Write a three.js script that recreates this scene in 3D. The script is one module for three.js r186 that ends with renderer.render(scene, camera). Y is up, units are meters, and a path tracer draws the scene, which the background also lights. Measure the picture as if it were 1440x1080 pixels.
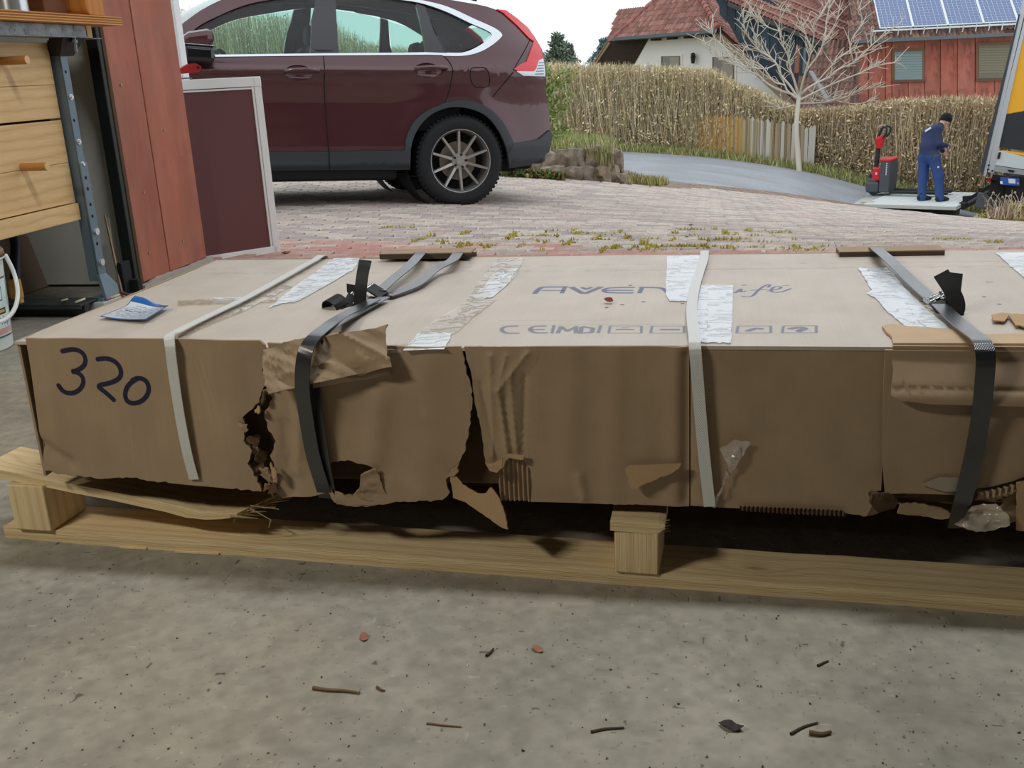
import * as THREE from 'three';
import { RoundedBoxGeometry } from 'three/addons/geometries/RoundedBoxGeometry.js';
import { mergeGeometries, mergeVertices, toCreasedNormals } from 'three/addons/utils/BufferGeometryUtils.js';
import { MarchingCubes } from 'three/addons/objects/MarchingCubes.js';
import { RectAreaLightUniformsLib } from 'three/addons/lights/RectAreaLightUniformsLib.js';

// ---------------------------------------------------------------- camera, sky, lights, exposure
const scene = new THREE.Scene();
const V = (x, y, z) => new THREE.Vector3(x, y, z);
const FOCAL = 1400, EYE = V(0, 0.75, 0);
const camOut = (() => { const d = V(280, 460, -FOCAL).normalize(); return d; })();          // garage axis (world -Z) seen in camera space (x right, y up, z back)
const camDown = (() => { const L = (FOCAL * FOCAL + 280 * 210) / 460; return V(210, -L, -FOCAL).normalize(); })();
const wZ = camOut.clone().negate(), wY = camDown.clone().negate(), wX = V().crossVectors(wY, wZ);
const camToWorld = new THREE.Matrix4().makeBasis(wX, wY, wZ).transpose();
const camera = new THREE.PerspectiveCamera(2 * Math.atan(540 / FOCAL) * 180 / Math.PI, 4 / 3, 0.05, 400);
camera.position.copy(EYE);
camera.quaternion.setFromRotationMatrix(camToWorld);
scene.add(camera);

const SKY = new THREE.Color().setRGB(0.93, 0.98, 1.03), SKY_LEVEL = 1.08;
scene.background = SKY; scene.backgroundIntensity = SKY_LEVEL;
const renderer = new THREE.WebGLRenderer({ antialias: true });
renderer.toneMapping = THREE.LinearToneMapping;
renderer.toneMappingExposure = 1.12;
renderer.shadowMap.enabled = true;
RectAreaLightUniformsLib.init();
const LAMPS = [   // strip lamps of the garage: position, width, length, radiance, colour, point they face
  { p: [-1.65, 1.75, 0.0], w: 0.09, l: 0.50, i: 122, c: [1, 0.93, 0.80], to: [-0.7, 0.0, -1.4] },
  { p: [0.3, 3.15, -1.75], w: 0.20, l: 1.8, i: 40, c: [0.97, 0.98, 1.0], to: [0.3, 0, -1.74] },
];

// ---------------------------------------------------------------- pixel frame of the photograph (1440 x 1080)
const ray = (px, py) => V(px - 720, 540 - py, -FOCAL).applyMatrix4(camToWorld);
const at = (px, py, depth) => EYE.clone().addScaledVector(ray(px, py), depth / FOCAL);
const onY = (px, py, y) => { const r = ray(px, py); return EYE.clone().addScaledVector(r, (y - EYE.y) / r.y); };
const onZ = (px, py, z) => { const r = ray(px, py); return EYE.clone().addScaledVector(r, (z - EYE.z) / r.z); };
const onX = (px, py, x) => { const r = ray(px, py); return EYE.clone().addScaledVector(r, (x - EYE.x) / r.x); };
const onPlane = (px, py, p, n) => { const r = ray(px, py); return EYE.clone().addScaledVector(r, p.clone().sub(EYE).dot(n) / r.dot(n)); };

// ---------------------------------------------------------------- random numbers and noise
function rng(seed) { let s = seed >>> 0; return () => { s = (s + 0x6d2b79f5) | 0; let t = Math.imul(s ^ (s >>> 15), 1 | s); t = (t + Math.imul(t ^ (t >>> 7), 61 | t)) ^ t; return ((t ^ (t >>> 14)) >>> 0) / 4294967296; }; }
const R0 = rng(77);
const rnd = (a, b) => a + (b - a) * R0();
const hash = (x, y, s) => { let h = Math.imul(x, 374761393) ^ Math.imul(y, 668265263) ^ Math.imul(s, 974634777); h = Math.imul(h ^ (h >>> 13), 1274126177); return ((h ^ (h >>> 16)) >>> 0) / 4294967296; };
const sm = (t) => t * t * (3 - 2 * t);
const clamp = (x, a = 0, b = 1) => Math.min(b, Math.max(a, x));
const step = (a, b, x) => sm(clamp((x - a) / (b - a)));
const mix = (a, b, t) => a + (b - a) * t;
function vnoise(x, y, per, s) {             // value noise, repeats every per cells (0: never)
  const xi = Math.floor(x), yi = Math.floor(y), fx = sm(x - xi), fy = sm(y - yi);
  const m = (k) => per ? ((k % per) + per) % per : k;
  const a = hash(m(xi), m(yi), s), b = hash(m(xi + 1), m(yi), s), c = hash(m(xi), m(yi + 1), s), d = hash(m(xi + 1), m(yi + 1), s);
  return mix(mix(a, b, fx), mix(c, d, fx), fy);
}
function fbm(x, y, per, s, oct = 4) { let v = 0, a = 0.5, f = 1, n = 0; for (let i = 0; i < oct; i++) { v += a * vnoise(x * f, y * f, per * f, s + i * 17); n += a; a *= 0.5; f *= 2; } return v / n; }

// ---------------------------------------------------------------- textures and materials
function tex(w, h, size, fn, colour = true) {   // size: metres [u, v] that one repeat covers
  const d = new Uint8Array(w * h * 4);
  for (let y = 0; y < h; y++) for (let x = 0; x < w; x++) {
    const c = fn(x / w, y / h), o = (y * w + x) * 4;
    if (typeof c === 'number') d[o] = d[o + 1] = d[o + 2] = clamp(c) * 255; else { d[o] = clamp(c[0], 0, 255); d[o + 1] = clamp(c[1], 0, 255); d[o + 2] = clamp(c[2], 0, 255); }
    d[o + 3] = 255;
  }
  const t = new THREE.DataTexture(d, w, h); t.magFilter = THREE.LinearFilter; t.minFilter = THREE.LinearMipmapLinearFilter; t.generateMipmaps = true; t.wrapS = t.wrapT = THREE.RepeatWrapping;
  if (colour) t.colorSpace = THREE.SRGBColorSpace;
  t.repeat.set(1 / size[0], 1 / size[1]); t.needsUpdate = true; return t;
}
const std = (color, rough = 0.8, more = {}) => new THREE.MeshStandardMaterial({ color, roughness: rough, metalness: 0, side: THREE.DoubleSide, ...more });
const phys = (color, rough, more = {}) => new THREE.MeshPhysicalMaterial({ color, roughness: rough, metalness: 0, side: THREE.DoubleSide, ...more });
function woodTex(seed, base, dark, size = [0.9, 0.3], knots = true) {
  return tex(512, 256, size, (u, v) => {
    let w = v * 9 + 1.1 * fbm(u * 3, v * 4, 3, seed, 3);
    if (knots) for (const [ku, kv] of [[0.23, 0.31], [0.71, 0.72]]) { const d = Math.hypot((u - ku) * 5, (v - kv) * 3); w += 1.4 * Math.exp(-d * d * 9); }
    const ring = Math.abs(((w % 1) + 1) % 1 - 0.5) * 2, fine = vnoise(u * 24, v * 180, 0, seed + 5);
    let k = 0.34 * Math.pow(ring, 2.2) + 0.26 * fine + 0.3 * (fbm(u * 4, v * 4, 4, seed + 9) - 0.3);
    if (knots) for (const [ku, kv] of [[0.23, 0.31], [0.71, 0.72]]) { const d = Math.hypot((u - ku) * 5 * 0.7, (v - kv) * 3); k += 1.2 * Math.exp(-d * d * 320); }
    return [0, 1, 2].map((i) => mix(base[i], dark[i], clamp(k)));
  });
}
const M = {};
const T = {};
T.concrete = tex(1024, 1024, [1.7, 1.7], (u, v) => {
  const a = fbm(u * 7, v * 7, 7, 3, 6), b = fbm(u * 90, v * 90, 90, 8, 3), w = fbm(u * 3, v * 3, 3, 21, 3);
  let k = 0.90 + 0.20 * (a - 0.5) + 0.20 * (b - 0.5);
  const pit = vnoise(u * 150, v * 150, 150, 31); if (pit > 0.955) k -= 0.3; if (pit < 0.04) k += 0.10;
  const warm = clamp((w - 0.48) * 3);
  return [k * (170 + 5 * warm), k * (166 - 4 * warm), k * (152 - 10 * warm)];
});
T.concreteBump = tex(512, 512, [0.6, 0.6], (u, v) => { const p = vnoise(u * 90, v * 90, 90, 5); return 0.6 + 0.35 * (fbm(u * 24, v * 24, 24, 4, 4) - 0.5) - (p > 0.86 ? (p - 0.86) * 3.2 : 0); }, false);
M.concrete = std(0xffffff, 0.86, { map: T.concrete, bumpMap: T.concreteBump, bumpScale: 0.004 });
T.pine = woodTex(11, [236, 204, 150], [196, 146, 88]);
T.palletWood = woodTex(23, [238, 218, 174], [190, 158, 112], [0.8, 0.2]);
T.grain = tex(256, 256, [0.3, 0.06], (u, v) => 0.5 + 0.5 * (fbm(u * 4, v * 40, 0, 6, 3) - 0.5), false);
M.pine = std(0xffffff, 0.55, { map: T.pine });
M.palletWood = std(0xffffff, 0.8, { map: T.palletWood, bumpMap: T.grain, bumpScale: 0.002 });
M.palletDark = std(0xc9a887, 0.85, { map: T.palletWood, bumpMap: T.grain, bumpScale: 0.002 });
T.card = tex(512, 512, [0.25, 0.25], (u, v) => { const k = 0.965 + 0.015 * (vnoise(u * 220, 2, 0, 4) - 0.5) + 0.09 * (fbm(u * 7, v * 7, 7, 9, 4) - 0.5) + 0.03 * (hash(u * 512 | 0, v * 512 | 0, 3) - 0.5); return [198 * k, 173 * k, 142 * k]; });
M.card = std(0xdad8d6, 0.78, { map: T.card });
M.cardLight = std(0xf0e6d6, 0.82, { map: T.card });
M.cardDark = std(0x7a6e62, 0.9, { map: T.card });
const white = std(0xdfe3e6, 0.6), black = std(0x0c0d10, 0.45), steelGrey = std(0x7d8891, 0.42, { metalness: 0.55 });

// ---------------------------------------------------------------- naming, labels
const taken = new Map();
function numbered(name) { const n = taken.get(name) ?? 0; taken.set(name, n + 1); return n ? name + '_' + String(n).padStart(3, '0') : name; }
function tag(o, label, category, group, kind) { if (label) o.userData.label = label; if (category) o.userData.category = category; if (group) o.userData.group = group; if (kind) o.userData.kind = kind; return o; }
function shade(o) { o.castShadow = o.receiveShadow = true; return o; }
function thing(name, label, category, p = [0, 0, 0], turn = 0, group) {
  const o = new THREE.Group(); o.name = numbered(name); scene.add(o);
  if (p.isVector3) o.position.copy(p); else o.position.set(...p);
  o.rotation.y = turn; return tag(o, label, category, group);
}
function part(name, geo, mat, parent, label) {
  const g = Array.isArray(geo) ? join(geo) : geo;
  const m = shade(new THREE.Mesh(g, mat)); m.name = numbered(name); parent.add(m); if (label) m.userData.label = label; return m;
}
function single(name, geo, mat, label, category, group) { return tag(part(name, geo, mat, scene), label, category, group); }
function struct(name, geo, mat, parent = scene) { const m = part(name, geo, mat, parent); if (parent === scene) m.userData.kind = 'structure'; return m; }
function join(list) {
  const flat = list.map((g) => { const h = g.index ? g.toNonIndexed() : g.clone(); for (const k of Object.keys(h.attributes)) if (!['position', 'normal', 'uv'].includes(k)) h.deleteAttribute(k);
    if (!h.attributes.uv) h.setAttribute('uv', new THREE.BufferAttribute(new Float32Array(h.attributes.position.count * 2), 2)); if (!h.attributes.normal) h.computeVertexNormals(); return h; });
  return mergeGeometries(flat);
}

// ---------------------------------------------------------------- shapes
function metric(g, along = 'x', off = 0) {       // uv in metres, u along the given axis
  const p = g.attributes.position, n = g.attributes.normal, uv = new Float32Array(p.count * 2), ax = 'xyz'.indexOf(along);
  for (let i = 0; i < p.count; i++) {
    const N = [Math.abs(n.getX(i)), Math.abs(n.getY(i)), Math.abs(n.getZ(i))], P = [p.getX(i), p.getY(i), p.getZ(i)];
    const d = N[0] > N[1] && N[0] > N[2] ? 0 : N[1] > N[2] ? 1 : 2, rest = [0, 1, 2].filter((k) => k !== d);
    const u = rest.includes(ax) ? ax : rest[0], v = rest.find((k) => k !== u);
    uv[i * 2] = P[u] + off * 0.37; uv[i * 2 + 1] = P[v] + off * 0.23;
  }
  g.setAttribute('uv', new THREE.BufferAttribute(uv, 2)); return g;
}
const bx = (w, h, d, x = 0, y = 0, z = 0, r = 0.003, along = 'x', off = 0) => metric(r > 0 ? new RoundedBoxGeometry(w, h, d, 1, Math.min(r, w / 2.01, h / 2.01, d / 2.01)) : new THREE.BoxGeometry(w, h, d), along, off).translate(x, y, z);
const cyl = (r1, r2, h, x = 0, y = 0, z = 0, n = 16) => new THREE.CylinderGeometry(r1, r2, h, n).translate(x, y, z);
function bar(a, b, w, h, up = V(0, 1, 0), r = 0.002) {   // box from a to b
  const L = a.distanceTo(b), g = bx(L, h, w, 0, 0, 0, r), x = b.clone().sub(a).normalize(), z = V().crossVectors(x, up).normalize(), y = V().crossVectors(z, x);
  return g.applyMatrix4(new THREE.Matrix4().makeBasis(x, y, z).setPosition(a.clone().add(b).multiplyScalar(0.5)));
}
function rod(a, b, r1, r2 = r1, n = 8) {
  const L = a.distanceTo(b), g = new THREE.CylinderGeometry(r2, r1, L, n);
  return g.applyQuaternion(new THREE.Quaternion().setFromUnitVectors(V(0, 1, 0), b.clone().sub(a).normalize())).translate((a.x + b.x) / 2, (a.y + b.y) / 2, (a.z + b.z) / 2);
}
const tube = (pts, r, seg = 24, n = 7, closed = false) => new THREE.TubeGeometry(new THREE.CatmullRomCurve3(pts, closed, 'centripetal'), seg, r, n, closed);
// a limb that tapers along a polyline
function limb(pts, r0, r1, seg = 12, n = 6) {
  const g = new THREE.TubeGeometry(new THREE.CatmullRomCurve3(pts), seg, 1, n, false), p = g.attributes.position, c = new THREE.CatmullRomCurve3(pts);
  for (let i = 0; i <= seg; i++) { const q = c.getPointAt(i / seg), r = mix(r0, r1, i / seg); for (let j = 0; j <= n; j++) { const k = i * (n + 1) + j; p.setXYZ(k, q.x + (p.getX(k) - q.x) * r, q.y + (p.getY(k) - q.y) * r, q.z + (p.getZ(k) - q.z) * r); } }
  g.computeVertexNormals(); return g;
}
// A sheet: the polygon outer (minus holes) in a (u, v) plane, refined to edges under L, bent by F(u, v) -> Vector3 and given a thickness behind it.
function sheet(outer, holes, F, L, thick = 0.004, uvOf) {
  const clean = (poly, cw) => { let p = poly.map((q) => new THREE.Vector2(q[0] ?? q.x, q[1] ?? q.y)); if (THREE.ShapeUtils.isClockWise(p) !== cw) p.reverse(); return p; };
  const rim = (p) => { const o = []; for (let i = 0; i < p.length; i++) { const a = p[i], b = p[(i + 1) % p.length], n = Math.max(1, Math.ceil(a.distanceTo(b) / L)); for (let k = 0; k < n; k++) o.push(a.clone().lerp(b, k / n)); } return o; };
  const O = rim(clean(outer, false)), H = (holes || []).map((h) => rim(clean(h, true)));
  let pts = [O, ...H].flat(), tris = THREE.ShapeUtils.triangulateShape(O, H);
  for (let pass = 0; pass < 9; pass++) {
    const mid = new Map(), next = []; let split = false;
    const m = (a, b) => { if (pts[a].distanceTo(pts[b]) <= L * 1.42) return -1; const k = a < b ? a * 1e6 + b : b * 1e6 + a; if (!mid.has(k)) { mid.set(k, pts.length); pts.push(pts[a].clone().lerp(pts[b], 0.5)); } split = true; return mid.get(k); };
    for (const [a, b, c] of tris) {
      const ab = m(a, b), bc = m(b, c), ca = m(c, a), n = (ab >= 0) + (bc >= 0) + (ca >= 0);
      if (n === 3) next.push([a, ab, ca], [ab, b, bc], [ca, bc, c], [ab, bc, ca]);
      else if (n === 0) next.push([a, b, c]);
      else if (n === 1) { if (ab >= 0) next.push([a, ab, c], [ab, b, c]); else if (bc >= 0) next.push([a, b, bc], [a, bc, c]); else next.push([a, b, ca], [ca, b, c]); }
      else { if (ab < 0) next.push([a, b, bc], [a, bc, ca], [ca, bc, c]); else if (bc < 0) next.push([a, ab, ca], [ab, b, c], [ab, c, ca]); else next.push([a, ab, bc], [ab, b, bc], [a, bc, c]); }
    }
    tris = next; if (!split) break;
  }
  const e = 1e-3 * Math.max(1, L * 10), P = pts.map((p) => F(p.x, p.y)), N = pts.map((p) => V().crossVectors(F(p.x + e, p.y).sub(F(p.x - e, p.y)), F(p.x, p.y + e).sub(F(p.x, p.y - e))).normalize());
  const pos = [], nor = [], uv = [];
  const put = (i, back, n) => { const p = P[i], q = N[i]; const t = back ? thick : 0; pos.push(p.x - q.x * t, p.y - q.y * t, p.z - q.z * t); const s = n || (back ? q.clone().negate() : q); nor.push(s.x, s.y, s.z); const w = uvOf ? uvOf(pts[i].x, pts[i].y) : [pts[i].x, pts[i].y]; uv.push(w[0], w[1]); };
  for (const [a, b, c] of tris) { put(a); put(b); put(c); if (thick) { put(a, 1); put(c, 1); put(b, 1); } }
  if (thick) { let base = 0; for (const r of [O, ...H]) { for (let i = 0; i < r.length; i++) { const a = base + i, b = base + (i + 1) % r.length, n = V().crossVectors(P[b].clone().sub(P[a]), N[a]).normalize(); put(a, 0, n); put(a, 1, n); put(b, 0, n); put(b, 0, n); put(a, 1, n); put(b, 1, n); } base += r.length; } }
  const g = new THREE.BufferGeometry(); g.setAttribute('position', new THREE.Float32BufferAttribute(pos, 3)); g.setAttribute('normal', new THREE.Float32BufferAttribute(nor, 3)); g.setAttribute('uv', new THREE.Float32BufferAttribute(uv, 2)); return g;
}
// a ribbon (strap) along points; side gives the width direction at each point
function ribbon(pts, sides, w, t = 0.0016, seg = 60) {
  const c = new THREE.CatmullRomCurve3(pts, false, 'centripetal'), s = new THREE.CatmullRomCurve3(sides, false, 'centripetal'), pos = [], idx = [], uv = [];
  const wf = typeof w === 'function' ? w : () => w; let len = 0, prev;
  for (let i = 0; i <= seg; i++) {
    const p = c.getPoint(i / seg), d = c.getTangent(i / seg), q = s.getPoint(i / seg); q.addScaledVector(d, -q.dot(d)).normalize(); const n = V().crossVectors(d, q).normalize();
    if (prev) len += prev.distanceTo(p); prev = p; const h = wf(i / seg) / 2;
    for (const [a, b] of [[-1, -1], [1, -1], [1, 1], [-1, 1]]) { const v = p.clone().addScaledVector(q, a * h).addScaledVector(n, b * t / 2); pos.push(v.x, v.y, v.z); uv.push(len, a * h); }
    if (i) { const o = (i - 1) * 4, k = i * 4; for (let j = 0; j < 4; j++) { const j2 = (j + 1) % 4; idx.push(o + j, k + j, o + j2, o + j2, k + j, k + j2); } }
  }
  const e = seg * 4; idx.push(0, 1, 2, 0, 2, 3, e, e + 2, e + 1, e, e + 3, e + 2);
  let g = new THREE.BufferGeometry(); g.setAttribute('position', new THREE.Float32BufferAttribute(pos, 3)); g.setAttribute('uv', new THREE.Float32BufferAttribute(uv, 2)); g.setIndex(idx); g = g.toNonIndexed(); g.computeVertexNormals(); return toCreasedNormals(g, 0.7);
}
function prism(poly3, back) {     // a flat polygon in space with thickness along the vector back
  const a = poly3[0], u = poly3[1].clone().sub(a).normalize(), n0 = V(); for (let i = 0; i < poly3.length; i++) n0.add(V().crossVectors(poly3[i].clone().sub(a), poly3[(i + 1) % poly3.length].clone().sub(a)));
  const n = n0.normalize(), v = V().crossVectors(n, u), P2 = poly3.map((p) => new THREE.Vector2(p.clone().sub(a).dot(u), p.clone().sub(a).dot(v)));
  const tris = THREE.ShapeUtils.triangulateShape(P2, []), pos = [], uv = []; const put = (p, q) => { pos.push(p.x, p.y, p.z); uv.push(q.x, q.y); };
  for (const [i, j, k] of tris) { for (const t of [i, j, k]) put(poly3[t], P2[t]); for (const t of [i, k, j]) put(poly3[t].clone().add(back), P2[t]); }
  for (let i = 0; i < poly3.length; i++) { const j = (i + 1) % poly3.length, A = poly3[i], B = poly3[j], C = B.clone().add(back), D = A.clone().add(back); for (const [p, q] of [[A, P2[i]], [D, P2[i]], [B, P2[j]], [B, P2[j]], [D, P2[i]], [C, P2[j]]]) put(p, q); }
  const g = new THREE.BufferGeometry(); g.setAttribute('position', new THREE.Float32BufferAttribute(pos, 3)); g.setAttribute('uv', new THREE.Float32BufferAttribute(uv, 2)); g.computeVertexNormals(); return g;
}
function crowd(name, geo, mat, list, parent, label) {   // many small copies as one InstancedMesh: list of { m: Matrix4, c: Color }
  const m = shade(new THREE.InstancedMesh(geo, mat, list.length)); list.forEach((q, i) => { m.setMatrixAt(i, q.m); if (q.c) m.setColorAt(i, q.c); });
  m.name = numbered(name); m.userData.kind = 'stuff'; parent.add(m); if (label) m.userData.label = label; return m;
}
const mat4 = (p, q, s) => new THREE.Matrix4().compose(p, q, s);
const eul = (x, y, z) => new THREE.Quaternion().setFromEuler(new THREE.Euler(x, y, z));
const rgb = (r, g, b) => new THREE.Color().setRGB(r / 255, g / 255, b / 255, THREE.SRGBColorSpace);
// ---------------------------------------------------------------- the garage
const DOOR_Z = -4.02;
M.plaster = std(0x77736b, 0.92, { bumpMap: T.concreteBump, bumpScale: 0.002 });
M.greyPaint = std(0xdcded4, 0.8);
T.redWood = tex(256, 256, [0.8, 0.5], (u, v) => { const k = 0.94 + 0.16 * (fbm(u * 3, v * 14, 0, 41, 4) - 0.5) + 0.2 * (fbm(u * 4, v * 4, 4, 42, 4) - 0.5), w = fbm(u * 5, v * 5, 5, 43, 3); return [182 * k, mix(98, 116, w) * k, mix(76, 92, w) * k]; });
M.redWood = std(0xffffff, 0.62, { map: T.redWood, bumpMap: T.grain, bumpScale: 0.001 });
struct('floor', bx(6.6, 0.3, 7.4, 0, -0.15, -0.32, 0), M.concrete);
struct('ceiling', bx(6.8, 0.2, 7.6, 0, 3.4, -0.3, 0), M.plaster);
struct('wall_right', bx(0.2, 3.3, 7.4, 3.3, 1.65, -0.32, 0), M.plaster);
struct('wall_back', bx(6.8, 3.3, 0.2, 0, 1.65, 3.4, 0), M.plaster);
struct('wall_left', bx(0.2, 3.3, 7.4, -3.3, 1.65, -0.32, 0), M.plaster);
struct('wall_front', [bx(6.8, 0.3, 0.3, 0, 3.2, -3.87, 0), bx(0.25, 3.05, 0.3, 3.1, 1.525, -3.87, 0), bx(1.2, 0.9, 0.3, -2.75, 2.75, -3.87, 0)], M.plaster);
// the pier at the left of the opening, clad with red boards towards the opening
const PX = -2.15;
const pier = struct('wall_pier', [bx(0.96, 2.4, 0.52, PX - 0.03 - 0.48, 1.21, -3.725, 0)], M.greyPaint);
const jamb = tag(new THREE.Group(), null, null, null, 'structure'); jamb.name = 'trim_1'; scene.add(jamb);
for (const [z0, z1, k] of [[-3.462, -3.664, 0], [-3.670, -3.980, 1]]) { const b = part('board', bx(0.028, 2.36, Math.abs(z1 - z0), 0, 0, 0, 0.003, 'y', k + 1), M.redWood, jamb); b.position.set(PX - 0.014, 1.197, (z0 + z1) / 2); }
part('nail', [[-3.52, 0.75], [-3.56, 0.35], [-3.78, 0.57], [-3.80, 0.12], [-3.53, 0.12]].map(([z, y]) => cyl(0.006, 0.006, 0.004, 0, 0, 0, 10).rotateZ(Math.PI / 2).translate(PX + 0.001, y, z)), std(0x9a8d84, 0.5, { metalness: 0.4 }), jamb);
part('frame_edge', bx(0.05, 2.39, 0.022, PX - 0.022, 1.205, -3.449, 0.003, 'y'), std(0x5b4a3c, 0.8, { map: T.palletWood }), jamb);
part('rubber_seal', bx(0.045, 2.39, 0.024, PX - 0.022, 1.205, -3.424, 0.004), std(0x1d2524, 0.6), jamb);
part('footing', sheet([[-4.0, -0.03], [-3.43, -0.03], [-3.43, 0.012], [-3.55, 0.018], [-3.8, 0.014], [-4.0, 0.018]].map(([z, y]) => [-z, y]), [], (u, v) => V(PX + 0.018 + 0.008 * fbm(u * 14, v * 20, 0, 4), v, -u), 0.03, 0.05), std(0xb4ada4, 0.95, { bumpMap: T.concreteBump, bumpScale: 0.004 }), jamb);

// ---------------------------------------------------------------- the ground outside: pixel rows with a depth, joined into strips
const gy = (x, z) => { const t = Math.max(0, -(z - DOOR_Z)); return -0.012 - 0.115 * t - 0.018 * 4 * Math.tanh(x / 4) * t + 0.0025 * t * t + 0.006 * (vnoise(x * 0.9 + 50, z * 0.9 + 90, 0, 6) - 0.5) * Math.min(1, t / 2); };
function onGround(px, py) { let a = 3, b = 40; for (let i = 0; i < 50; i++) { const m = (a + b) / 2, p = at(px, py, m); if (p.y > gy(p.x, p.z)) a = m; else b = m; } return at(px, py, a); }
const catRow = (row) => new THREE.CatmullRomCurve3(row, false, 'centripetal');
function strip(a, b, nu, nv, bump = 0, seed = 1) {
  const A = catRow(a), B = catRow(b), pos = [], idx = [], uv = [];
  for (let j = 0; j <= nv; j++) for (let i = 0; i <= nu; i++) { const p = A.getPoint(i / nu).lerp(B.getPoint(i / nu), j / nv); p.y += bump * (fbm(p.x * 2, p.z * 2, 0, seed, 3) - 0.5) * (j > 0 && j < nv ? 1 : 0); pos.push(p.x, p.y, p.z); uv.push(p.x, p.z); }
  for (let j = 0; j < nv; j++) for (let i = 0; i < nu; i++) { const k = j * (nu + 1) + i; idx.push(k, k + 1, k + nu + 1, k + 1, k + nu + 2, k + nu + 1); }
  const g = new THREE.BufferGeometry(); g.setAttribute('position', new THREE.Float32BufferAttribute(pos, 3)); g.setAttribute('uv', new THREE.Float32BufferAttribute(uv, 2)); g.setIndex(idx); g.computeVertexNormals(); return g;
}
const rowOf = (list) => list.map(([x, y, d]) => at(x, y, d));
const EDGE = [[60, 232], [300, 238], [450, 241], [600, 243], [700, 246], [780, 250], [860, 258], [940, 264], [1000, 266], [1060, 272], [1100, 276.5], [1210, 291], [1300, 300], [1440, 313], [1640, 330]].map(([x, y]) => x > 1500 ? V(9, gy(9, -12.4), -12.4) : onGround(x, y));
const ROADNEAR = rowOf([[-200, 216, 26], [300, 222, 25], [560, 230, 23.5], [700, 236, 22], [870, 247, 18.5], [960, 256.5, 16.4], [1060, 266.3, 17.4], [1100, 271, 18.2], [1200, 286.5, 20.6], [1300, 306, 20.4], [1440, 338, 19.8], [1660, 380, 19.2]]);
const ROADFAR = rowOf([[-200, 195, 36], [300, 200, 33], [560, 204, 31], [700, 207, 29], [870, 213, 27], [1000, 222, 26], [1130, 241, 24.5], [1215, 262, 23.5], [1290, 281, 22.5], [1400, 306, 21.5], [1620, 362, 20.5]]);
const HEDGEROW = rowOf([[-200, 180, 38], [300, 184, 35], [560, 190, 32.5], [700, 194, 30.5], [870, 205, 28], [1000, 213, 27], [1130, 229, 25.7], [1215, 248, 24.7], [1290, 264, 23.6], [1400, 287, 22.6], [1620, 345, 21.5]]);
const YARD = HEDGEROW.map((p) => V(p.x * 1.25, p.y - 1.2, p.z - 9)), YARD2 = HEDGEROW.map((p) => V(p.x * 2.6, p.y - 3.5, p.z - 45));
T.asphalt = tex(512, 512, [3, 3], (u, v) => { const k = 0.90 + 0.18 * (fbm(u * 4, v * 4, 4, 61, 4) - 0.5) + 0.16 * (vnoise(u * 200, v * 200, 200, 62) - 0.5); return [168 * k, 172 * k, 178 * k]; });
M.asphalt = std(0xffffff, 0.75, { map: T.asphalt });
T.soil = tex(512, 512, [2, 2], (u, v) => { const a = fbm(u * 8, v * 8, 8, 71, 4), b = vnoise(u * 90, v * 90, 90, 72), k = 0.75 + 0.5 * (b - 0.5) + 0.3 * (a - 0.5); return [184 * k, 158 * k, 138 * k]; });
M.soil = std(0xffffff, 0.95, { map: T.soil });
T.lawn = tex(512, 512, [1.5, 1.5], (u, v) => { const a = fbm(u * 9, v * 9, 9, 81, 4), b = vnoise(u * 120, v * 60, 60, 82), k = 0.6 + 0.6 * b; return [mix(134, 172, a) * k, mix(142, 152, a) * k, mix(86, 116, a) * k]; });
M.lawn = std(0xffffff, 0.95, { map: T.lawn });
struct('road', strip(ROADNEAR, ROADFAR, 60, 12, 0.03, 3), M.asphalt);
const EDGEIN = EDGE.map((p) => p.clone().add(V(EYE.x - p.x, 0, EYE.z - p.z).setLength(0.5)).add(V(0, -0.035, 0)));
struct('road_verge', strip(EDGEIN, ROADNEAR, 60, 10, 0.05, 5), M.soil);
struct('grass_verge', strip(ROADFAR, HEDGEROW, 60, 6, 0.08, 7), M.lawn);
struct('yard_ground', [strip(HEDGEROW, YARD, 40, 4), strip(YARD, YARD2, 40, 6)], M.lawn);

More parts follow.
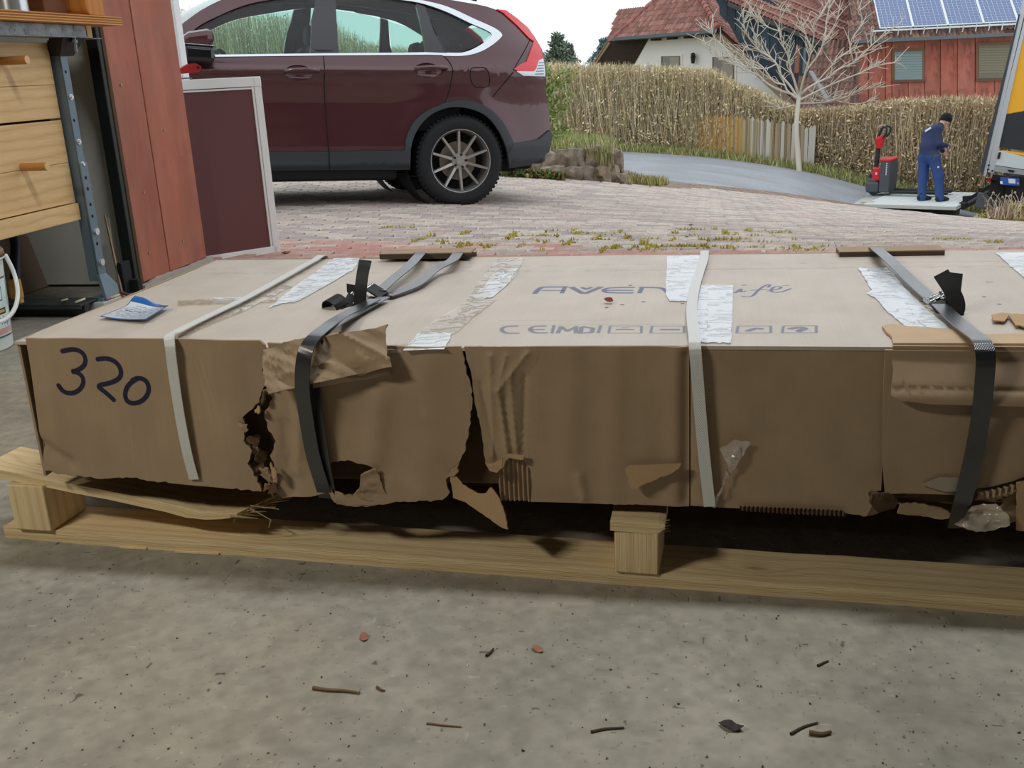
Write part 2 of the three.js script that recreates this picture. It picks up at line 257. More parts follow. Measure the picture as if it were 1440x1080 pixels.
// the paved driveway: every brick a stone of its own
const drive = tag(new THREE.Group(), null, null, null, 'structure'); drive.name = 'driveway'; scene.add(drive);
const DPOLY = [[-9, DOOR_Z], ...EDGE.map((p) => [p.x, p.z]).sort((a, b) => a[0] - b[0]), [9.5, DOOR_Z]].map(([x, z]) => new THREE.Vector2(x, -z));
const insidePoly = (poly, x, y) => { let c = false; for (let i = 0, j = poly.length - 1; i < poly.length; j = i++) { const a = poly[i], b = poly[j]; if ((a.y > y) !== (b.y > y) && x < (b.x - a.x) * (y - a.y) / (b.y - a.y) + a.x) c = !c; } return c; };
part('joint_sand', sheet(DPOLY.map((p) => [p.x, p.y]), [], (u, v) => V(u, gy(u, -v) - 0.020, -v), 0.6, 0.1), std(0x6c6356, 0.95, { map: T.soil }), drive);
{
  const BW = 0.226, BD = 0.113, list = [];
  const geo = (() => { const g = new THREE.BoxGeometry(BW - 0.011, 0.06, BD - 0.012).toNonIndexed(), p = g.attributes.position; for (let i = 0; i < p.count; i++) if (p.getY(i) > 0) { p.setX(i, p.getX(i) - Math.sign(p.getX(i)) * 0.004); p.setZ(i, p.getZ(i) - Math.sign(p.getZ(i)) * 0.004); } g.computeVertexNormals(); return metric(g.translate(0, -0.03, 0)); })();
  for (let r = 0; r < 128; r++) for (let c = -42; c < 44; c++) {
    const x = (c + (r % 2) * 0.5) * BW, z = DOOR_Z - (r + 0.55) * BD;
    if (!insidePoly(DPOLY, x - 0.09, -z) || !insidePoly(DPOLY, x + 0.09, -z)) continue;
    const y = gy(x, z), sx = gy(x + 0.1, z) - gy(x - 0.1, z), sz = gy(x, z + 0.1) - gy(x, z - 0.1);
    const dep = V(x, y - EYE.y, z).dot(ray(720, 540).normalize()), s = V(x, y, z).project(camera), q = eul(sz / 0.2 + (hash(c, r, 3) - 0.5) * 0.02, (hash(c, r, 4) - 0.5) * 0.02, sx / 0.2 + (hash(c, r, 5) - 0.5) * 0.02);
    list.push({ x, y: y + 0.005 * hash(c, r, 6), z, q, r, k: hash(c, r, 7), dep, view: Math.abs(s.x) < 1.02 && Math.abs(s.y) < 1.02 });
  }
  camera.updateMatrixWorld(true);
  for (const b of list) { const s = V(b.x, b.y, b.z).project(camera); b.view = Math.abs(s.x) < 1.0 && s.y < 1 && s.y > 0.33 && b.z < -4.05; }
  const near = list.filter((b) => b.view).sort((a, b) => a.dep - b.dep).slice(0, 300), nearSet = new Set(near);
  T.paver = tex(256, 256, [0.5, 0.5], (u, v) => { const k = 0.92 + 0.2 * (fbm(u * 12, v * 12, 12, 91, 4) - 0.5) + 0.12 * (vnoise(u * 100, v * 100, 100, 92) - 0.5); return [255 * k, 255 * k, 255 * k]; });
  const shades = [[208, 194, 182], [192, 178, 170], [214, 202, 188], [180, 168, 162], [202, 184, 172]], reds = [[208, 160, 148], [212, 170, 156], [204, 152, 140], [208, 178, 164]];
  const mS = shades.map((c) => std(rgb(...c), 0.85, { map: T.paver })), mR = reds.map((c) => std(rgb(...c), 0.85, { map: T.paver }));
  const redness = (b) => b.r < 2 ? 0.9 : clamp((0.6 - b.x * 1.2) * 0.45 - (b.r - 2) * 0.15);
  for (const b of near) { const m = part('paving_brick', geo, (b.k * 7919 % 1) < redness(b) ? mR[b.k * 4 | 0] : mS[b.k * 5 | 0], drive); m.position.set(b.x, b.y, b.z); m.quaternion.copy(b.q); }
  crowd('paving_bricks', geo, std(0xffffff, 0.85, { map: T.paver }), list.filter((b) => !nearSet.has(b)).map((b) => { const c = (b.k * 7919 % 1) < redness(b) ? reds[b.k * 4 | 0] : shades[b.k * 5 | 0]; return { m: mat4(V(b.x, b.y, b.z), b.q, V(1, 1, 1)), c: rgb(...c) }; }), drive);
}
// lamps of the garage
for (const L of LAMPS) {
  const t = thing('strip_lamp', L.p[0] < 0 ? 'slim strip lamp over the workbench at the left' : 'long strip lamp under the garage ceiling', 'lamp', L.p);
  t.lookAt(...L.to);
  part('housing', bx(L.l + 0.06, L.w + 0.04, 0.05, 0, 0, -0.03, 0.01), std(0xd8d8d4, 0.5), t);
  part('diffuser', new THREE.PlaneGeometry(L.l, L.w).translate(0, 0, 0.002), std(0xffffff, 0.6, { emissive: new THREE.Color(...L.c), emissiveIntensity: 2 }), t);
  const wire = [-0.25, 0.25].map((s) => V(...L.p).add(V(0, 0, 0)));
  for (const s of [-0.4, 0.4]) part('hanger', ((() => { const a = V(s * L.l, 0, -0.05), inv = t.clone(); t.updateMatrixWorld(true); const w = t.localToWorld(a.clone()); const top = t.worldToLocal(V(w.x, 3.3, w.z)); return rod(a, top, 0.004); })()), steelGrey, t);
  const a = new THREE.RectAreaLight(new THREE.Color(...L.c), L.i, L.l, L.w); a.name = 'lamp_light'; a.position.set(0, 0, 0.006); a.rotation.y = Math.PI; t.add(a);
}
// ---------------------------------------------------------------- the long cardboard box (front face at z = ZF, lid at y = YT)
const ZF = -1.345, YT = 0.372, ZB = -2.03, XL = -1.075, XR = 1.02;
const f2 = (px, py) => { const p = onZ(px, py, ZF); return [p.x, p.y]; };      // pixel -> front face
const t2 = (px, py) => { const p = onY(px, py, YT); return [p.x, -p.z]; };      // pixel -> lid
const fr = (list) => list.map(([a, b]) => f2(a, b)), tp = (list) => list.map(([a, b]) => t2(a, b));
const box = thing('cardboard_box', 'long battered brown cardboard box with a torn front, strapped to the broken pallet', 'box', [0, 0, 0]);
// front printing: the marker number, drawn on its own canvas laid over the panel in metres
function cardCanvas(w, h, x0, y0, wm, hm, draw, tone = [199, 174, 143]) {
  const c = document.createElement('canvas'); c.width = w; c.height = h; const g = c.getContext('2d');
  const im = g.createImageData(w, h);
  for (let y = 0; y < h; y++) for (let x = 0; x < w; x++) {
    const U = x / w * wm, Vv = y / h * hm, k = 0.965 + 0.016 * (hash(Math.floor(U / 0.0034), 1, 4) - 0.5) + 0.10 * (fbm(U * 14, Vv * 14, 0, 9, 4) - 0.5) + 0.03 * (hash(x, y, 3) - 0.5) + 0.03 * (fbm(U * 30, Vv * 12, 0, 12, 2) - 0.5), o = (y * w + x) * 4;
    im.data[o] = clamp(tone[0] * k, 0, 255); im.data[o + 1] = clamp(tone[1] * k, 0, 255); im.data[o + 2] = clamp(tone[2] * k, 0, 255); im.data[o + 3] = 255;
  }
  g.putImageData(im, 0, 0);
  const px = (x, y) => [(x - x0) / wm * w, (1 - (y - y0) / hm) * h];
  draw(g, px, w / wm);
  const t = new THREE.CanvasTexture(c); t.colorSpace = THREE.SRGBColorSpace; t.wrapS = t.wrapT = THREE.ClampToEdgeWrapping; t.magFilter = THREE.LinearFilter; return t;
}
const stroke = (g, px, pts, w, col) => { g.strokeStyle = col; g.lineWidth = w; g.lineCap = 'round'; g.lineJoin = 'round'; g.beginPath(); const P = pts.map((p) => px(...p)); g.moveTo(...P[0]); for (let i = 1; i < P.length - 1; i++) g.quadraticCurveTo(...P[i], (P[i][0] + P[i + 1][0]) / 2, (P[i][1] + P[i + 1][1]) / 2); g.lineTo(...P[P.length - 1]); g.stroke(); };
const FRONT = { x0: XL - 0.02, y0: 0.08, w: 0.80, h: 0.32 };
const frontTex = cardCanvas(1280, 512, FRONT.x0, FRONT.y0, FRONT.w, FRONT.h, (g, px, s) => {
  const ink = 'rgba(22,26,60,0.93)', w = 0.0078 * s;
  stroke(g, px, fr([[90, 493], [104, 489], [119, 494], [124, 506], [119, 516], [105, 522]]), w, ink);
  stroke(g, px, fr([[105, 521], [116, 524], [121, 536], [114, 548], [102, 553], [91, 550], [85, 541]]), w, ink);
  stroke(g, px, fr([[140, 504], [152, 502], [167, 509], [173, 522], [170, 532], [156, 538], [138, 541], [150, 550], [162, 561]]), w, ink);
  stroke(g, px, fr([[196, 531], [184, 537], [177, 551], [180, 564], [192, 567], [205, 561], [212, 548], [208, 534], [196, 530], [188, 534]]), w, ink);
  g.strokeStyle = 'rgba(225,205,175,0.35)'; g.lineWidth = 2;
  for (const l of [[[276, 505], [300, 590]], [[282, 500], [305, 570]], [[150, 505], [156, 535]], [[186, 600], [190, 650]]]) { g.beginPath(); g.moveTo(...px(...f2(...l[0]))); g.lineTo(...px(...f2(...l[1]))); g.stroke(); }
});
M.cardFront = std(0xdad8d6, 0.78, { map: frontTex });
// creases of the front, in panel metres
const creases = [];
const crease = (a, b, amp, wid) => creases.push([...f2(...a), ...f2(...b), amp, wid]);
crease([741, 497], [702, 546], 0.005, 0.006); crease([702, 546], [716, 650], 0.006, 0.006); crease([719, 530], [727, 638], 0.005, 0.006); crease([712, 500], [705, 530], 0.004, 0.006);
crease([690, 500], [694, 640], 0.005, 0.007); crease([738, 530], [735, 635], -0.005, 0.006); crease([676, 540], [700, 650], -0.005, 0.007);  crease([710, 560], [722, 640], -0.005, 0.005);
crease([606, 500], [600, 680], 0.004, 0.03); crease([535, 560], [528, 640], 0.006, 0.02); crease([805, 500], [800, 690], 0.0025, 0.02); crease([866, 500], [862, 690], 0.003, 0.02); crease([425, 560], [418, 660], 0.006, 0.012); crease([405, 600], [412, 690], -0.006, 0.012);
crease([130, 480], [140, 660], 0.0015, 0.02); crease([318, 480], [330, 680], 0.003, 0.03); crease([545, 480], [560, 520], -0.004, 0.015); crease([967, 500], [966, 700], -0.007, 0.010); crease([955, 490], [952, 700], 0.004, 0.02); crease([822, 700], [815, 670], 0.004, 0.008); crease([100, 650], [60, 625], -0.008, 0.012); crease([70, 480], [85, 660], 0.002, 0.015);
const bulge = (x, y) => {
  let z = 0.003 * (fbm(x * 6, y * 6, 0, 3, 3) - 0.5) * 2;
  for (const [ax, ay, bx_, by, amp, w] of creases) { const dx = bx_ - ax, dy = by - ay, t = clamp(((x - ax) * dx + (y - ay) * dy) / (dx * dx + dy * dy)), d = Math.hypot(x - ax - t * dx, y - ay - t * dy); if (d < 3 * w) z += amp * (w < 0.008 ? Math.exp(-Math.pow(d * d + 1e-6, 0.5) / w) : Math.exp(-d * d / (w * w))); }
  return z;
};
const frontF = (off = 0, more = 0) => (x, y) => V(x, y, ZF + off + bulge(x, y) + (more ? more(x, y) : 0));
const uvFront = (x, y) => [(x - FRONT.x0) / FRONT.w, (y - FRONT.y0) / FRONT.h];
const jag = (list, amp = 2.2, seed = 1, n = 5) => { const o = []; const r = rng(seed); for (let i = 0; i < list.length; i++) { const a = list[i], b = list[(i + 1) % list.length]; o.push(a); if (a[2] === 0) continue; const L = Math.hypot(b[0] - a[0], b[1] - a[1]), k = Math.floor(L / n); for (let j = 1; j < k; j++) { const q = (r() - 0.5) * 2 * amp; o.push([a[0] + (b[0] - a[0]) * j / k + q * (b[1] - a[1]) / L, a[1] + (b[1] - a[1]) * j / k - q * (b[0] - a[0]) / L]); } } return o; };
const clean0 = (x, y) => [x, y, 0];
// the five panels of the torn front
const panelA = jag([clean0(38, 475), clean0(100, 475), clean0(240, 476), clean0(366, 478), [373, 484], [374, 500], [370, 520], [378, 536], [369, 550], [366, 565], [352, 577], [343, 585], [346, 600], [345, 618], [356, 632], [350, 650], [358, 662], [369, 690], clean0(330, 685), clean0(280, 681), [240, 677], [180, 669], [150, 671], [110, 667], clean0(65, 661), clean0(62, 640), clean0(55, 590), clean0(48, 540), clean0(42, 500)], 1.8, 3);
part('front_panel', sheet(fr(panelA), [], frontF(0.004), 0.012, 0.005, uvFront), M.cardFront, box, 'panel with the marker number 320');
const panelB = jag([clean0(376, 482), clean0(460, 486), clean0(560, 487), [648, 487], [652, 500], [656, 520], [663, 545], [664, 570], [660, 600], [655, 630], [645, 655], [634, 664], [628, 672], [634, 690], [624, 700], clean0(560, 702), [545, 706], [520, 708], [500, 705], [473, 704], [466, 692], clean0(462, 690), clean0(440, 696), [400, 698], [386, 690], [390, 660], [380, 640], [388, 620], [376, 600], [372, 582], [384, 560], [376, 540], [380, 510]], 1.6, 5);
const holeB = jag([[459, 656], [470, 648], [490, 646], [512, 651], [526, 656], [520, 664], [511, 667], [507, 684], [497, 697], [480, 699], [470, 690]], 1.2, 6);
part('front_panel', sheet(fr(panelB), [fr(holeB)], frontF(0.001, (x, y) => 0.012 * step(0.2, 0.12, y) * 0.5), 0.012, 0.005), M.card, box);
const panelC = jag([clean0(653, 487), clean0(700, 487), clean0(800, 487), clean0(900, 487), clean0(969, 487), clean0(969, 600), clean0(969, 711), [900, 709], clean0(850, 708), clean0(800, 706), clean0(747, 705), [748, 680], [745, 658], [735, 646], [720, 641], [712, 646], [708, 657], [700, 664], [690, 663], [684, 655], [680, 630], [676, 600], [670, 575], [667, 555], [664, 530], [659, 510]], 1.1, 8);
part('front_panel', sheet(fr(panelC), [], frontF(0.002), 0.0045, 0.005), M.card, box);
const e1 = onZ(1440, 488, ZF).y;
const panelD = jag([clean0(971, 487), clean0(1100, 488), clean0(1246, 488), clean0(1244, 560), clean0(1242, 640), [1239, 690], [1221, 692], [1226, 712], [1219, 726], clean0(1190, 722), clean0(1100, 718), clean0(1020, 714), clean0(971, 711)], 0.8, 9);
part('front_panel', sheet(fr(panelD), [], frontF(0.0), 0.016, 0.005), M.card, box);
const Eb = fr(jag([clean0(1243, 489), clean0(1440, 489)], 0, 1)), panelE = [f2(1243, 489), [XR, YT - 0.002], [XR, 0.16], f2(1500, 662), f2(1440, 664), f2(1420, 672), f2(1390, 680), f2(1372, 682), f2(1362, 691), f2(1330, 691), f2(1270, 689), f2(1243, 690), f2(1239, 640), f2(1240, 560)];
part('front_panel', sheet(panelE, [], frontF(0.012), 0.016, 0.005), M.card, box);
// inside: the second carton seen through the tears, and the dark space around it
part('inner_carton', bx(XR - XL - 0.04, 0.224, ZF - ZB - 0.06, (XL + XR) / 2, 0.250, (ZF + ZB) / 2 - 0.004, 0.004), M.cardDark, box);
part('end_panel', [bx(0.005, YT - 0.14, ZF - ZB - 0.004, XL + 0.003, (YT + 0.14) / 2, (ZF + ZB) / 2, 0.001, 'z'), bx(0.005, YT - 0.14, ZF - ZB, XR - 0.003, (YT + 0.14) / 2, (ZF + ZB) / 2, 0.001, 'z')].slice(0, 1), M.card, box);
part('end_panel', bx(0.005, YT - 0.14, ZF - ZB, XR - 0.003, (YT + 0.14) / 2, (ZF + ZB) / 2, 0.001, 'z'), M.card, box);
part('back_panel', bx(XR - XL, YT - 0.14, 0.005, (XL + XR) / 2, (YT + 0.14) / 2, ZB + 0.003, 0.001), M.card, box);
// the lid, with its print
const LID = { x0: XL - 0.02, z0: 1.32, w: 2.14, h: 0.74 };
const lidTex = cardCanvas(2048, 708, LID.x0, LID.z0, LID.w, LID.h, (g, px, s) => {
  const L = (pts, w, col = 'rgba(84,92,120,0.85)') => stroke(g, px, tp(pts), w * s, col);
  const S = (pts, w, col = 'rgba(84,92,120,0.85)') => { g.strokeStyle = col; g.lineWidth = w * s; g.lineCap = 'butt'; g.lineJoin = 'round'; g.beginPath(); tp(pts).forEach((p, i) => g[i ? 'lineTo' : 'moveTo'](...px(...p))); g.stroke(); };
  // AVENO
  L([[752, 412], [758, 405], [764, 403], [780, 403], [796, 403]], 0.010); S([[795, 402], [790, 412]], 0.008); L([[764, 408], [792, 408]], 0.006);
  S([[803, 403], [819, 412], [824, 412], [846, 403]], 0.011); S([[818, 403.5], [824, 406.5], [832, 403.5]], 0.008);
  L([[890, 404], [860, 404], [850, 406], [849, 409], [854, 411.5], [888, 411.5]], 0.009); L([[856, 408], [888, 408]], 0.008);
  S([[899, 412], [903, 404]], 0.008); L([[902, 404], [925, 404], [934, 406], [940, 412]], 0.010);
  L([[950, 411], [946, 408], [952, 404], [975, 404], [986, 406], [984, 411], [972, 412], [952, 412]], 0.009);
  // Life, in script
  L([[1022, 404], [1014, 411], [1034, 411]], 0.006); L([[1035, 411], [1044, 404], [1040, 411], [1048, 409]], 0.005); L([[1045, 401], [1047, 401]], 0.006); L([[1044, 416], [1056, 419], [1066, 408], [1076, 401], [1084, 400], [1080, 404]], 0.005); L([[1056, 408], [1078, 407]], 0.004);
  L([[1080, 409], [1096, 407], [1100, 403], [1088, 403], [1082, 410], [1096, 412], [1112, 406]], 0.005); S([[1100, 401.5], [1110, 401.5]], 0.003);
  // the row of small signs
  const col = 'rgba(96,100,120,0.72)';
  L([[726, 457], [710, 457], [704, 461], [710, 466], [728, 466]], 0.007, col); L([[766, 457], [750, 457], [744, 461], [750, 466], [768, 466]], 0.007, col); L([[746, 461.5], [764, 461.5]], 0.006, col);
  S([[779, 456], [776, 467]], 0.005, col); S([[784, 467], [789, 458], [798, 464], [810, 458], [810, 467]], 0.007, col); S([[818, 458], [816, 467], [832, 466], [834, 460], [818, 458]], 0.007, col); S([[845, 456], [841, 467]], 0.005, col);
  for (const [a, b] of [[856, 902], [915, 962], [1036, 1084], [1100, 1148]]) { S([[a + 2, 457], [b, 457], [b, 467], [a, 467], [a + 2, 457]], 0.004, col); }
  S([[866, 462], [892, 462]], 0.006, col); S([[874, 459.5], [884, 459.5]], 0.004, col); S([[928, 462], [956, 462]], 0.009, col); L([[1052, 464], [1062, 460], [1070, 461]], 0.010, col); L([[1112, 461], [1124, 459], [1134, 461], [1124, 464]], 0.011, col); S([[1124, 463], [1124, 466]], 0.008, col);
  S([[700, 456], [960, 455]], 0.0016, 'rgba(120,108,92,0.35)'); S([[700, 450], [860, 449]], 0.0016, 'rgba(120,108,92,0.3)');
  // scuffs
  for (const [x, y] of [[792, 408], [955, 407], [960, 426], [905, 424], [886, 401], [875, 428], [853, 432], [1342, 398], [1384, 417], [1405, 427], [1295, 424]]) { g.fillStyle = 'rgba(50,46,48,0.8)'; g.beginPath(); g.arc(...px(...t2(x, y)), 3.2, 0, 7); g.fill(); }
  S([[1386, 397], [1396, 397]], 0.004, 'rgba(60,56,56,0.8)');
}, [208, 196, 178]);
M.cardLid = std(0xf6f8ff, 0.55, { map: lidTex });
const lidOut = [[XL, -ZF - 0.002], ...tp([[100, 473], [240, 474], [366, 476]]).map(([x, z]) => [x, -ZF - 0.001]), ...tp(jag([[372, 482], [392, 477], [418, 472], [440, 464], [452, 466]], 1.5, 12)), ...tp([[470, 486], [560, 487]]).map(([x]) => [x, -ZF - 0.001]), [XR, -ZF - 0.001], [XR, -ZB], [XL, -ZB]];
const grooves = [[onY(450, 383, YT).z, 0.0022, 0.005], [-1.92, 0.0016, 0.004]];
const lidF = (off = 0) => (x, w) => { let y = YT + off + 0.006 * (fbm(x * 2.2, w * 2.2, 0, 14, 2) - 0.5) * step(0.0, 0.12, w + ZF) - 0.010 * Math.exp(-Math.pow((x + 0.55) / 0.25, 2)) * step(0.16, 0.02, w + ZF); for (const [z, a, q] of grooves) { const d = (w + z) / q; if (Math.abs(d) < 3) y -= a * Math.exp(-d * d); } return V(x, y, -w); };
part('lid', sheet(lidOut, [], lidF(0), 0.022, 0.005, (x, w) => [(x - LID.x0) / LID.w, (w - LID.z0) / LID.h]), M.cardLid, box, 'lid with faint grey lettering');
// torn flaps
M.cardLid2 = std(0xfff8ea, 0.6, { map: T.card });
const wr = (amp, f, s) => (x, y) => amp * (fbm(x * f, y * f * 2.5, 0, s, 3) - 0.5);
function flapOn(name, poly, p0, n, wrinkle, mat, L = 0.01, th = 0.005, holes, label) {   // a sheet on the plane through p0 with normal n, outline in pixels
  const N = n.clone().normalize(), U = V(1, 0, 0).addScaledVector(N, -N.x).normalize(), W = V().crossVectors(N, U), q = (px, py) => { const d = onPlane(px, py, p0, N).sub(p0); return [d.dot(U), d.dot(W)]; };
  return part(name, sheet(poly.map((a) => q(a[0], a[1])), holes, (u, v) => p0.clone().addScaledVector(U, u).addScaledVector(W, v).addScaledVector(N, wrinkle ? wrinkle(u, v) : 0), L, th), mat, box, label);
}
const g0 = V(-0.55, 0.375, ZF - 0.012), gn = V(0, 0.36, 0.93);
const foldLine = (u, v) => { const q = fbm(u * 5 + 3, v * 30 + u * 14, 0, 33, 3) - 0.5, q2 = fbm(u * 16 + 9, v * 40 - u * 6, 0, 35, 2) - 0.5; return 0.008 - 0.034 * Math.abs(q) - 0.008 * Math.abs(q2) + 0.004 * Math.sin(u * 22 + v * 40); };
flapOn('torn_flap', jag([[440, 520, 0], [548, 506, 0], [549, 527], [500, 535, 0], [440, 546]], 0.8, 21), g0.clone().add(V(0, 0, 0.000)), gn, wr(0.006, 10, 5), M.card);
flapOn('torn_flap', jag([[372, 492], [385, 488], [400, 481], [436, 474, 0], [470, 471, 0], [530, 462, 0], [546, 456], [543, 472], [545, 490], [552, 516, 0], [500, 527, 0], [440, 540, 0], [381, 554], [376, 536], [371, 514]], 1.2, 22), g0.clone().add(V(0, 0.004, 0.022)), gn, foldLine, M.card, 0.007, 0.005, null, 'crumpled flap folded over the top edge');
const flapR = V(0.3, 0.374, ZF + 0.012);
part('torn_flap', sheet([[f2(1254, 489)[0], 0], [XR, 0], [XR, -0.078], [0.5, -0.074], [f2(1300, 560)[0], -0.072], [f2(1262, 560)[0], -0.068], [f2(1247, 556)[0], -0.062], [f2(1249, 540)[0], -0.048], [f2(1253, 515)[0], -0.030], [f2(1252, 500)[0], -0.015]], [], (u, v) => V(u, YT + 0.004 + v, ZF + 0.010 + 0.024 * step(0, -0.075, v) + 0.002 * (fbm(u * 9, v * 20, 0, 3) - 0.5) - 0.0018 * Math.exp(-Math.pow((v + 0.054) / 0.004, 2))), 0.008, 0.005), M.card, box, 'straight flap folded down along the front edge');
part('torn_flap', sheet(tp(jag([[1240, 462], [1252, 459], [1300, 463, 0], [1372, 470, 0], [1372, 487, 0], [1256, 487], [1254, 478], [1246, 470]], 1.2, 25)), [], lidF(0.0045), 0.012, 0.003), M.cardLid2, box);
part('torn_flap', sheet(tp([[1368, 474], [1446, 472], [1470, 479], [1466, 487], [1380, 487]]), [], lidF(0.004), 0.012, 0.003), M.cardLid2, box);
// hanging triangular flap below the tear
{ const poly = jag([[632, 672], [640, 670], [650, 682], [672, 694], [684, 693], [690, 685], [703, 700], [712, 722], [716, 742], [708, 740], [680, 722], [655, 706], [637, 700]], 0.8, 31);
  flapOn('torn_flap', poly, V(-0.3, 0.19, ZF + 0.010), V(0, 0.16, 1), (u, v) => 0.008 * step(-0.02, -0.09, v) + 0.004 * Math.sin(u * 30), M.cardLight, 0.008, 0.004, null, 'pale triangular flap hanging below the bottom edge'); }
flapOn('torn_flap', jag([[880, 660, 0], [884, 654, 0], [958, 651], [955, 658], [940, 667], [925, 673], [905, 681], [890, 688], [884, 676]], 1.4, 33), V(-0.05, 0.18, ZF + 0.012), V(0, 0.3, 0.95), (u, v) => 0.010 * step(-0.05, 0.03, v), M.cardLight, 0.006, 0.005, null, 'pale torn tongue of the front');
flapOn('torn_edge', jag([[627, 672], [634, 664], [643, 657], [645, 663], [638, 670]], 0.8, 34), V(-0.3, 0.2, ZF + 0.012), V(0, 0, 1), wr(0.01, 20, 2), M.cardLight, 0.006, 0.004);
flapOn('torn_edge', jag([[682, 650], [690, 652], [706, 645], [706, 656], [698, 665], [688, 662]], 0.8, 35), V(-0.3, 0.2, ZF + 0.014), V(0, 0.3, 1), wr(0.014, 22, 3), M.cardLight, 0.006, 0.004);
flapOn('torn_edge', jag([[711, 638], [738, 640], [735, 647], [712, 643]], 0.6, 36), V(-0.3, 0.2, ZF + 0.014), V(0, 0.3, 1), wr(0.01, 20, 4), M.cardLight, 0.006, 0.004);
flapOn('torn_edge', jag([[508, 668], [520, 662], [530, 658], [540, 690], [545, 705], [520, 706], [500, 698], [506, 684]], 1.2, 37), V(-0.5, 0.18, ZF + 0.012), V(0.1, 0, 1), wr(0.02, 16, 8), M.card, 0.006, 0.004);
flapOn('torn_edge', jag([[470, 692], [500, 700], [540, 708], [520, 712], [474, 708]], 1.0, 38), V(-0.5, 0.14, ZF + 0.010), V(0, -0.2, 1), wr(0.012, 16, 9), M.card, 0.006, 0.004);
// exposed corrugation
function corrugation(poly, z, pitch, amp, mat) { return part('corrugation', sheet(fr(poly), [], (x, y) => V(x, y, z + amp * Math.cos(x / pitch * Math.PI * 2)), pitch / 7, 0), mat, box, 'corrugated core laid bare'); }
corrugation(jag([[706, 652], [716, 643], [736, 645], [746, 657], [749, 682], [748, 706], [704, 705], [700, 680]], 0.6, 41), ZF - 0.004, 0.0072, 0.0026, M.card);
corrugation([[1040, 709], [1100, 711], [1186, 715], [1190, 723], [1100, 719], [1040, 715]], ZF + 0.007, 0.006, 0.0022, M.cardDark);
corrugation(jag([[1374, 686], [1396, 680], [1450, 664], [1450, 676], [1410, 686], [1385, 694]], 1, 42), ZF + 0.018, 0.0075, 0.0030, M.card);
// crumpled shreds in the tear at the left, and the ragged corner at the lower right
{ const r = rng(8);
  const shred = (cx, cy, w, h, z, turn, mat, seed) => { const c = onZ(cx, cy, ZF + z), n = 11 + (seed % 4), pts = []; for (let i = 0; i < n; i++) { const a = i / n * Math.PI * 2, q = 0.40 + 0.75 * r(); pts.push([Math.cos(a) * w * q, Math.sin(a) * h * q]); } const g = sheet(pts, [], (u, v) => V(u, v, 0.016 * (fbm(u * 40 + seed, v * 40, 0, seed, 3) - 0.5) + 0.012 * Math.sin(u * 60 + seed)), 0.005, 0.003); g.applyQuaternion(eul((r() - 0.5) * 1.0, (r() - 0.5) * 1.3, turn)); g.translate(c.x, c.y, c.z); return g; };
  const dark = [], lit = [];
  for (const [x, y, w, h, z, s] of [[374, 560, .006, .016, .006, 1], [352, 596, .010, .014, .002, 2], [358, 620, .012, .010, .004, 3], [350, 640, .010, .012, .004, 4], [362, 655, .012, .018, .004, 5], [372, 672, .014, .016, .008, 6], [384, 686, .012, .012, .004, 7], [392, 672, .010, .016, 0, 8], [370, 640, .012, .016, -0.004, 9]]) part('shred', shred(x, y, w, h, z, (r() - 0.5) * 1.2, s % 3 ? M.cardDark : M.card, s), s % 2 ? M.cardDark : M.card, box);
  for (const [x, y, w, h, z, s] of [[371, 677, .012, .016, .016, 11], [378, 690, .010, .012, .014, 12], [364, 575, .006, .008, .008, 13], [391, 660, .006, .014, .008, 14], [377, 535, .005, .010, .008, 15], [374, 551, .006, .007, .010, 16]]) part('shred', shred(x, y, w, h, z, (r() - 0.5), M.cardLight, s), M.cardLight, box);
}
flapOn('torn_edge', jag([[1212, 692], [1222, 690], [1240, 700], [1262, 712], [1240, 722], [1232, 727], [1214, 726]], 0.8, 51), V(0.3, 0.14, ZF + 0.008), V(-0.3, 0, 1), (u, v) => 0.015 * Math.cos(u * 60), M.card, 0.006, 0.004);
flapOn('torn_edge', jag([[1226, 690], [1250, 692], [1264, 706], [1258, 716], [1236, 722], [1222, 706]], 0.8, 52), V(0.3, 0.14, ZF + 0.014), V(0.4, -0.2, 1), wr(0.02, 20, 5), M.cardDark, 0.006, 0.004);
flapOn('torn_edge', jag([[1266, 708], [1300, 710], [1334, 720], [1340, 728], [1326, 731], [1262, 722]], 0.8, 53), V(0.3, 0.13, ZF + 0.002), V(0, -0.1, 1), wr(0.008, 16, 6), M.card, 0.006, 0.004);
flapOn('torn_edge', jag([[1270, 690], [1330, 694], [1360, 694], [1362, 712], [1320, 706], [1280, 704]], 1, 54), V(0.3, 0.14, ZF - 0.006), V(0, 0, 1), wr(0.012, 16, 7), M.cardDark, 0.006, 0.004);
flapOn('torn_edge', jag([[1376, 690], [1410, 688], [1432, 682], [1426, 700], [1400, 706], [1372, 704]], 1.4, 55), V(0.4, 0.15, ZF + 0.006), V(0, 0, 1), wr(0.02, 24, 9), M.card, 0.006, 0.004);
flapOn('torn_edge', jag([[1410, 702], [1430, 690], [1434, 730], [1412, 738]], 1.0, 56), V(0.4, 0.14, ZF + 0.006), V(0.3, 0, 1), wr(0.02, 24, 10), M.card, 0.006, 0.004);
flapOn('torn_edge', jag([[1430, 680], [1460, 672], [1470, 750], [1429, 745]], 1.0, 57), V(0.4, 0.14, ZF + 0.022), V(0, 0, 1), wr(0.01, 20, 11), M.cardLight, 0.008, 0.004);
flapOn('torn_edge', jag([[1296, 682], [1322, 671], [1352, 672], [1362, 690], [1330, 692]], 0.4, 58), V(0.3, 0.16, ZF + 0.016), V(0, 0, 1), wr(0.003, 10, 12), std(0x9d9485, 0.5), 0.01, 0.002);
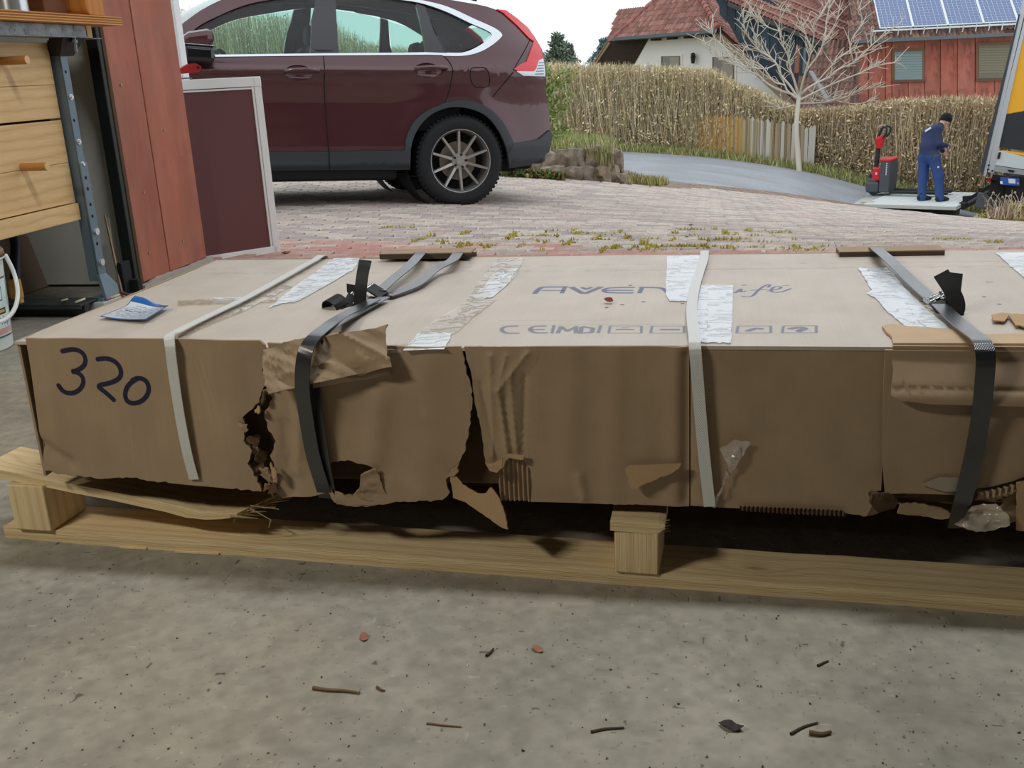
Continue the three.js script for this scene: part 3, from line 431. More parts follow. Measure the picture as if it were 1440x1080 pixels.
part('torn_edge', sheet(tp(jag([[1394, 447], [1410, 444], [1440, 446], [1480, 452], [1480, 462], [1440, 464], [1428, 462], [1418, 448], [1412, 456], [1396, 455]], 1, 59)), [], lidF(0.006), 0.01, 0.002), std(0xf2dcb8, 0.6, { map: T.card }), box, 'patch of brown tape torn on the lid');
// packing tape on the lid: clear film with wrinkles
T.tape = tex(512, 512, [0.3, 0.3], (u, v) => { const q = fbm(u * 5, v * 5, 5, 5, 3), f = Math.abs(fbm(u * 9 + q * 3, v * 14, 0, 55, 3) - 0.5); return 0.4 + Math.exp(-f * 30) * 0.6; }, false);
M.tape = phys(0xe9f0f6, 0.22, { transmission: 0.30, thickness: 0, ior: 1.62, bumpMap: T.tape, bumpScale: 0.003 });
M.tapeClear = phys(0xe8e2d8, 0.22, { transmission: 0.86, thickness: 0, ior: 1.5, bumpMap: T.tape, bumpScale: 0.004 });
const tapeOn = (poly, seed, m = M.tape, amp = 0.9) => part('packing_tape', sheet(tp(jag(poly, amp, seed, 4)), [], (x, w) => lidF(0.0012)(x, w).add(V(0, 0.0016 * (fbm(x * 60, w * 60, 0, seed, 3)), 0)), 0.009, 0), m, box);
tapeOn([[470, 363, 0], [506, 363], [498, 378], [455, 403], [414, 426], [398, 426], [378, 434], [410, 406, 0]], 61);
tapeOn([[400, 398, 0], [412, 402], [340, 440, 0], [262, 470], [248, 471], [300, 446, 0]], 62, M.tapeClear);
tapeOn([[700, 364, 0], [738, 364], [724, 390], [712, 402], [680, 422], [655, 424], [668, 404, 0]], 63, M.tapeClear);
tapeOn([[700, 383, 0], [728, 378], [712, 402], [690, 420], [664, 420]], 64);
tapeOn([[664, 423, 0], [700, 421], [640, 466, 0], [588, 466], [612, 450, 0]], 65, M.tapeClear);
tapeOn([[588, 464], [636, 465], [624, 487, 0], [566, 487, 0]], 66);
tapeOn([[938, 361, 0], [989, 360, 0], [980, 424], [942, 424], [936, 414]], 67);
tapeOn([[978, 402], [1031, 402, 0], [1030, 440], [1028, 484], [976, 482, 0]], 68);
tapeOn([[1206, 377], [1246, 378], [1268, 406], [1300, 434], [1340, 466], [1312, 466], [1280, 465], [1246, 438], [1230, 420], [1218, 414], [1226, 410]], 69);
tapeOn([[1246, 380], [1256, 386], [1282, 418], [1262, 420]], 70);
tapeOn([[1400, 357, 0], [1470, 357, 0], [1490, 400], [1440, 392]], 71);
tapeOn([[250, 423], [390, 418], [398, 424], [250, 430]], 72, M.tapeClear); tapeOn([[300, 419, 0], [352, 418], [350, 421], [302, 423]], 73);
// a loose scrap of clear tape on the front and the clear bag at the lower right
M.film = phys(0xe6e2da, 0.2, { transmission: 0.55, thickness: 0, ior: 1.5, bumpMap: T.tape, bumpScale: 0.006 });
flapOn('tape_scrap', jag([[1012, 632], [1034, 618], [1055, 622], [1046, 640], [1030, 662], [1016, 690], [1006, 714], [998, 712], [1012, 690], [1024, 655]], 1.2, 81), V(0.05, 0.2, ZF + 0.010), V(0, 0, 1), wr(0.012, 18, 13), M.film, 0.006, 0, null, 'loose scrap of clear tape');
flapOn('plastic_wrap', jag([[1344, 738], [1360, 724], [1368, 712], [1400, 708], [1414, 722], [1418, 738], [1396, 746], [1372, 748]], 1, 82), V(0.4, 0.13, ZF + 0.030), V(0, 0.35, 1), wr(0.05, 26, 14), phys(0xd9cfbe, 0.16, { transmission: 0.35, thickness: 0, ior: 1.5 }), 0.005, 0, null, 'crumpled clear plastic wrap');
// document pouch on the lid
{ const c = document.createElement('canvas'); c.width = 256; c.height = 192; const g = c.getContext('2d'); g.fillStyle = '#2f6db4'; g.fillRect(0, 0, 256, 192); g.fillStyle = '#dfe9f4'; g.fillRect(6, 30, 244, 156); g.fillStyle = '#8fa3bd'; const r = rng(5); for (let y = 44; y < 176; y += 11) for (let x = 18; x < 232;) { const w = 6 + r() * 26; if (r() < 0.62) g.fillRect(x, y, w, 4); x += w + 5; } g.fillStyle = '#27406a'; for (let i = 0; i < 5; i++) g.fillRect(40 + i * 30, 90 + (i % 2) * 5, 22, 6);
  const t = new THREE.CanvasTexture(c); t.colorSpace = THREE.SRGBColorSpace; t.magFilter = THREE.LinearFilter;
  const A = tp([[141, 450], [206, 456], [238, 436], [192, 430]]), P = (u, v) => [0, 1].map((k) => mix(mix(A[0][k], A[1][k], u), mix(A[3][k], A[2][k], u), v));
  part('document_pouch', sheet([[0, 0], [1, 0], [1, 1], [0, 1]], [], (u, v) => { const q = P(u, v); return V(q[0], YT + 0.005 + 0.004 * Math.pow(Math.abs(u - 0.4) * 1.6, 2) + 0.012 * step(0.7, 1, v) * step(0.9, 0.2, u), -q[1]); }, 0.1, 0.0008), phys(0xffffff, 0.25, { map: t, clearcoat: 0.6 }), box, 'blue and white shipping papers in a clear pouch'); }
// ---------------------------------------------------------------- the pallet under the box
const pallet = thing('wooden_pallet', 'light softwood pallet with a snapped front plank, lying under the long box', 'pallet', [0, 0, 0]);
const PROT = -0.0466, frontLine = (x) => -1.331 + (x - 0) * 0.0466;    // z of the front of the bottom board
function palletBoard(y, zc, w, h, seed, ragged = 0) {
  const L = 2.30, prof = [[0, 0], [0, h], [w, h], [w, 0]], n = 60, pos = [];
  const st = []; for (let i = 0; i <= n; i++) { const x = -L / 2 + L * i / n, a = ragged * (fbm(x * 6, 1, 0, seed, 3) - 0.5), b = ragged * 0.5 * (fbm(x * 11, 5, 0, seed + 1, 3) - 0.5); st.push([V(x, 0, 0 + a), V(x, h + b, 0 + a * 0.4), V(x, h + b, -w), V(x, 0, -w)]); }
  return loft4(st, 0.5);
}
function loft4(st, off = 0) {      // stations of four corners: front bottom, front top, back top, back bottom
  const g = [], put = (a, b, c, d, U) => { g.push([a, b, c, U[0], U[1], U[2]], [a, c, d, U[0], U[2], U[3]]); }; let len = off;
  const pos = [], uv = [];
  for (let i = 0; i + 1 < st.length; i++) { const A = st[i], B = st[i + 1], d = A[1].distanceTo(B[1]); let v = 0; for (let k = 0; k < 4; k++) { const k2 = (k + 1) % 4, h = A[k].distanceTo(A[k2]); put(A[k], B[k], B[k2], A[k2], [[len, v], [len + d, v], [len + d, v + h], [len, v + h]]); v += h; } len += d; }
  const E = (q, f) => { const [a, b, c, d] = f ? [q[0], q[1], q[2], q[3]] : [q[3], q[2], q[1], q[0]]; put(d, c, b, a, [[0, 0], [0.02, 0], [0.02, 0.06], [0, 0.06]]); };
  E(st[0], true); E(st[st.length - 1], false);
  for (const t of g) for (let k = 0; k < 3; k++) { pos.push(t[k].x, t[k].y, t[k].z); uv.push(...t[k + 3]); }
  let o = new THREE.BufferGeometry(); o.setAttribute('position', new THREE.Float32BufferAttribute(pos, 3)); o.setAttribute('uv', new THREE.Float32BufferAttribute(uv, 2)); o.computeVertexNormals(); return o;
}
{ const place = (m, x, z) => { m.position.set(x, 0, z); m.rotation.y = PROT; return m; };
  const cx = -0.06;
  place(part('bottom_board', palletBoard(0, 0, 0.098, 0.022, 3, 0.006), M.palletWood, pallet), cx, frontLine(cx));
  for (let i = 0; i < 2; i++) part('bark_strip', bx(0.05 + 0.03 * (i % 2), 0.003, 0.004, -0.95 + i * 0.12 + 0.37 * (i > 2), 0.0022, frontLine(-0.95 + i * 0.12 + 0.37 * (i > 2)) + 0.004, 0), M.palletWood, pallet);
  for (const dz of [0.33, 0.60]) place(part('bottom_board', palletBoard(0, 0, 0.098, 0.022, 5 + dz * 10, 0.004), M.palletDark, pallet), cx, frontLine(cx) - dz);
  const blk = (px, py, w, d, h, m, seed) => { const p = onY(px, py, 0.022); const b = part('block', sheetBlock(w, h, d, seed), m, pallet); b.position.set(p.x, 0.022, p.z); b.rotation.y = PROT; return b; };
  function sheetBlock(w, h, d, seed) { const g = bx(w, h, d, 0, h / 2, -d / 2, 0.004, 'y', seed); return g; }
  const hL = onZ(40, 681, onY(45, 747, 0.022).z).y - 0.022; globalThis.hL = hL;
  blk(47, 747, 0.073, 0.10, hL - 0.002, M.palletWood, 1);
  const hC = onZ(895, 742, onY(895, 807, 0.022).z).y - 0.022;
  blk(895, 808, 0.066, 0.095, hC + 0.006, M.palletWood, 2);
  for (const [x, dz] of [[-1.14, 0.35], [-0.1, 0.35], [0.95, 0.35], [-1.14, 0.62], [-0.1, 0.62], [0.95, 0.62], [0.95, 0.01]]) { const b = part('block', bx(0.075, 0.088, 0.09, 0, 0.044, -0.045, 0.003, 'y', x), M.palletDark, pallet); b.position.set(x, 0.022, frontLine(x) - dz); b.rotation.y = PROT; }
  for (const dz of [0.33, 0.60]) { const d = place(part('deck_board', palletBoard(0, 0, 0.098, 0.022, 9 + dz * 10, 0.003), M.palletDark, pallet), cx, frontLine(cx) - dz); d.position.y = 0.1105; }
  // the stub of the snapped plank on the middle block
  const zc = onY(895, 807, 0.022).z + 0.006;
  const S = [[858, 722, 733, 746], [875, 723, 733, 747], [895, 723.5, 734, 749], [912, 724, 735, 751], [926, 725, 736, 750], [935, 727, 738, 744]].map(([x, b, f, lo], i) => { const F = onZ(x, f, zc), B = onZ(x, lo, zc - 0.002); return [B, F, V(F.x + 0.001, F.y + 0.004, zc - 0.085), V(F.x + 0.001, F.y - 0.018, zc - 0.085)]; });
  part('plank_stub', loft4(S, 0.3), M.palletWood, pallet, 'splintered stub of the snapped plank');
  const sp = rng(6); for (let i = 0; i < 5; i++) { const a = onZ(932, 733 + i * 3.5, zc - 0.01 - 0.008 * i), b = onZ(940 + sp() * 4, 731 + i * 4, zc - 0.014 - 0.008 * i); part('splinter', rod(a, b, 0.0018, 0.0006, 5), M.palletWood, pallet); }
  // the snapped plank itself, its right end sagging
  const zp = -1.384, P = [[0, 661, 673], [34, 667, 680], [68, 673.5, 686], [102, 681, 693], [150, 690, 702], [200, 700, 713], [233, 707, 720], [262, 713.5, 728], [290, 719, 731], [312, 721.5, 730], [333, 722, 727]];
  const st = P.map(([x, t, b], i) => { const k = i / (P.length - 1), z = zp + 0.018 * k * k, F = onZ(x, t, z), B = onZ(x, b, z), w = 0.098 - 0.02 * Math.max(0, k - 0.8) * 4, up = -0.002 + 0.010 * step(0.5, 1, k); return [B, F, V(F.x + 0.004 + 0.05 * step(0.85, 1, k), F.y + up, z - w), V(F.x + 0.004 + 0.05 * step(0.85, 1, k), F.y + up - 0.018 + 0.008 * step(0.8, 1, k), z - w)]; });
  const a0 = st[0].map((p) => p.clone().add(V(-0.035, 0.006, 0))); st.unshift(a0);
  part('broken_plank', loft4(st, 0.1), M.palletWood, pallet, 'snapped front plank with a splintered end');
  const q = rng(9), e0 = st[st.length - 1]; for (let i = 0; i < 16; i++) { const k = i / 15, a = e0[1].clone().lerp(e0[2], k).add(V(-0.012, -0.004 - 0.004 * q(), 0)), b = a.clone().add(V(0.024 + 0.026 * q(), (q() - 0.5) * 0.012, -0.01 + (q() - 0.5) * 0.02)); part('splinter', rod(a, b, 0.0028, 0.0005, 5), q() < 0.4 ? M.palletDark : M.palletWood, pallet); }
  for (const l of [[[352, 715], [381, 731]], [[381, 731], [378, 742]], [[370, 714], [388, 713]], [[331, 726], [329, 735]], [[352, 711], [392, 716]]]) part('splinter', rod(onZ(...l[0], zp + 0.012), onZ(...l[1], zp + 0.006), 0.0013, 0.0008, 5), M.palletWood, pallet);
}

// ---------------------------------------------------------------- tie-down straps
T.weave = tex(64, 64, [0.004, 0.003], (u, v) => 0.5 + 0.5 * Math.sin(u * 6.283) * Math.sin(v * 6.283), false);
M.strapWhite = std(0xd6d8d6, 0.5, { bumpMap: T.weave, bumpScale: 0.0004 });
M.strapBlack = phys(0x12171d, 0.34, { bumpMap: T.weave, bumpScale: 0.0002, ior: 1.75, clearcoat: 0.6, clearcoatRoughness: 0.3 });
M.strapTail = std(0x0a0b0d, 0.6);
const SIDE = { lid: V(0, 1, 0), front: V(0, 0, 1) };
function strapRun(runs, w, seg = 90) {      // runs: lists of points with the normal of what they lie on
  const pts = [], nor = []; for (const [list, n] of runs) for (const p of list) { pts.push(p); nor.push(n); }
  const sides = pts.map((p, i) => { const a = pts[Math.max(0, i - 1)], b = pts[Math.min(pts.length - 1, i + 1)]; return V().crossVectors(b.clone().sub(a).normalize(), nor[i]).normalize(); });
  for (let i = 1; i < sides.length; i++) if (sides[i].dot(sides[i - 1]) < 0) sides[i].negate();
  return ribbon(pts, sides, w, 0.0018, seg);
}
const lidP = (px, py, h = 0.006) => { const p = onY(px, py, YT + h); return V(p.x, YT + h, p.z); };
const froP = (px, py, o = 0.014) => onZ(px, py, ZF + o);
const NU = V(0, 1, 0), NF = V(0, 0, 1), NM = V(0, 1, 1).normalize(), NB = V(0, 0, -1), NK = V(0, 1, -1).normalize();
const over = (p) => [[[V(p.x + 0.003, 0.16, ZB - 0.006), V(p.x + 0.002, YT - 0.02, ZB - 0.006)], NB], [[V(p.x, YT + 0.003, ZB - 0.003)], NK]];
{
  const s1 = thing('strap', 'white woven strap over the left end of the box beside the number 320', 'strap', [0, 0, 0], 0, 'white straps');
  part('webbing', strapRun([...over(lidP(447, 363)), [[lidP(440, 367), lidP(390, 395), lidP(340, 422), lidP(290, 446), lidP(248, 467, 0.007)], NU], [[froP(238, 474, 0.006)], NM], [[froP(239, 486), froP(243, 520), froP(254, 590), froP(264, 640), froP(273, 674, 0.01)], NF]], 0.0165), M.strapWhite, s1);
  const s2 = thing('strap', 'white woven strap across the middle of the box, over the printed lettering', 'strap', [0, 0, 0], 0, 'white straps');
  part('webbing', strapRun([...over(lidP(991, 360)), [[lidP(990, 364), lidP(983, 385), lidP(977, 405), lidP(973, 430), lidP(974, 455), lidP(977, 478, 0.006)], NU], [[froP(977, 484, 0.007)], NM], [[froP(978, 498, 0.012), froP(983, 560, 0.012), froP(990, 640, 0.012), froP(998, 712, 0.010)], NF]], 0.0165), M.strapWhite, s2);
  // left black strap
  const s3 = thing('strap', 'black cam-buckle strap with a curled loop and an upright tail, left on the lid', 'strap', [0, 0, 0], 0, 'black straps');
  part('webbing', strapRun([[[lidP(527, 421, 0.012), lidP(505, 432, 0.010), lidP(482, 444, 0.010), lidP(462, 457, 0.016)], NU], [[froP(440, 476, 0.020), froP(432, 489, 0.036)], NM], [[froP(427, 506, 0.042), froP(425, 545, 0.040), froP(431, 590, 0.030), froP(440, 640, 0.024), froP(452, 680, 0.014), froP(458, 700, 0.0)], NF]], 0.0225), M.strapBlack, s3);
  part('webbing', strapRun([[[lidP(540, 418, 0.008), lidP(500, 440, 0.008), lidP(468, 458, 0.013)], NU], [[froP(446, 478, 0.006)], NM], [[froP(440, 500, 0.008), froP(439, 530, 0.010), froP(442, 560, 0.014), froP(448, 610, 0.015), froP(456, 660, 0.012), froP(464, 698, 0.0)], NF]], 0.0225), M.strapBlack, s3);
  part('webbing', strapRun([...over(lidP(588, 358)), [[lidP(590, 358, 0.024), lidP(575, 374, 0.022), lidP(552, 393, 0.016), lidP(534, 409, 0.014)], NU]], 0.022), M.strapBlack, s3);
  part('webbing', strapRun([...over(lidP(640, 362)), [[lidP(634, 367, 0.020), lidP(612, 379, 0.014), lidP(584, 401, 0.008), lidP(560, 411, 0.006), lidP(545, 416, 0.006)], NU]], 0.022), M.strapBlack, s3);
  const d = onY(512, 430, YT).sub(EYE).dot(ray(720, 540).normalize()), A = (x, y, q = 0) => at(x, y, d + q);
  const R_ = V(1, 0, 0);
  part('strap_tail', ribbon([A(528, 418, 0.04), A(516, 432, 0.02), A(507, 430, 0.0), A(507, 410, -0.01), A(510, 385, -0.01), A(514, 366, 0.0)], [R_, R_, R_, R_, R_, V(0.95, -0.25, 0)], 0.0215, 0.0016, 40), M.strapTail, s3);
  part('strap_tail', ribbon([A(509, 409, 0.02), A(498, 407, 0.03), A(488, 405, 0.04)], [NU, NU, NU], 0.016, 0.0016, 10), M.strapTail, s3);
  { const c = A(473, 431, 0.0), pts = [], sd = []; const ax = V(0.48, 0.24, -0.85).normalize(), e1 = V(1, 0, 0).addScaledVector(ax, -ax.x).normalize(), e2 = V().crossVectors(ax, e1); for (let i = 0; i <= 14; i++) { const a = 0.5 + i / 14 * 5.6, r = 0.0205 - 0.0004 * i; pts.push(c.clone().addScaledVector(e1, Math.cos(a) * r * 1.15).addScaledVector(e2, Math.sin(a) * r)); sd.push(ax); } pts.unshift(A(500, 417, 0.02)); sd.unshift(ax); part('strap_loop', ribbon(pts, sd, 0.028, 0.0016, 50), M.strapTail, s3); }
  { const b = A(529, 415, 0.05), chrome = std(0xc8ccd0, 0.22, { metalness: 0.9 }); const bk = part('cam_buckle', [bx(0.044, 0.003, 0.004, 0, 0, 0.013, 0.001), bx(0.044, 0.003, 0.004, 0, 0, -0.013, 0.001), bx(0.004, 0.010, 0.030, -0.021, 0.002, 0, 0.001), bx(0.004, 0.010, 0.030, 0.021, 0.002, 0, 0.001), cyl(0.0035, 0.0035, 0.044, 0, 0, 0, 10).rotateZ(Math.PI / 2).translate(0, 0.004, 0.003)], chrome, s3); bk.position.copy(b); bk.rotation.set(0.35, -0.5, -0.25); part('cam_lever', bx(0.034, 0.004, 0.022, 0, 0.008, -0.002, 0.001), std(0x16181c, 0.4), bk);
    const b2 = part('cam_buckle', [bx(0.020, 0.003, 0.004, 0, 0, 0.011, 0.001), bx(0.020, 0.003, 0.004, 0, 0, -0.011, 0.001), bx(0.003, 0.006, 0.024, 0.009, 0, 0, 0.001), bx(0.003, 0.006, 0.024, -0.009, 0, 0, 0.001)], chrome, s3); b2.position.copy(A(496, 420, 0.02)); b2.rotation.set(0.5, -0.4, -0.1); }
  // right black strap
  const s4 = thing('strap', 'black cam-buckle strap with two crossed upright tails, right on the lid', 'strap', [0, 0, 0], 0, 'black straps');
  part('webbing', strapRun([[[lidP(1322, 428, 0.012), lidP(1340, 446, 0.010), lidP(1362, 465, 0.012)], NU], [[froP(1382, 483, 0.034)], NM], [[froP(1386, 500, 0.046), froP(1384, 540, 0.046), froP(1377, 600, 0.030), froP(1365, 660, 0.026), froP(1352, 712, 0.014), froP(1345, 742, -0.01)], NF]], 0.0235), M.strapBlack, s4);
  part('webbing', strapRun([...over(lidP(1232, 354)), [[lidP(1240, 356, 0.022), lidP(1258, 372, 0.020), lidP(1285, 398, 0.012), lidP(1310, 420, 0.010)], NU]], 0.022), M.strapBlack, s4);
  const d4 = onY(1330, 440, YT).sub(EYE).dot(ray(720, 540).normalize()), B = (x, y, q = 0) => at(x, y, d4 + q);
  part('strap_tail', ribbon([B(1316, 424, 0.02), B(1330, 440, 0.0), B(1341, 444, -0.012), B(1346, 430, -0.014), B(1338, 408, -0.010), B(1323, 384, 0.0)], [R_, R_, V(1, 0.1, 0), V(1, 0.1, 0), V(1, 0.35, 0), V(0.9, 0.4, 0)], 0.0225, 0.0016, 40), M.strapTail, s4);
  part('strap_tail', ribbon([B(1326, 420, 0.03), B(1328, 446, 0.02), B(1338, 446, 0.006), B(1340, 420, 0.004), B(1344, 384, 0.012)], [R_, R_, R_, R_, R_], 0.020, 0.0016, 40), M.strapTail, s4);
  { const chrome = std(0xc8ccd0, 0.22, { metalness: 0.9 }), bk = part('cam_buckle', [bx(0.030, 0.003, 0.004, 0, 0, 0.011, 0.001), bx(0.030, 0.003, 0.004, 0, 0, -0.011, 0.001), bx(0.030, 0.003, 0.004, 0, 0.004, 0, 0.001), bx(0.003, 0.008, 0.026, -0.014, 0.001, 0, 0.001), bx(0.003, 0.008, 0.026, 0.014, 0.001, 0, 0.001)], chrome, s4); bk.position.copy(B(1318, 422, 0.03)); bk.rotation.set(0.4, 0.5, 0.1); }
  // cardboard edge protectors under the black straps at the back edge
  const prot = (pxa, pxb, py, lift, label) => {
    const a = onY(pxa, py, YT), b = onY(pxb, py - 1, YT), L = b.x - a.x, t = thing('edge_protector', label, 'edge protector', [(a.x + b.x) / 2, YT, ZB], 0, null);
    part('top_leaf', bx(L, 0.004, 0.052, 0, lift + 0.006, 0.021, 0.001).rotateZ(0.01), M.card, t);
    part('inner_leaf', bx(L - 0.02, 0.004, 0.045, 0.004, lift * 0.3 + 0.004, 0.018, 0.001), M.cardDark, t);
    part('front_lip', bx(L, 0.011, 0.003, 0, lift + 0.001, 0.047, 0.001), std(0x4c4034, 0.9), t);
    part('back_leaf', bx(L, 0.06, 0.004, 0, -0.022, -0.009, 0.001), M.card, t);
  };
  prot(545, 670, 361, 0.009, 'folded brown cardboard edge protector under the left black strap');
  prot(1182, 1332, 364, 0.003, 'folded brown cardboard edge protector under the right black strap');
}
// ---------------------------------------------------------------- the workbench at the left wall
M.steelBlue = std(0x6d7f8c, 0.45, { metalness: 0.35, bumpMap: T.concreteBump, bumpScale: 0.0006 });
T.zinc = tex(256, 256, [0.4, 0.4], (u, v) => { const a = fbm(u * 14, v * 14, 14, 101, 4), k = 0.7 + 0.5 * (a - 0.5) - (vnoise(u * 50, v * 12, 0, 103) > 0.86 ? 0.18 : 0); return [196 * k, 206 * k, 212 * k]; });
M.zinc = std(0xffffff, 0.4, { map: T.zinc, metalness: 0.35 });
const bolt = std(0xd8dcde, 0.3, { metalness: 0.7 });
const bench = thing('workbench', 'steel-framed workbench with a thick plywood top at the left wall', 'workbench', [0, 0, 0]);
{
  const ply = []; for (let i = 0; i < 7; i++) part('plywood_layer', bx(0.62, 0.0038, 1.6, -2.0 - 0.31 - 0.0012 * (i % 2) - 0.0008 * hash(i, 1, 2), 0.948 + i * 0.0039, -3.345 + 0.8 + 0.001 * (i % 2), 0.0005, 'z', i), i % 2 ? std(0xb98a5c, 0.75, { map: T.pine }) : std(0xf0d3a8, 0.7, { map: T.pine }), bench);
  part('rail', [bx(0.05, 0.04, 1.5, -2.075, 0.926, -2.45, 0.003, 'z'), bx(0.062, 0.004, 1.5, -2.07, 0.907, -2.45, 0.001, 'z')], M.zinc, bench);
  part('spacer', bx(0.045, 0.043, 0.030, -2.072, 0.925, -3.218, 0.002), M.pine, bench);
  part('spacer_plate', bx(0.06, 0.003, 0.055, -2.065, 0.9035, -3.232, 0.001), M.zinc, bench);
  const br = part('corner_bracket', prism([V(-2.05, 0.905, -3.065), V(-2.05, 0.905, -3.185), V(-2.085, 0.850, -3.160), V(-2.085, 0.850, -3.085)], V(-0.05, 0, 0)), std(0x0d0e10, 0.5), bench);
  part('bolt', [cyl(0.006, 0.006, 0.05, -2.046, 0.885, -3.118, 10), cyl(0.010, 0.010, 0.010, -2.046, 0.893, -3.118, 6)], M.zinc, br);
  // the perforated leg: a channel with bolts, doubled towards the foot
  const leg = part('leg', [bx(0.004, 0.80, 0.036, -2.092, 0.50, -3.112, 0.001, 'y'), bx(0.03, 0.80, 0.004, -2.107, 0.50, -3.130, 0.001, 'y'), bx(0.004, 0.80, 0.020, -2.120, 0.50, -3.142, 0.001, 'y'), bx(0.035, 0.80, 0.004, -2.112, 0.50, -3.096, 0.001, 'y')], M.steelBlue, bench);
  const foot = part('leg_extension', bx(0.005, 0.42, 0.042, -2.086, 0.295, -3.110, 0.001, 'y'), M.steelBlue, bench);
  for (const y of [0.72, 0.575, 0.50]) part('bolt', [cyl(0.010, 0.010, 0.004, 0, 0, 0, 16), cyl(0.006, 0.006, 0.008, 0, 0.003, 0, 6)].map((g) => g.rotateZ(-Math.PI / 2).translate(-2.088, y, -3.110)), bolt, leg);
  for (const y of [0.455, 0.418, 0.365, 0.325, 0.23]) part('hole', cyl(0.0058, 0.0058, 0.0016, 0, 0, 0, 14).rotateZ(Math.PI / 2).translate(-2.0835, y, -3.108), std(0x0a0c0e, 0.9), foot);
  for (const y of [0.645, 0.80]) part('hole', cyl(0.0050, 0.0050, 0.0016, 0, 0, 0, 14).rotateZ(Math.PI / 2).translate(-2.090, y, -3.108), std(0x0a0c0e, 0.9), leg);
  for (const y of [0.272, 0.165]) part('bolt', [cyl(0.011, 0.011, 0.004, 0, 0, 0, 6), cyl(0.012, 0.009, 0.007, 0, 0.005, 0, 16)].map((g) => g.rotateZ(-Math.PI / 2).translate(-2.082, y, -3.108)), bolt, foot);
  part('foot', [prism([V(-2.084, 0.125, -3.090), V(-2.084, 0.125, -3.128), V(-2.070, 0.075, -3.165), V(-2.064, 0.045, -3.160), V(-2.060, 0.035, -3.075)], V(-0.012, 0, 0)), bx(0.06, 0.03, 0.10, -2.10, 0.03, -3.115, 0.002)], M.steelBlue, bench);
  part('foot_band', bx(0.004, 0.008, 0.085, -2.061, 0.036, -3.118, 0.001), std(0xa8463c, 0.7), bench);
  part('foot_plate', [bx(0.10, 0.034, 0.11, -2.105, 0.017, -3.10, 0.003)], std(0xb9c3c0, 0.6), bench);
}
// drawer cabinet hung under the bench
const cab = thing('drawer_cabinet', 'knotty pine drawer cabinet hung under the plywood workbench', 'drawer cabinet', [0, 0, 0]);
{
  const X = -2.12, zR = -3.082, L = 0.95, zc = zR + L / 2;
  part('carcass', bx(0.5, 0.52, L - 0.03, X - 0.03 - 0.25, 0.62, zc, 0.002, 'z'), std(0x2f2822, 0.9), cab);
  const front = (y0, ym, y1, px, py, seed) => { const d = part('drawer', [bx(0.02, ym - y0 - 0.001, L, X - 0.01, (y0 + ym) / 2, zc, 0.0015, 'z', seed), bx(0.02, y1 - ym - 0.001, L, X - 0.01, (ym + y1) / 2, zc, 0.0015, 'z', seed + 2.3)], M.pine, cab); const b = onX(px, py, X); part('peg_handle', [cyl(0.0125, 0.0125, 0.088, 0, 0, 0, 18).rotateZ(Math.PI / 2).translate(b.x + 0.044, b.y, b.z)], std(0xdcbc98, 0.6, { map: T.pine }), d); part('peg_end', cyl(0.0122, 0.0122, 0.002, 0, 0, 0, 18).rotateZ(Math.PI / 2).translate(b.x + 0.0885, b.y, b.z), M.pine, d); };
  front(0.655, 0.761, 0.893, 2, 86, 1); front(0.377, 0.510, 0.649, 31, 235, 3);
  part('base_board', bx(0.02, 0.056, L + 0.01, X - 0.002, 0.346, zc + 0.003, 0.0015, 'z', 7), M.pine, cab);
}
// things lying on the bench
{ const t = thing('metal_can', 'shiny metal can standing on the plywood bench top', 'can', onX(66, 2, -2.12).setY(0.977)); part('can_body', cyl(0.052, 0.052, 0.11, 0, 0.055, 0, 32), std(0xcfd6da, 0.25, { metalness: 0.8 }), t); part('rim', new THREE.TorusGeometry(0.052, 0.003, 8, 32).rotateX(Math.PI / 2).translate(0, 0.003, 0), std(0xcfd6da, 0.25, { metalness: 0.8 }), t); t.position.x = -2.12; t.position.z = -2.93; }
{ const s = new THREE.Shape(); s.moveTo(-0.045, 0.09); s.lineTo(-0.045, 0.02); s.quadraticCurveTo(-0.042, 0, -0.02, 0); s.lineTo(0.05, 0); s.lineTo(0.05, 0.09); const g = new THREE.ExtrudeGeometry(s, { depth: 0.09, bevelEnabled: true, bevelSize: 0.004, bevelThickness: 0.004, bevelSegments: 2 }).rotateY(Math.PI / 2);
  const m = single('wood_block', metric(g, 'y'), std(0xe0b070, 0.6, { map: T.pine }), 'light wooden block with a rounded corner on the plywood bench top', 'wood block'); m.position.set(-2.12, 0.979, -3.235); m.rotation.y = 0.0; }
{ const m = single('board_offcut', bx(0.16, 0.07, 0.12, 0, 0.035, 0, 0.003, 'z'), std(0x7c5636, 0.7, { map: T.pine }), 'dark brown wood offcut between the can and the rounded block', 'wood offcut'); m.position.set(-2.16, 0.975, -3.10); }
// under the bench
{ const X = -2.62, p = [[27, 331], [116, 331], [150, 440], [-40, 440], [-60, 331]].map(([a, b]) => onX(a, b, X)).map((q) => V(X, Math.max(q.y, 0.004), q.z));
  p[2].x = p[3].x = X + 0.05;
  single('hardboard_sheet', prism(p, V(-0.008, 0, 0)), std(0x8a7668, 0.9), 'brown hardboard sheet leaning on the wall under the workbench', 'board'); }
{ const a = onX(21, 338, -2.3), b = onX(22, 392, -2.28); single('rubber_hose', tube([a.clone().add(V(-0.02, 0.16, 0.02)), a, a.clone().lerp(b, 0.5), b], 0.017, 20, 12), std(0x1a1d21, 0.5), 'black hose hanging down under the drawer cabinet', 'hose');
  const g = bx(0.03, 0.066, 0.034, 0, 0, 0, 0.004), m = single('wooden_wedge', [g, bx(0.018, 0.02, 0.02, 0.004, -0.04, -0.004, 0.002)], std(0xe8d49c, 0.6, { map: T.pine }), 'small pale wooden block at the lower end of the black hose', 'wood block'); m.position.copy(onX(22, 406, -2.28)); }
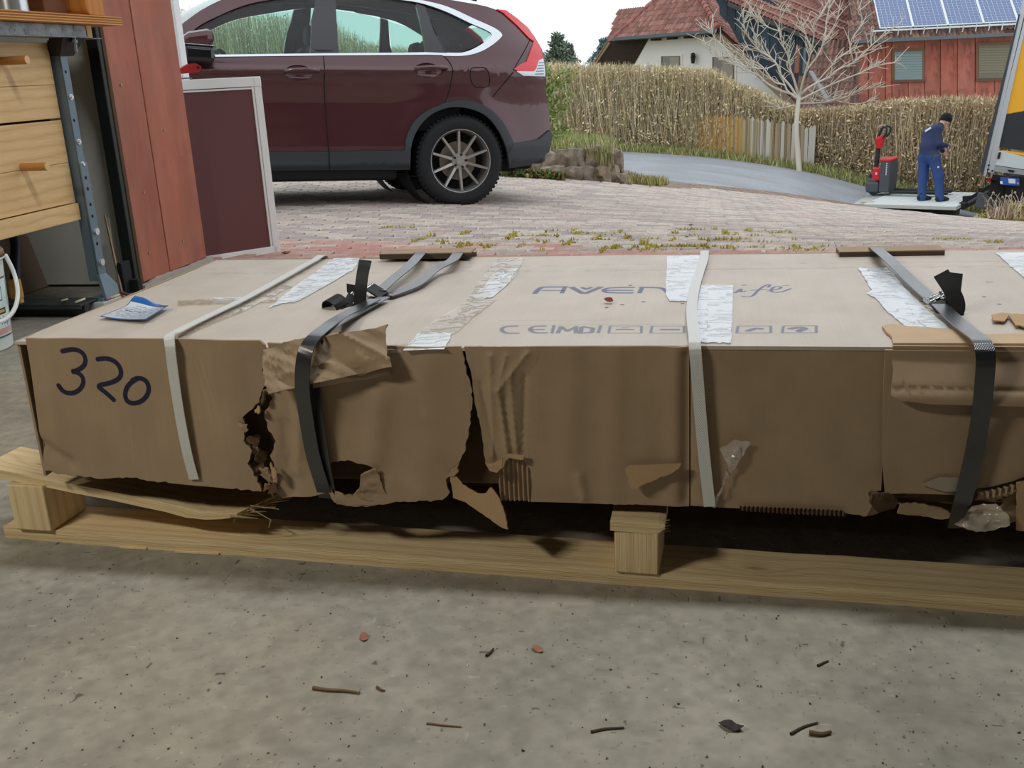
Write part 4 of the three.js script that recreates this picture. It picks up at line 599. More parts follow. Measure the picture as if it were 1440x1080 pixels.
{ const t = thing('steel_beam', 'dark steel beam lying on the floor under the workbench', 'steel beam', [-2.42, 0, -3.02]); part('flange', bx(0.66, 0.006, 0.11, 0, 0.043, 0, 0.001), std(0x60666a, 0.5, { map: T.zinc }), t); part('web', bx(0.66, 0.036, 0.03, 0, 0.022, 0.02, 0.001), std(0x23272b, 0.6), t); part('lower_flange', bx(0.66, 0.005, 0.10, 0, 0.0025, 0, 0.001), std(0x23272b, 0.6), t); part('front_lip', bx(0.66, 0.012, 0.004, 0, 0.036, 0.053, 0.001), std(0x3a4045, 0.55), t); }
for (const [px, py, w, h, turn, col, label] of [[112, 418, 0.035, 0.010, 0.5, 0xe8e2c4, 'pale paint-crusted chip beside the bench foot'], [92, 428, 0.026, 0.012, -0.4, 0xe4dfb4, 'cream plastic wedge lying on the dark steel beam'], [162, 415, 0.030, 0.012, 0.3, 0xe6dfc0, 'cream chip under the edge of the bench foot']]) {
  const p = onZ(px, py, px > 150 ? -3.07 : -3.0), s = [[-1, -0.6], [-0.3, -1], [1, -0.5], [0.8, 0.4], [0.1, 1], [-0.9, 0.5]].map(([a, b]) => [a * w / 2, b * h]);
  const m = single('wood_chip', sheet(s, [], (u, v) => V(u, 0.004 * Math.sin(u * 90) + 0.003, v), 0.006, 0.005), std(col, 0.8), label, 'chip'); m.position.set(p.x, px > 150 ? 0.047 : px < 100 ? 0.050 : 0.048, p.z); m.rotation.y = turn; }
{ const a = onZ(148, 303, -3.395), b = onZ(172, 414, -3.30).setY(0.006); single('steel_rod', rod(a, b, 0.005, 0.005, 10), std(0x8d7a5e, 0.4, { metalness: 0.5 }), 'thin brownish rod leaning in the corner beside the red boards', 'rod');
  const c = onZ(152, 306, -3.40), d = onZ(166, 405, -3.37).setY(0.004); single('white_lath', bar(c, d, 0.008, 0.003, V(0, 0, 1), 0.001), std(0xbfc0b4, 0.7), 'narrow white strip standing behind the bench leg', 'lath'); }
{ const a = onY(173, 412, 0.012), b = onY(190, 419, 0.012); single('copper_bit', rod(a, b, 0.006, 0.005, 8), std(0x9c6450, 0.6), 'short brownish pipe end on the floor by the door jamb', 'pipe end'); }
{ const B = std(0x15181a, 0.8), m = single('dark_bracket', [bx(0.02, 0.12, 0.06, 0, 0.06, 0, 0.003), bx(0.05, 0.05, 0.03, 0.02, 0.025, -0.02, 0.003)], B, 'small black bracket at the foot of the door seal', 'bracket'); m.position.copy(onZ(180, 412, -3.35)).setY(0); }
// bucket at the left edge
{ const p = onY(-37, 492, 0), t = thing('plastic_bucket', 'pale plastic paint bucket with a white handle at the left edge', 'bucket', p);
  const pl = std(0xdfe6e2, 0.45), H = 0.29, prof = [[0, 0], [0.108, 0], [0.112, 0.006], [0.128, H * 0.93], [0.138, H * 0.94], [0.138, H * 0.955], [0.129, H * 0.96], [0.129, H], [0.134, H + 0.006], [0.125, H + 0.006], [0.108, 0.012], [0, 0.012]];
  part('pail', new THREE.LatheGeometry(prof.map(([x, y]) => new THREE.Vector2(x, y)), 48), pl, t);
  part('lid_contents', new THREE.LatheGeometry([[0, H + 0.02], [0.10, H + 0.025], [0.13, H + 0.012], [0.136, H + 0.002], [0.137, H - 0.012], [0, H - 0.012]].map(([x, y]) => new THREE.Vector2(x, y)), 40), std(0x8a6b52, 0.8), t);
  const c = document.createElement('canvas'); c.width = 512; c.height = 256; const g = c.getContext('2d'); g.fillStyle = '#dff0ec'; g.fillRect(0, 0, 512, 256); g.strokeStyle = '#3b5f66'; g.lineWidth = 7; g.strokeRect(4, 4, 504, 248); g.fillStyle = '#2c2c22'; g.fillRect(40, 130, 420, 26); g.fillStyle = '#c9b483'; g.fillRect(300, 136, 150, 13); g.fillStyle = '#4d7484'; g.font = 'bold 44px sans-serif'; g.textAlign = 'right'; g.fillText('s Frisp', 484, 200); g.fillStyle = '#e9b2ae'; g.fillRect(10, 216, 492, 26); g.strokeStyle = '#3c7a96'; g.lineWidth = 6; g.strokeRect(330, 40, 110, 56); g.font = 'bold 44px sans-serif'; g.fillText('3', 410, 84);
  const tx = new THREE.CanvasTexture(c); tx.colorSpace = THREE.SRGBColorSpace; tx.magFilter = THREE.LinearFilter;
  const toEye = Math.atan2(EYE.x - p.x, EYE.z - p.z);
  part('label', new THREE.CylinderGeometry(0.1265, 0.1155, H * 0.62, 40, 1, true, -0.95, 1.9 + 0.36).translate(0, H * 0.45, 0), std(0xffffff, 0.5, { map: tx, side: THREE.FrontSide }), t).rotation.y = toEye;
  const hp = []; for (let i = 0; i <= 12; i++) { const a = i / 12 * Math.PI; hp.push(V(Math.cos(a) * 0.142, H * 0.93 - Math.sin(a) * 0.17, 0.03 + Math.sin(a) * 0.125)); }
  const hd = part('handle', tube(hp, 0.0065, 40, 8), std(0xeef2f2, 0.4), t); hd.rotation.y = toEye + 0.5; }
// ---------------------------------------------------------------- by the door jamb outside
{ const y0 = -0.035, P1 = onY(278, 372, y0), P2 = onY(393, 354, y0), dir = P2.clone().sub(P1).setY(0).normalize(), n = V(-dir.z, 0, dir.x); if (n.dot(EYE.clone().sub(P1)) < 0) n.negate();
  const top = onPlane(372, 107, P2, n), H = top.y - y0, L = P1.distanceTo(P2) + 0.05, t = thing('framed_panel', 'dark maroon panel in a silver aluminium frame leaning beside the red boards', 'panel', P2.clone().addScaledVector(dir, -L / 2));
  t.rotation.y = Math.atan2(-dir.z, dir.x);
  const al = std(0xf4f7f8, 0.35), fw = 0.042;
  part('board', bx(L - 0.03, H - 0.03, 0.018, 0, H / 2, -0.004, 0.001), phys(0x6e4648, 0.40, {}), t);
  for (const s of [-1, 1]) part('frame_strip', [bx(0.034, H, 0.03, s * (L / 2 - 0.017), H / 2, 0, 0.003, 'y'), bx(0.010, H - 0.05, 0.012, s * (L / 2 - 0.040), H / 2, 0.005, 0.001, 'y')], al, t);
  part('frame_strip', [bx(L - 0.02, fw, 0.03, -0.005, H - fw / 2, 0, 0.003), bx(L - 0.08, 0.008, 0.012, 0, H - fw - 0.007, 0.005, 0.001)], al, t);
  part('frame_strip', [bx(L - 0.02, 0.032, 0.03, -0.005, 0.016, 0, 0.003)], al, t);
  part('corner_cap', bx(0.037, 0.045, 0.034, L / 2 - 0.017, H - 0.0225, 0.001, 0.006), al, t);
  // red-handled tool lying on its top edge
  const c = onPlane(262, 98, P2, n), tool = thing('red_tool', 'small red-handled tool lying on top of the framed panel', 'tool', c); tool.position.y = y0 + H + 0.002; tool.rotation.y = t.rotation.y;
  const e = []; for (const [px, py] of [[238, 104], [252, 96], [263, 90], [274, 89], [281, 93], [282, 98], [277, 102], [266, 103], [252, 104]]) { const q = onPlane(px, py, P2, n).sub(tool.position); e.push([q.dot(dir), Math.max(0, q.y)]); }
  part('handle', sheet(e, [], (u, v) => V(u, v, 0.012), 0.02, 0.024), phys(0xb02c2c, 0.35, { clearcoat: 0.3 }), tool);
  const hq = onPlane(277, 95, P2, n).sub(tool.position); part('hole', cyl(0.006, 0.006, 0.027, 0, 0, 0, 14).rotateX(Math.PI / 2).translate(hq.dot(dir), hq.y, 0), std(0x301414, 0.8), tool);
  part('blade', bx(0.10, 0.006, 0.008, -0.03, 0.004, 0, 0.002), steelGrey, tool);
}
{ const a = at(250, 98, 4.75), b = a.clone().setY(gy(a.x, a.z)), c = a.clone().setY(2.5); single('metal_post', bx(0.082, c.y - b.y, 0.06, 0, (c.y - b.y) / 2, 0, 0.006, 'y'), std(0xf2f6f8, 0.45), 'light grey square metal post outside the red boards', 'post').position.copy(b); }
// ---------------------------------------------------------------- the parked car: local x to the rear, y up, z towards the viewer's side
const CAR = thing('car', 'dark maroon five-door SUV with wet windows parked across the paved driveway', 'car');
const carW = onGround(645, 289);
CAR.quaternion.multiplyQuaternions(eul(0, 30 * Math.PI / 180, 0), eul(-0.025, 0, -0.062));
CAR.position.copy(carW).add(V(0, 0, -0.90).applyQuaternion(CAR.quaternion));
const lerpTab = (tab, x) => { if (x <= tab[0][0]) return tab[0][1]; for (let i = 1; i < tab.length; i++) if (x <= tab[i][0]) { const t = (x - tab[i - 1][0]) / (tab[i][0] - tab[i - 1][0]); return mix(tab[i - 1][1], tab[i][1], sm(t) * 0.5 + t * 0.5); } return tab[tab.length - 1][1]; };
const zBase = [[0.20, 0.80], [0.34, 0.855], [0.46, 0.880], [0.62, 0.880], [0.78, 0.882], [0.92, 0.902], [0.985, 0.916], [1.015, 0.917], [1.05, 0.906], [1.15, 0.868], [1.66, 0.60]];
function zs(u, v) {
  let z = lerpTab(zBase, v);
  const r = Math.max(0, u - 0.2), f = Math.max(0, -2.5 - u);
  z -= 0.34 * Math.pow(r / 0.8, 2.0) * (0.8 + 0.35 * step(1.0, 1.5, v)) + 0.30 * Math.pow(f / 1.05, 2.2);
  const d = Math.hypot(u, v - 0.36), d2 = Math.hypot(u + 2.62, v - 0.36); z += 0.022 * Math.exp(-Math.pow((d - 0.44) / 0.12, 2)) * step(1.2, 0.8, v) + 0.022 * Math.exp(-Math.pow((d2 - 0.44) / 0.12, 2));
  z += 0.018 * Math.exp(-Math.pow((v - 1.03 - 0.02 * u) / 0.03, 2)) * step(0.6, 0.2, u);
  return Math.max(0.12, z);
}
const carInv = (() => { CAR.updateMatrixWorld(true); return CAR.matrixWorld.clone().invert(); })();
const carEye = EYE.clone().applyMatrix4(carInv);
function cp(px, py, off = 0) { const d = ray(px, py).transformDirection(carInv); let z = 0.9; for (let i = 0; i < 14; i++) { const t = (z - carEye.z) / d.z, p = carEye.clone().addScaledVector(d, t); z = mix(z, zs(p.x, p.y) + off, 0.7); } const t = (z - carEye.z) / d.z, p = carEye.clone().addScaledVector(d, t); return [p.x, p.y]; }
const cpx = (list, off) => list.map(([a, b]) => cp(a, b, off));
M.paint = phys(0x4c2027, 0.34, { metalness: 0.25, clearcoat: 1, clearcoatRoughness: 0.07 });
M.clad = std(0x3b4046, 0.55); M.gloss = phys(0x14151a, 0.18, { clearcoat: 0.6 }); M.chrome = std(0xdadfe4, 0.16, { metalness: 0.9 });
T.drops = tex(512, 512, [0.16, 0.16], (u, v) => { const a = vnoise(u * 70, v * 70, 70, 111), b = vnoise(u * 34, v * 34, 34, 112); return clamp((a - 0.55) * 2.2) + clamp((b - 0.6) * 2); }, false);
M.carGlass = phys(0xc9e4dc, 0.04, { transmission: 1, thickness: 0, ior: 1.5, bumpMap: T.drops, bumpScale: 0.0012 });
M.carDark = std(0x0b0c0e, 0.85); M.seat = std(0x2a2c30, 0.85);
const side = (s, off = 0) => (u, v) => V(u, v, s * (zs(u, v) + off));
const arc = (cx, cy, r, a0, a1, n) => [...Array(n + 1)].map((_, i) => { const a = a0 + (a1 - a0) * i / n; return [cx + r * Math.cos(a), cy + r * Math.sin(a)]; });
const archOut = cpx([[569, 212], [571, 194], [582, 171], [602, 155], [629, 144], [652, 141], [680, 148], [703, 167], [717, 190], [722, 202]]);
const archIn = cpx([[576, 239], [577, 210], [586, 183], [606, 161], [633, 151], [660, 153], [684, 164], [703, 188], [713, 216], [716, 237]]);
const smooth = (pts, n = 40) => new THREE.CatmullRomCurve3(pts.map(([a, b]) => V(a, b, 0)), false, 'centripetal').getPoints(n).map((p) => [p.x, p.y]);
const archOutS = smooth(archOut), archInS = smooth(archIn);
const TOPLINE = smooth([[0.86, 0.57], [0.84, 0.66], [0.825, 0.78], [0.79, 0.88], [0.785, 1.0], [0.79, 1.15], [0.755, 1.26], [0.63, 1.37], [0.41, 1.50], [0.06, 1.56], [-0.3, 1.60], [-0.8, 1.622], [-1.2, 1.605], [-1.55, 1.555], [-1.82, 1.435], [-2.03, 1.285], [-2.24, 1.13], [-2.45, 1.06], [-2.9, 0.99], [-3.25, 0.90], [-3.45, 0.78], [-3.52, 0.62], [-3.50, 0.48]], 90);
const frontArch = arc(-2.60, 0.36, 0.475, Math.PI * 0.93, Math.PI * 0.07, 24);
const bodyPoly = [...TOPLINE, [-3.2, 0.46], ...frontArch, [-2.10, 0.42], [-1.02, 0.42], ...archOutS, ...cpx([[757, 196], [773, 184]])];
const dlo = smooth(cpx([[288, 78], [360, 77], [455, 75.5], [600, 74], [652, 74], [674, 66], [692, 50], [689, 44], [660, 30], [620, 13], [590, 5], [540, -5], [470, -11], [400, -3], [350, 5.5], [312, 20], [275, 40], [265, 53], [272, 68], [288, 78]]), 80).slice(0, -1);
const panes = { front: [[296, 76.5], [437, 74.5], [439, 27], [443, 9], [445, -8], [400, -2.5], [350, 6.5], [312, 21], [277, 40], [269, 53], [275, 68]], rear: [[476, 75], [600, 73.5], [598, 60], [586, 7], [560, 0], [520, -6], [471, -10]], quarter: [[624, 74], [650, 73], [672, 64.5], [690, 49], [688, 45], [660, 31], [635, 20], [597, 9]] };
const pillars = [[[436, 75.5], [477, 75.5], [475, 60], [472, 0], [471, -11], [444, -8], [442, 9], [438, 27]], [[599, 74], [626, 74.5], [611, 45], [598, 9], [585, 5], [590, 25]]];
const chromeBelt = [[286, 80], [455, 78], [600, 77], [626, 77.5], [626, 74.5], [600, 73.5], [455, 75], [288, 77]];
const chromeLoop = [[622, 78.5], [655, 78], [679, 71], [703, 54], [706, 49], [701, 43], [668, 27], [628, 9], [590, -0.5], [540, -10], [540, -5.5], [590, 4], [625, 15.5], [662, 33], [690, 46.5], [691, 50], [674, 64], [652, 73.5], [624, 75]];
const sillPoly = [[-2.10, 0.42], [-1.02, 0.42], ...cpx([[569, 212], [577, 212], [576, 239]]), [-1.02, 0.285], [-2.14, 0.285]];
const bumperPoly = [...cpx([[722, 202], [757, 196], [773, 183], [776, 190], [771, 214], [746, 233], [716, 237], [713, 216]])];
const redLens = cpx([[698, 13], [711, 14.5], [727, 26], [742, 39], [752, 53], [760, 67], [763, 82], [757, 85], [753, 97], [750, 100.5], [727, 99.5], [722, 97], [732, 90], [740, 87], [745, 73], [750, 58], [743, 53], [727, 36], [707, 18]]);
const whiteLens = cpx([[757, 85], [763.5, 82], [766, 107.5], [735, 106.5], [726, 100], [750, 100.5], [753, 97]]);
const HANDLES = [[398, 450, 100.5], [582, 630, 97]], cups = HANDLES.map(([x0, x1, y]) => { const c = cp((x0 + x1) / 2 - 4, y + 2); return [...Array(28)].map((_, i) => { const a = i / 28 * Math.PI * 2; return [c[0] + Math.cos(a) * 0.105, c[1] + Math.sin(a) * 0.056]; }); });
for (const s of [1, -1]) {
  part('body_side', sheet(bodyPoly, [dlo, ...cups], side(s), 0.05, 0.012), M.paint, CAR);
  part('pillar', sheet(cpx(pillars[0]), [], side(s, -0.004), 0.05, 0.03), M.gloss, CAR); part('pillar', sheet(cpx(pillars[1]), [], side(s, -0.004), 0.05, 0.03), M.gloss, CAR);
  for (const k of ['front', 'rear', 'quarter']) part('side_window', sheet(cpx(panes[k]), [], side(s, -0.012), 0.06, 0), M.carGlass, CAR);
  part('chrome_trim', sheet(cpx(chromeBelt), [], side(s, 0.006), 0.05, 0.014), M.chrome, CAR); part('chrome_trim', sheet(smooth(cpx([...chromeLoop, chromeLoop[0]]), 90).slice(0, -1), [], side(s, 0.005), 0.03, 0.012), M.chrome, CAR);
  part('sill_trim', sheet(sillPoly, [], (u, v) => V(u, v, s * (zs(u, v) + 0.016 - 0.03 * step(0.33, 0.28, v))), 0.04, 0.02), M.clad, CAR);
  part('wheel_arch_trim', sheet([...archOutS, ...archInS.slice().reverse()], [], side(s, 0.016), 0.03, 0.03), M.clad, CAR);
  part('wheel_arch_trim', sheet([...arc(-2.60, 0.36, 0.475, -0.15, Math.PI + 0.15, 30), ...arc(-2.60, 0.36, 0.425, Math.PI + 0.15, -0.15, 30)], [], side(s, 0.016), 0.04, 0.03), M.clad, CAR);
  part('rear_bumper_corner', sheet(bumperPoly, [], (u, v) => V(u, v, s * (zs(u, v) + 0.020 - 0.05 * step(0.36, 0.27, v))), 0.04, 0.02), M.clad, CAR);
  part('tail_lamp', sheet(redLens, [], side(s, 0.012), 0.03, 0.02), phys(0xd8141f, 0.12, { clearcoat: 1, emissive: 0x400004, emissiveIntensity: 0.5 }), CAR);
  const rv = part('reverse_lamp', sheet(whiteLens, [], side(s, 0.011), 0.03, 0.02), phys(0xdfe6ee, 0.15, { clearcoat: 1 }), CAR);
  for (let i = 0; i < 5; i++) part('lens_rib', sheet(cpx([[757 - i * 1.2, 87.5 + i * 4], [764, 87 + i * 4], [764, 88.4 + i * 4], [757 - i * 1.2, 88.9 + i * 4]]), [], side(s, 0.014), 0.03, 0.004), std(0x8b96a4, 0.4), rv);
  for (const l of [[[455, 79], [456, 120], [459, 170], [462, 214]], [[624, 79], [631, 86], [636, 95], [636.5, 103], [632, 127], [624, 147]], [[722, 101], [708, 118], [693, 136]], [[746, 54], [735, 76], [722, 98]], [[462, 212], [463, 240]]]) { const q = smooth(cpx(l), 14).map(([a, b]) => side(s, 0.002 + (l[0][1] === 212 ? 0.016 : 0))(a, b)); part('panel_gap', tube(q, 0.0035, 20, 5), M.carDark, CAR); }
  { const q = smooth(cpx([[662, 97], [664, 95.5], [680, 95], [684, 97], [688, 107], [688, 118], [684, 122], [670, 122.5], [665, 119], [661, 106], [662, 97]]), 40).map(([a, b]) => side(s, 0.002)(a, b)); if (s > 0) part('fuel_flap_gap', tube(q, 0.003, 60, 5, false), M.carDark, CAR); }
  for (const [x0, x1, y] of HANDLES) {
    const c = cp((x0 + x1) / 2 - 4, y + 2), w = 0.105, cup = []; for (let i = 0; i < 24; i++) { const a = i / 24 * Math.PI * 2; cup.push([c[0] + Math.cos(a) * w, c[1] + Math.sin(a) * 0.058]); }
    const hd = part('door_handle', sheet(cup, [], (u, v) => V(u, v, s * (zs(u, v) - 0.004 - 0.05 * Math.max(0, 1 - Math.pow((u - c[0]) / w, 2) - Math.pow((v - c[1]) / 0.058, 2)))), 0.014, 0), M.paint, CAR);
    const a = cp(x0 + 2, y - 0.5), b = cp(x1 - 2, y - 1.5); part('grip', limb([side(s, 0.012)(...a), side(s, 0.040)(mix(a[0], b[0], 0.3), mix(a[1], b[1], 0.3) + 0.004), side(s, 0.042)(mix(a[0], b[0], 0.7), mix(a[1], b[1], 0.7) + 0.004), side(s, 0.014)(...b)], 0.016, 0.017, 20, 10), M.paint, hd);
    part('grip_trim', tube([side(s, 0.040)(a[0] + 0.03, a[1] + 0.010), side(s, 0.055)((a[0] + b[0]) / 2, (a[1] + b[1]) / 2 + 0.012), side(s, 0.040)(b[0] - 0.03, b[1] + 0.010)], 0.004, 14, 6), M.chrome, hd);
  }
  // mirror
  const mc = cp(278, 62, 0.13), mm = part('door_mirror', bx(0.215, 0.115, 0.16, 0, 0.052, 0, 0.045).applyMatrix4(new THREE.Matrix4().makeShear(0, 0, 0, 0, 0.0, 0)), M.paint, CAR); mm.position.set(mc[0], mc[1] - 0.005, s * (zs(...mc) + 0.13)); mm.rotation.z = -0.05;
  { const p = mm.geometry.attributes.position; for (let i = 0; i < p.count; i++) if (p.getY(i) > 0.06 && p.getX(i) < 0) p.setY(i, p.getY(i) + p.getX(i) * 0.45); mm.geometry.computeVertexNormals(); }
  part('mirror_base', bx(0.222, 0.125, 0.165, 0.002, -0.058, 0, 0.04), M.gloss, mm); part('mirror_seam', bx(0.218, 0.006, 0.163, 0.002, -0.002, 0, 0.002), M.chrome, mm); part('mirror_arm', bx(0.07, 0.04, 0.16, -0.01, -0.10, -s * 0.10, 0.012), M.gloss, mm);
}
// skins across the car
function across(a, b, n, crown, bow, m, name) { const st = []; for (let i = 0; i <= n; i++) { const k = mix(a, b, i / n), j = Math.min(TOPLINE.length - 2, Math.floor(k)), f = k - j; st.push([mix(TOPLINE[j][0], TOPLINE[j + 1][0], f), mix(TOPLINE[j][1], TOPLINE[j + 1][1], f)]); }
  const pos = [], idx = [], C = 14; st.forEach(([u, v]) => { for (let c = 0; c <= C; c++) { const t = c / C * 2 - 1, q = 1 - t * t; pos.push(u + bow * q, v + crown * q, t * (zs(u, v) - 0.004)); } });
  for (let i = 0; i < n; i++) for (let c = 0; c < C; c++) { const o = i * (C + 1) + c; idx.push(o, o + 1, o + C + 1, o + 1, o + C + 2, o + C + 1); }
  const g = new THREE.BufferGeometry(); g.setAttribute('position', new THREE.Float32BufferAttribute(pos, 3)); g.setIndex(idx); g.computeVertexNormals(); g.setAttribute('uv', new THREE.BufferAttribute(new Float32Array(pos.length / 3 * 2), 2)); return part(name, g, m, CAR); }
const idxOf = (u, v) => TOPLINE.reduce((b, p, i) => Math.hypot(p[0] - u, p[1] - v) < Math.hypot(TOPLINE[b][0] - u, TOPLINE[b][1] - v) ? i : b, 0);
{ const i1 = idxOf(0.79, 1.13), i2 = idxOf(0.50, 1.45), i3 = idxOf(-1.50, 1.56), i4 = idxOf(-2.24, 1.13), i5 = idxOf(-3.4, 0.82);
  across(0, i1, 14, 0, 0.10, M.paint, 'tailgate'); across(i1, i2, 8, 0.01, 0.10, M.carGlass, 'rear_window'); across(i2, i3, 24, 0.03, 0, M.paint, 'roof'); across(i3, i4, 14, 0.03, -0.12, M.carGlass, 'windscreen'); across(i4, i5, 14, 0.06, -0.06, M.paint, 'bonnet'); across(i5, TOPLINE.length - 1, 8, 0, -0.10, M.paint, 'front_bumper');
  part('front_bumper_lower', bx(0.25, 0.26, 1.5, -3.42, 0.37, 0, 0.06), M.clad, CAR); part('rear_bumper', bx(0.14, 0.24, 1.20, 0.80, 0.42, 0, 0.05), M.clad, CAR);
  for (const s of [1, -1]) part('roof_rail', limb([V(0.25, 1.575, s * 0.60), V(0.1, 1.60, s * 0.60), V(-0.7, 1.665, s * 0.60), V(-1.35, 1.62, s * 0.60), V(-1.45, 1.59, s * 0.60)], 0.012, 0.012, 20, 8), M.clad, CAR); }
// underside and cabin
part('underbody', [bx(3.9, 0.12, 1.14, -1.35, 0.30, 0, 0.02), bx(1.62, 0.20, 1.62, -1.28, 0.30, 0, 0.03), bx(3.4, 0.02, 1.5, -1.0, 0.5, 0, 0.0), bx(0.5, 0.14, 0.9, 0.55, 0.32, 0, 0.04)], M.carDark, CAR);
for (const [u, s] of [[0.03, 1], [0.03, -1], [-2.6, 1], [-2.6, -1]]) part('wheel_liner', [new THREE.CylinderGeometry(0.43, 0.43, 0.40, 30, 1, true, 0, Math.PI).rotateZ(Math.PI / 2).rotateX(-Math.PI / 2).rotateY(Math.PI / 2).translate(u, 0.36, s * 0.62), bx(0.98, 0.62, 0.01, u, 0.56, s * 0.46, 0)], M.carDark, CAR);
part('door_lining', [1, -1].map((s) => bx(2.2, 0.5, 0.04, -1.05, 0.82, s * 0.80, 0.02)), M.carDark, CAR);
part('dashboard', [bx(0.5, 0.25, 1.5, -2.05, 0.92, 0, 0.08), new THREE.TorusGeometry(0.18, 0.016, 8, 24).rotateY(Math.PI / 2 - 0.4).translate(-1.72, 0.98, 0.36)], M.carDark, CAR);
for (const s of [1, -1]) { const st = part('front_seat', [bx(0.5, 0.16, 0.5, -1.3, 0.66, s * 0.36, 0.06), bx(0.16, 0.62, 0.48, 0, 0, 0, 0.06).rotateZ(-0.22).translate(-1.03, 0.93, s * 0.36)], M.seat, CAR); part('headrest', bx(0.10, 0.17, 0.26, -0.93, 1.33, s * 0.36, 0.045), M.seat, st); }
const bench2 = part('rear_seat', [bx(0.5, 0.16, 1.3, -0.42, 0.68, 0, 0.06), bx(0.15, 0.52, 1.3, 0, 0, 0, 0.06).rotateZ(-0.3).translate(-0.12, 0.92, 0)], M.seat, CAR);
for (const z of [0.42, -0.42, 0]) part('headrest', bx(0.10, 0.16, 0.24, 0.0, 1.23, z, 0.045), M.seat, bench2);
part('boot_trim', bx(0.7, 0.4, 1.4, 0.40, 0.82, 0, 0.05), M.carDark, CAR);
// wheels
function wheel(u, s) {
  const r = 0.350, prof = [[0.235, -0.10], [0.262, -0.112], [0.300, -0.118], [0.325, -0.108], [0.340, -0.090], [r, -0.07], [r + 0.002, 0], [r, 0.07], [0.340, 0.090], [0.325, 0.108], [0.300, 0.118], [0.262, 0.112], [0.235, 0.10]];
  const w = part('wheel', new THREE.LatheGeometry(prof.map(([a, b]) => new THREE.Vector2(a, b)), 72).rotateX(Math.PI / 2), std(0x1b1d20, 0.8), CAR); w.position.set(u, 0.345, s * 0.785); if (s < 0) w.rotation.y = Math.PI;
  const tread = []; for (let i = 0; i < 60; i++) { const a = i / 60 * Math.PI * 2; for (const q of [-0.055, 0.055]) tread.push(new THREE.BoxGeometry(0.020, 0.012, 0.062).translate(0, r, 0).rotateZ(a).translate(0, 0, q)); }
  const tr = part('tread', tread, std(0x17191c, 0.85), w); tr.userData.kind = 'stuff';
  part('wheel_rim', new THREE.LatheGeometry([[0.205, -0.1], [0.225, -0.09], [0.222, 0.06], [0.236, 0.100], [0.246, 0.106], [0.247, 0.098], [0.238, 0.09], [0.24, -0.1]].map(([a, b]) => new THREE.Vector2(a, b)), 72).rotateX(Math.PI / 2), std(0xa9a7a4, 0.32, { metalness: 0.7 }), w);
  const met = std(0xb4b0ab, 0.3, { metalness: 0.7 });
  for (let i = 0; i < 10; i++) { const a = i * Math.PI / 5 + 0.05, g = new THREE.BoxGeometry(0.030, 0.186, 0.026).translate(0, 0.140, 0); const p = g.attributes.position; for (let j = 0; j < p.count; j++) { const y = p.getY(j), k = (y - 0.05) / 0.18; p.setX(j, p.getX(j) * mix(1.05, 0.72, k) * (p.getZ(j) > 0 ? 0.7 : 1)); p.setZ(j, p.getZ(j) + mix(0.055, 0.086, k)); } g.computeVertexNormals(); part('spoke', metric(g.rotateZ(a)), met, w); }
  const hub = part('hub', [cyl(0.062, 0.066, 0.05, 0, 0, 0, 30).rotateX(Math.PI / 2).translate(0, 0, 0.05), cyl(0.032, 0.034, 0.016, 0, 0, 0, 24).rotateX(Math.PI / 2).translate(0, 0, 0.08)], met, w);
  for (let i = 0; i < 5; i++) { const a = i / 5 * Math.PI * 2 + 0.1; part('wheel_bolt', cyl(0.010, 0.010, 0.012, 0.050 * Math.cos(a), 0, 0, 8).rotateX(Math.PI / 2).translate(0, 0.050 * Math.sin(a), 0.078), std(0x26282b, 0.4, { metalness: 0.5 }), hub); }
  part('brake_disc', cyl(0.15, 0.15, 0.02, 0, 0, 0, 36).rotateX(Math.PI / 2).translate(0, 0, 0.0), std(0x8a7f74, 0.5, { metalness: 0.5 }), w);
  part('inner_face', cyl(0.225, 0.225, 0.01, 0, 0, 0, 36).rotateX(Math.PI / 2).translate(0, 0, -0.06), M.carDark, w);
}
for (const s of [1, -1]) { wheel(0.025, s); wheel(-2.60, s); }
// ---------------------------------------------------------------- stone wall and planted bank behind the car
const R7 = rng(707), r7 = (a, b) => a + (b - a) * R7();
function rock(w, h, d, seed) { const g0 = mergeVertices(new THREE.IcosahedronGeometry(1, 2).deleteAttribute('normal').deleteAttribute('uv')), p = g0.attributes.position; for (let i = 0; i < p.count; i++) { const q = V().fromBufferAttribute(p, i), m = Math.max(Math.abs(q.x), Math.abs(q.y), Math.abs(q.z)), k = Math.pow(1 / m, 0.72) * (0.70 + 0.56 * fbm(q.x * 1.6 + seed * 7, q.y * 1.6 + q.z * 1.3 + seed, 0, seed, 3)); q.multiplyScalar(k * 0.62); p.setXYZ(i, q.x * w, q.y * h, q.z * d); } let g = g0.toNonIndexed(); g.computeVertexNormals(); g = toCreasedNormals(g, 0.6); return metric(g); }
T.rock = tex(256, 256, [0.5, 0.5], (u, v) => { const k = 0.8 + 0.5 * (fbm(u * 9, v * 9, 9, 121, 5) - 0.5), w = fbm(u * 4, v * 4, 4, 122, 3); return [188 * k, mix(180, 172, w) * k, mix(168, 156, w) * k]; });
const wall = thing('stone_wall', 'low dry-laid wall of rough brown stones at the edge of the driveway', 'stone wall');
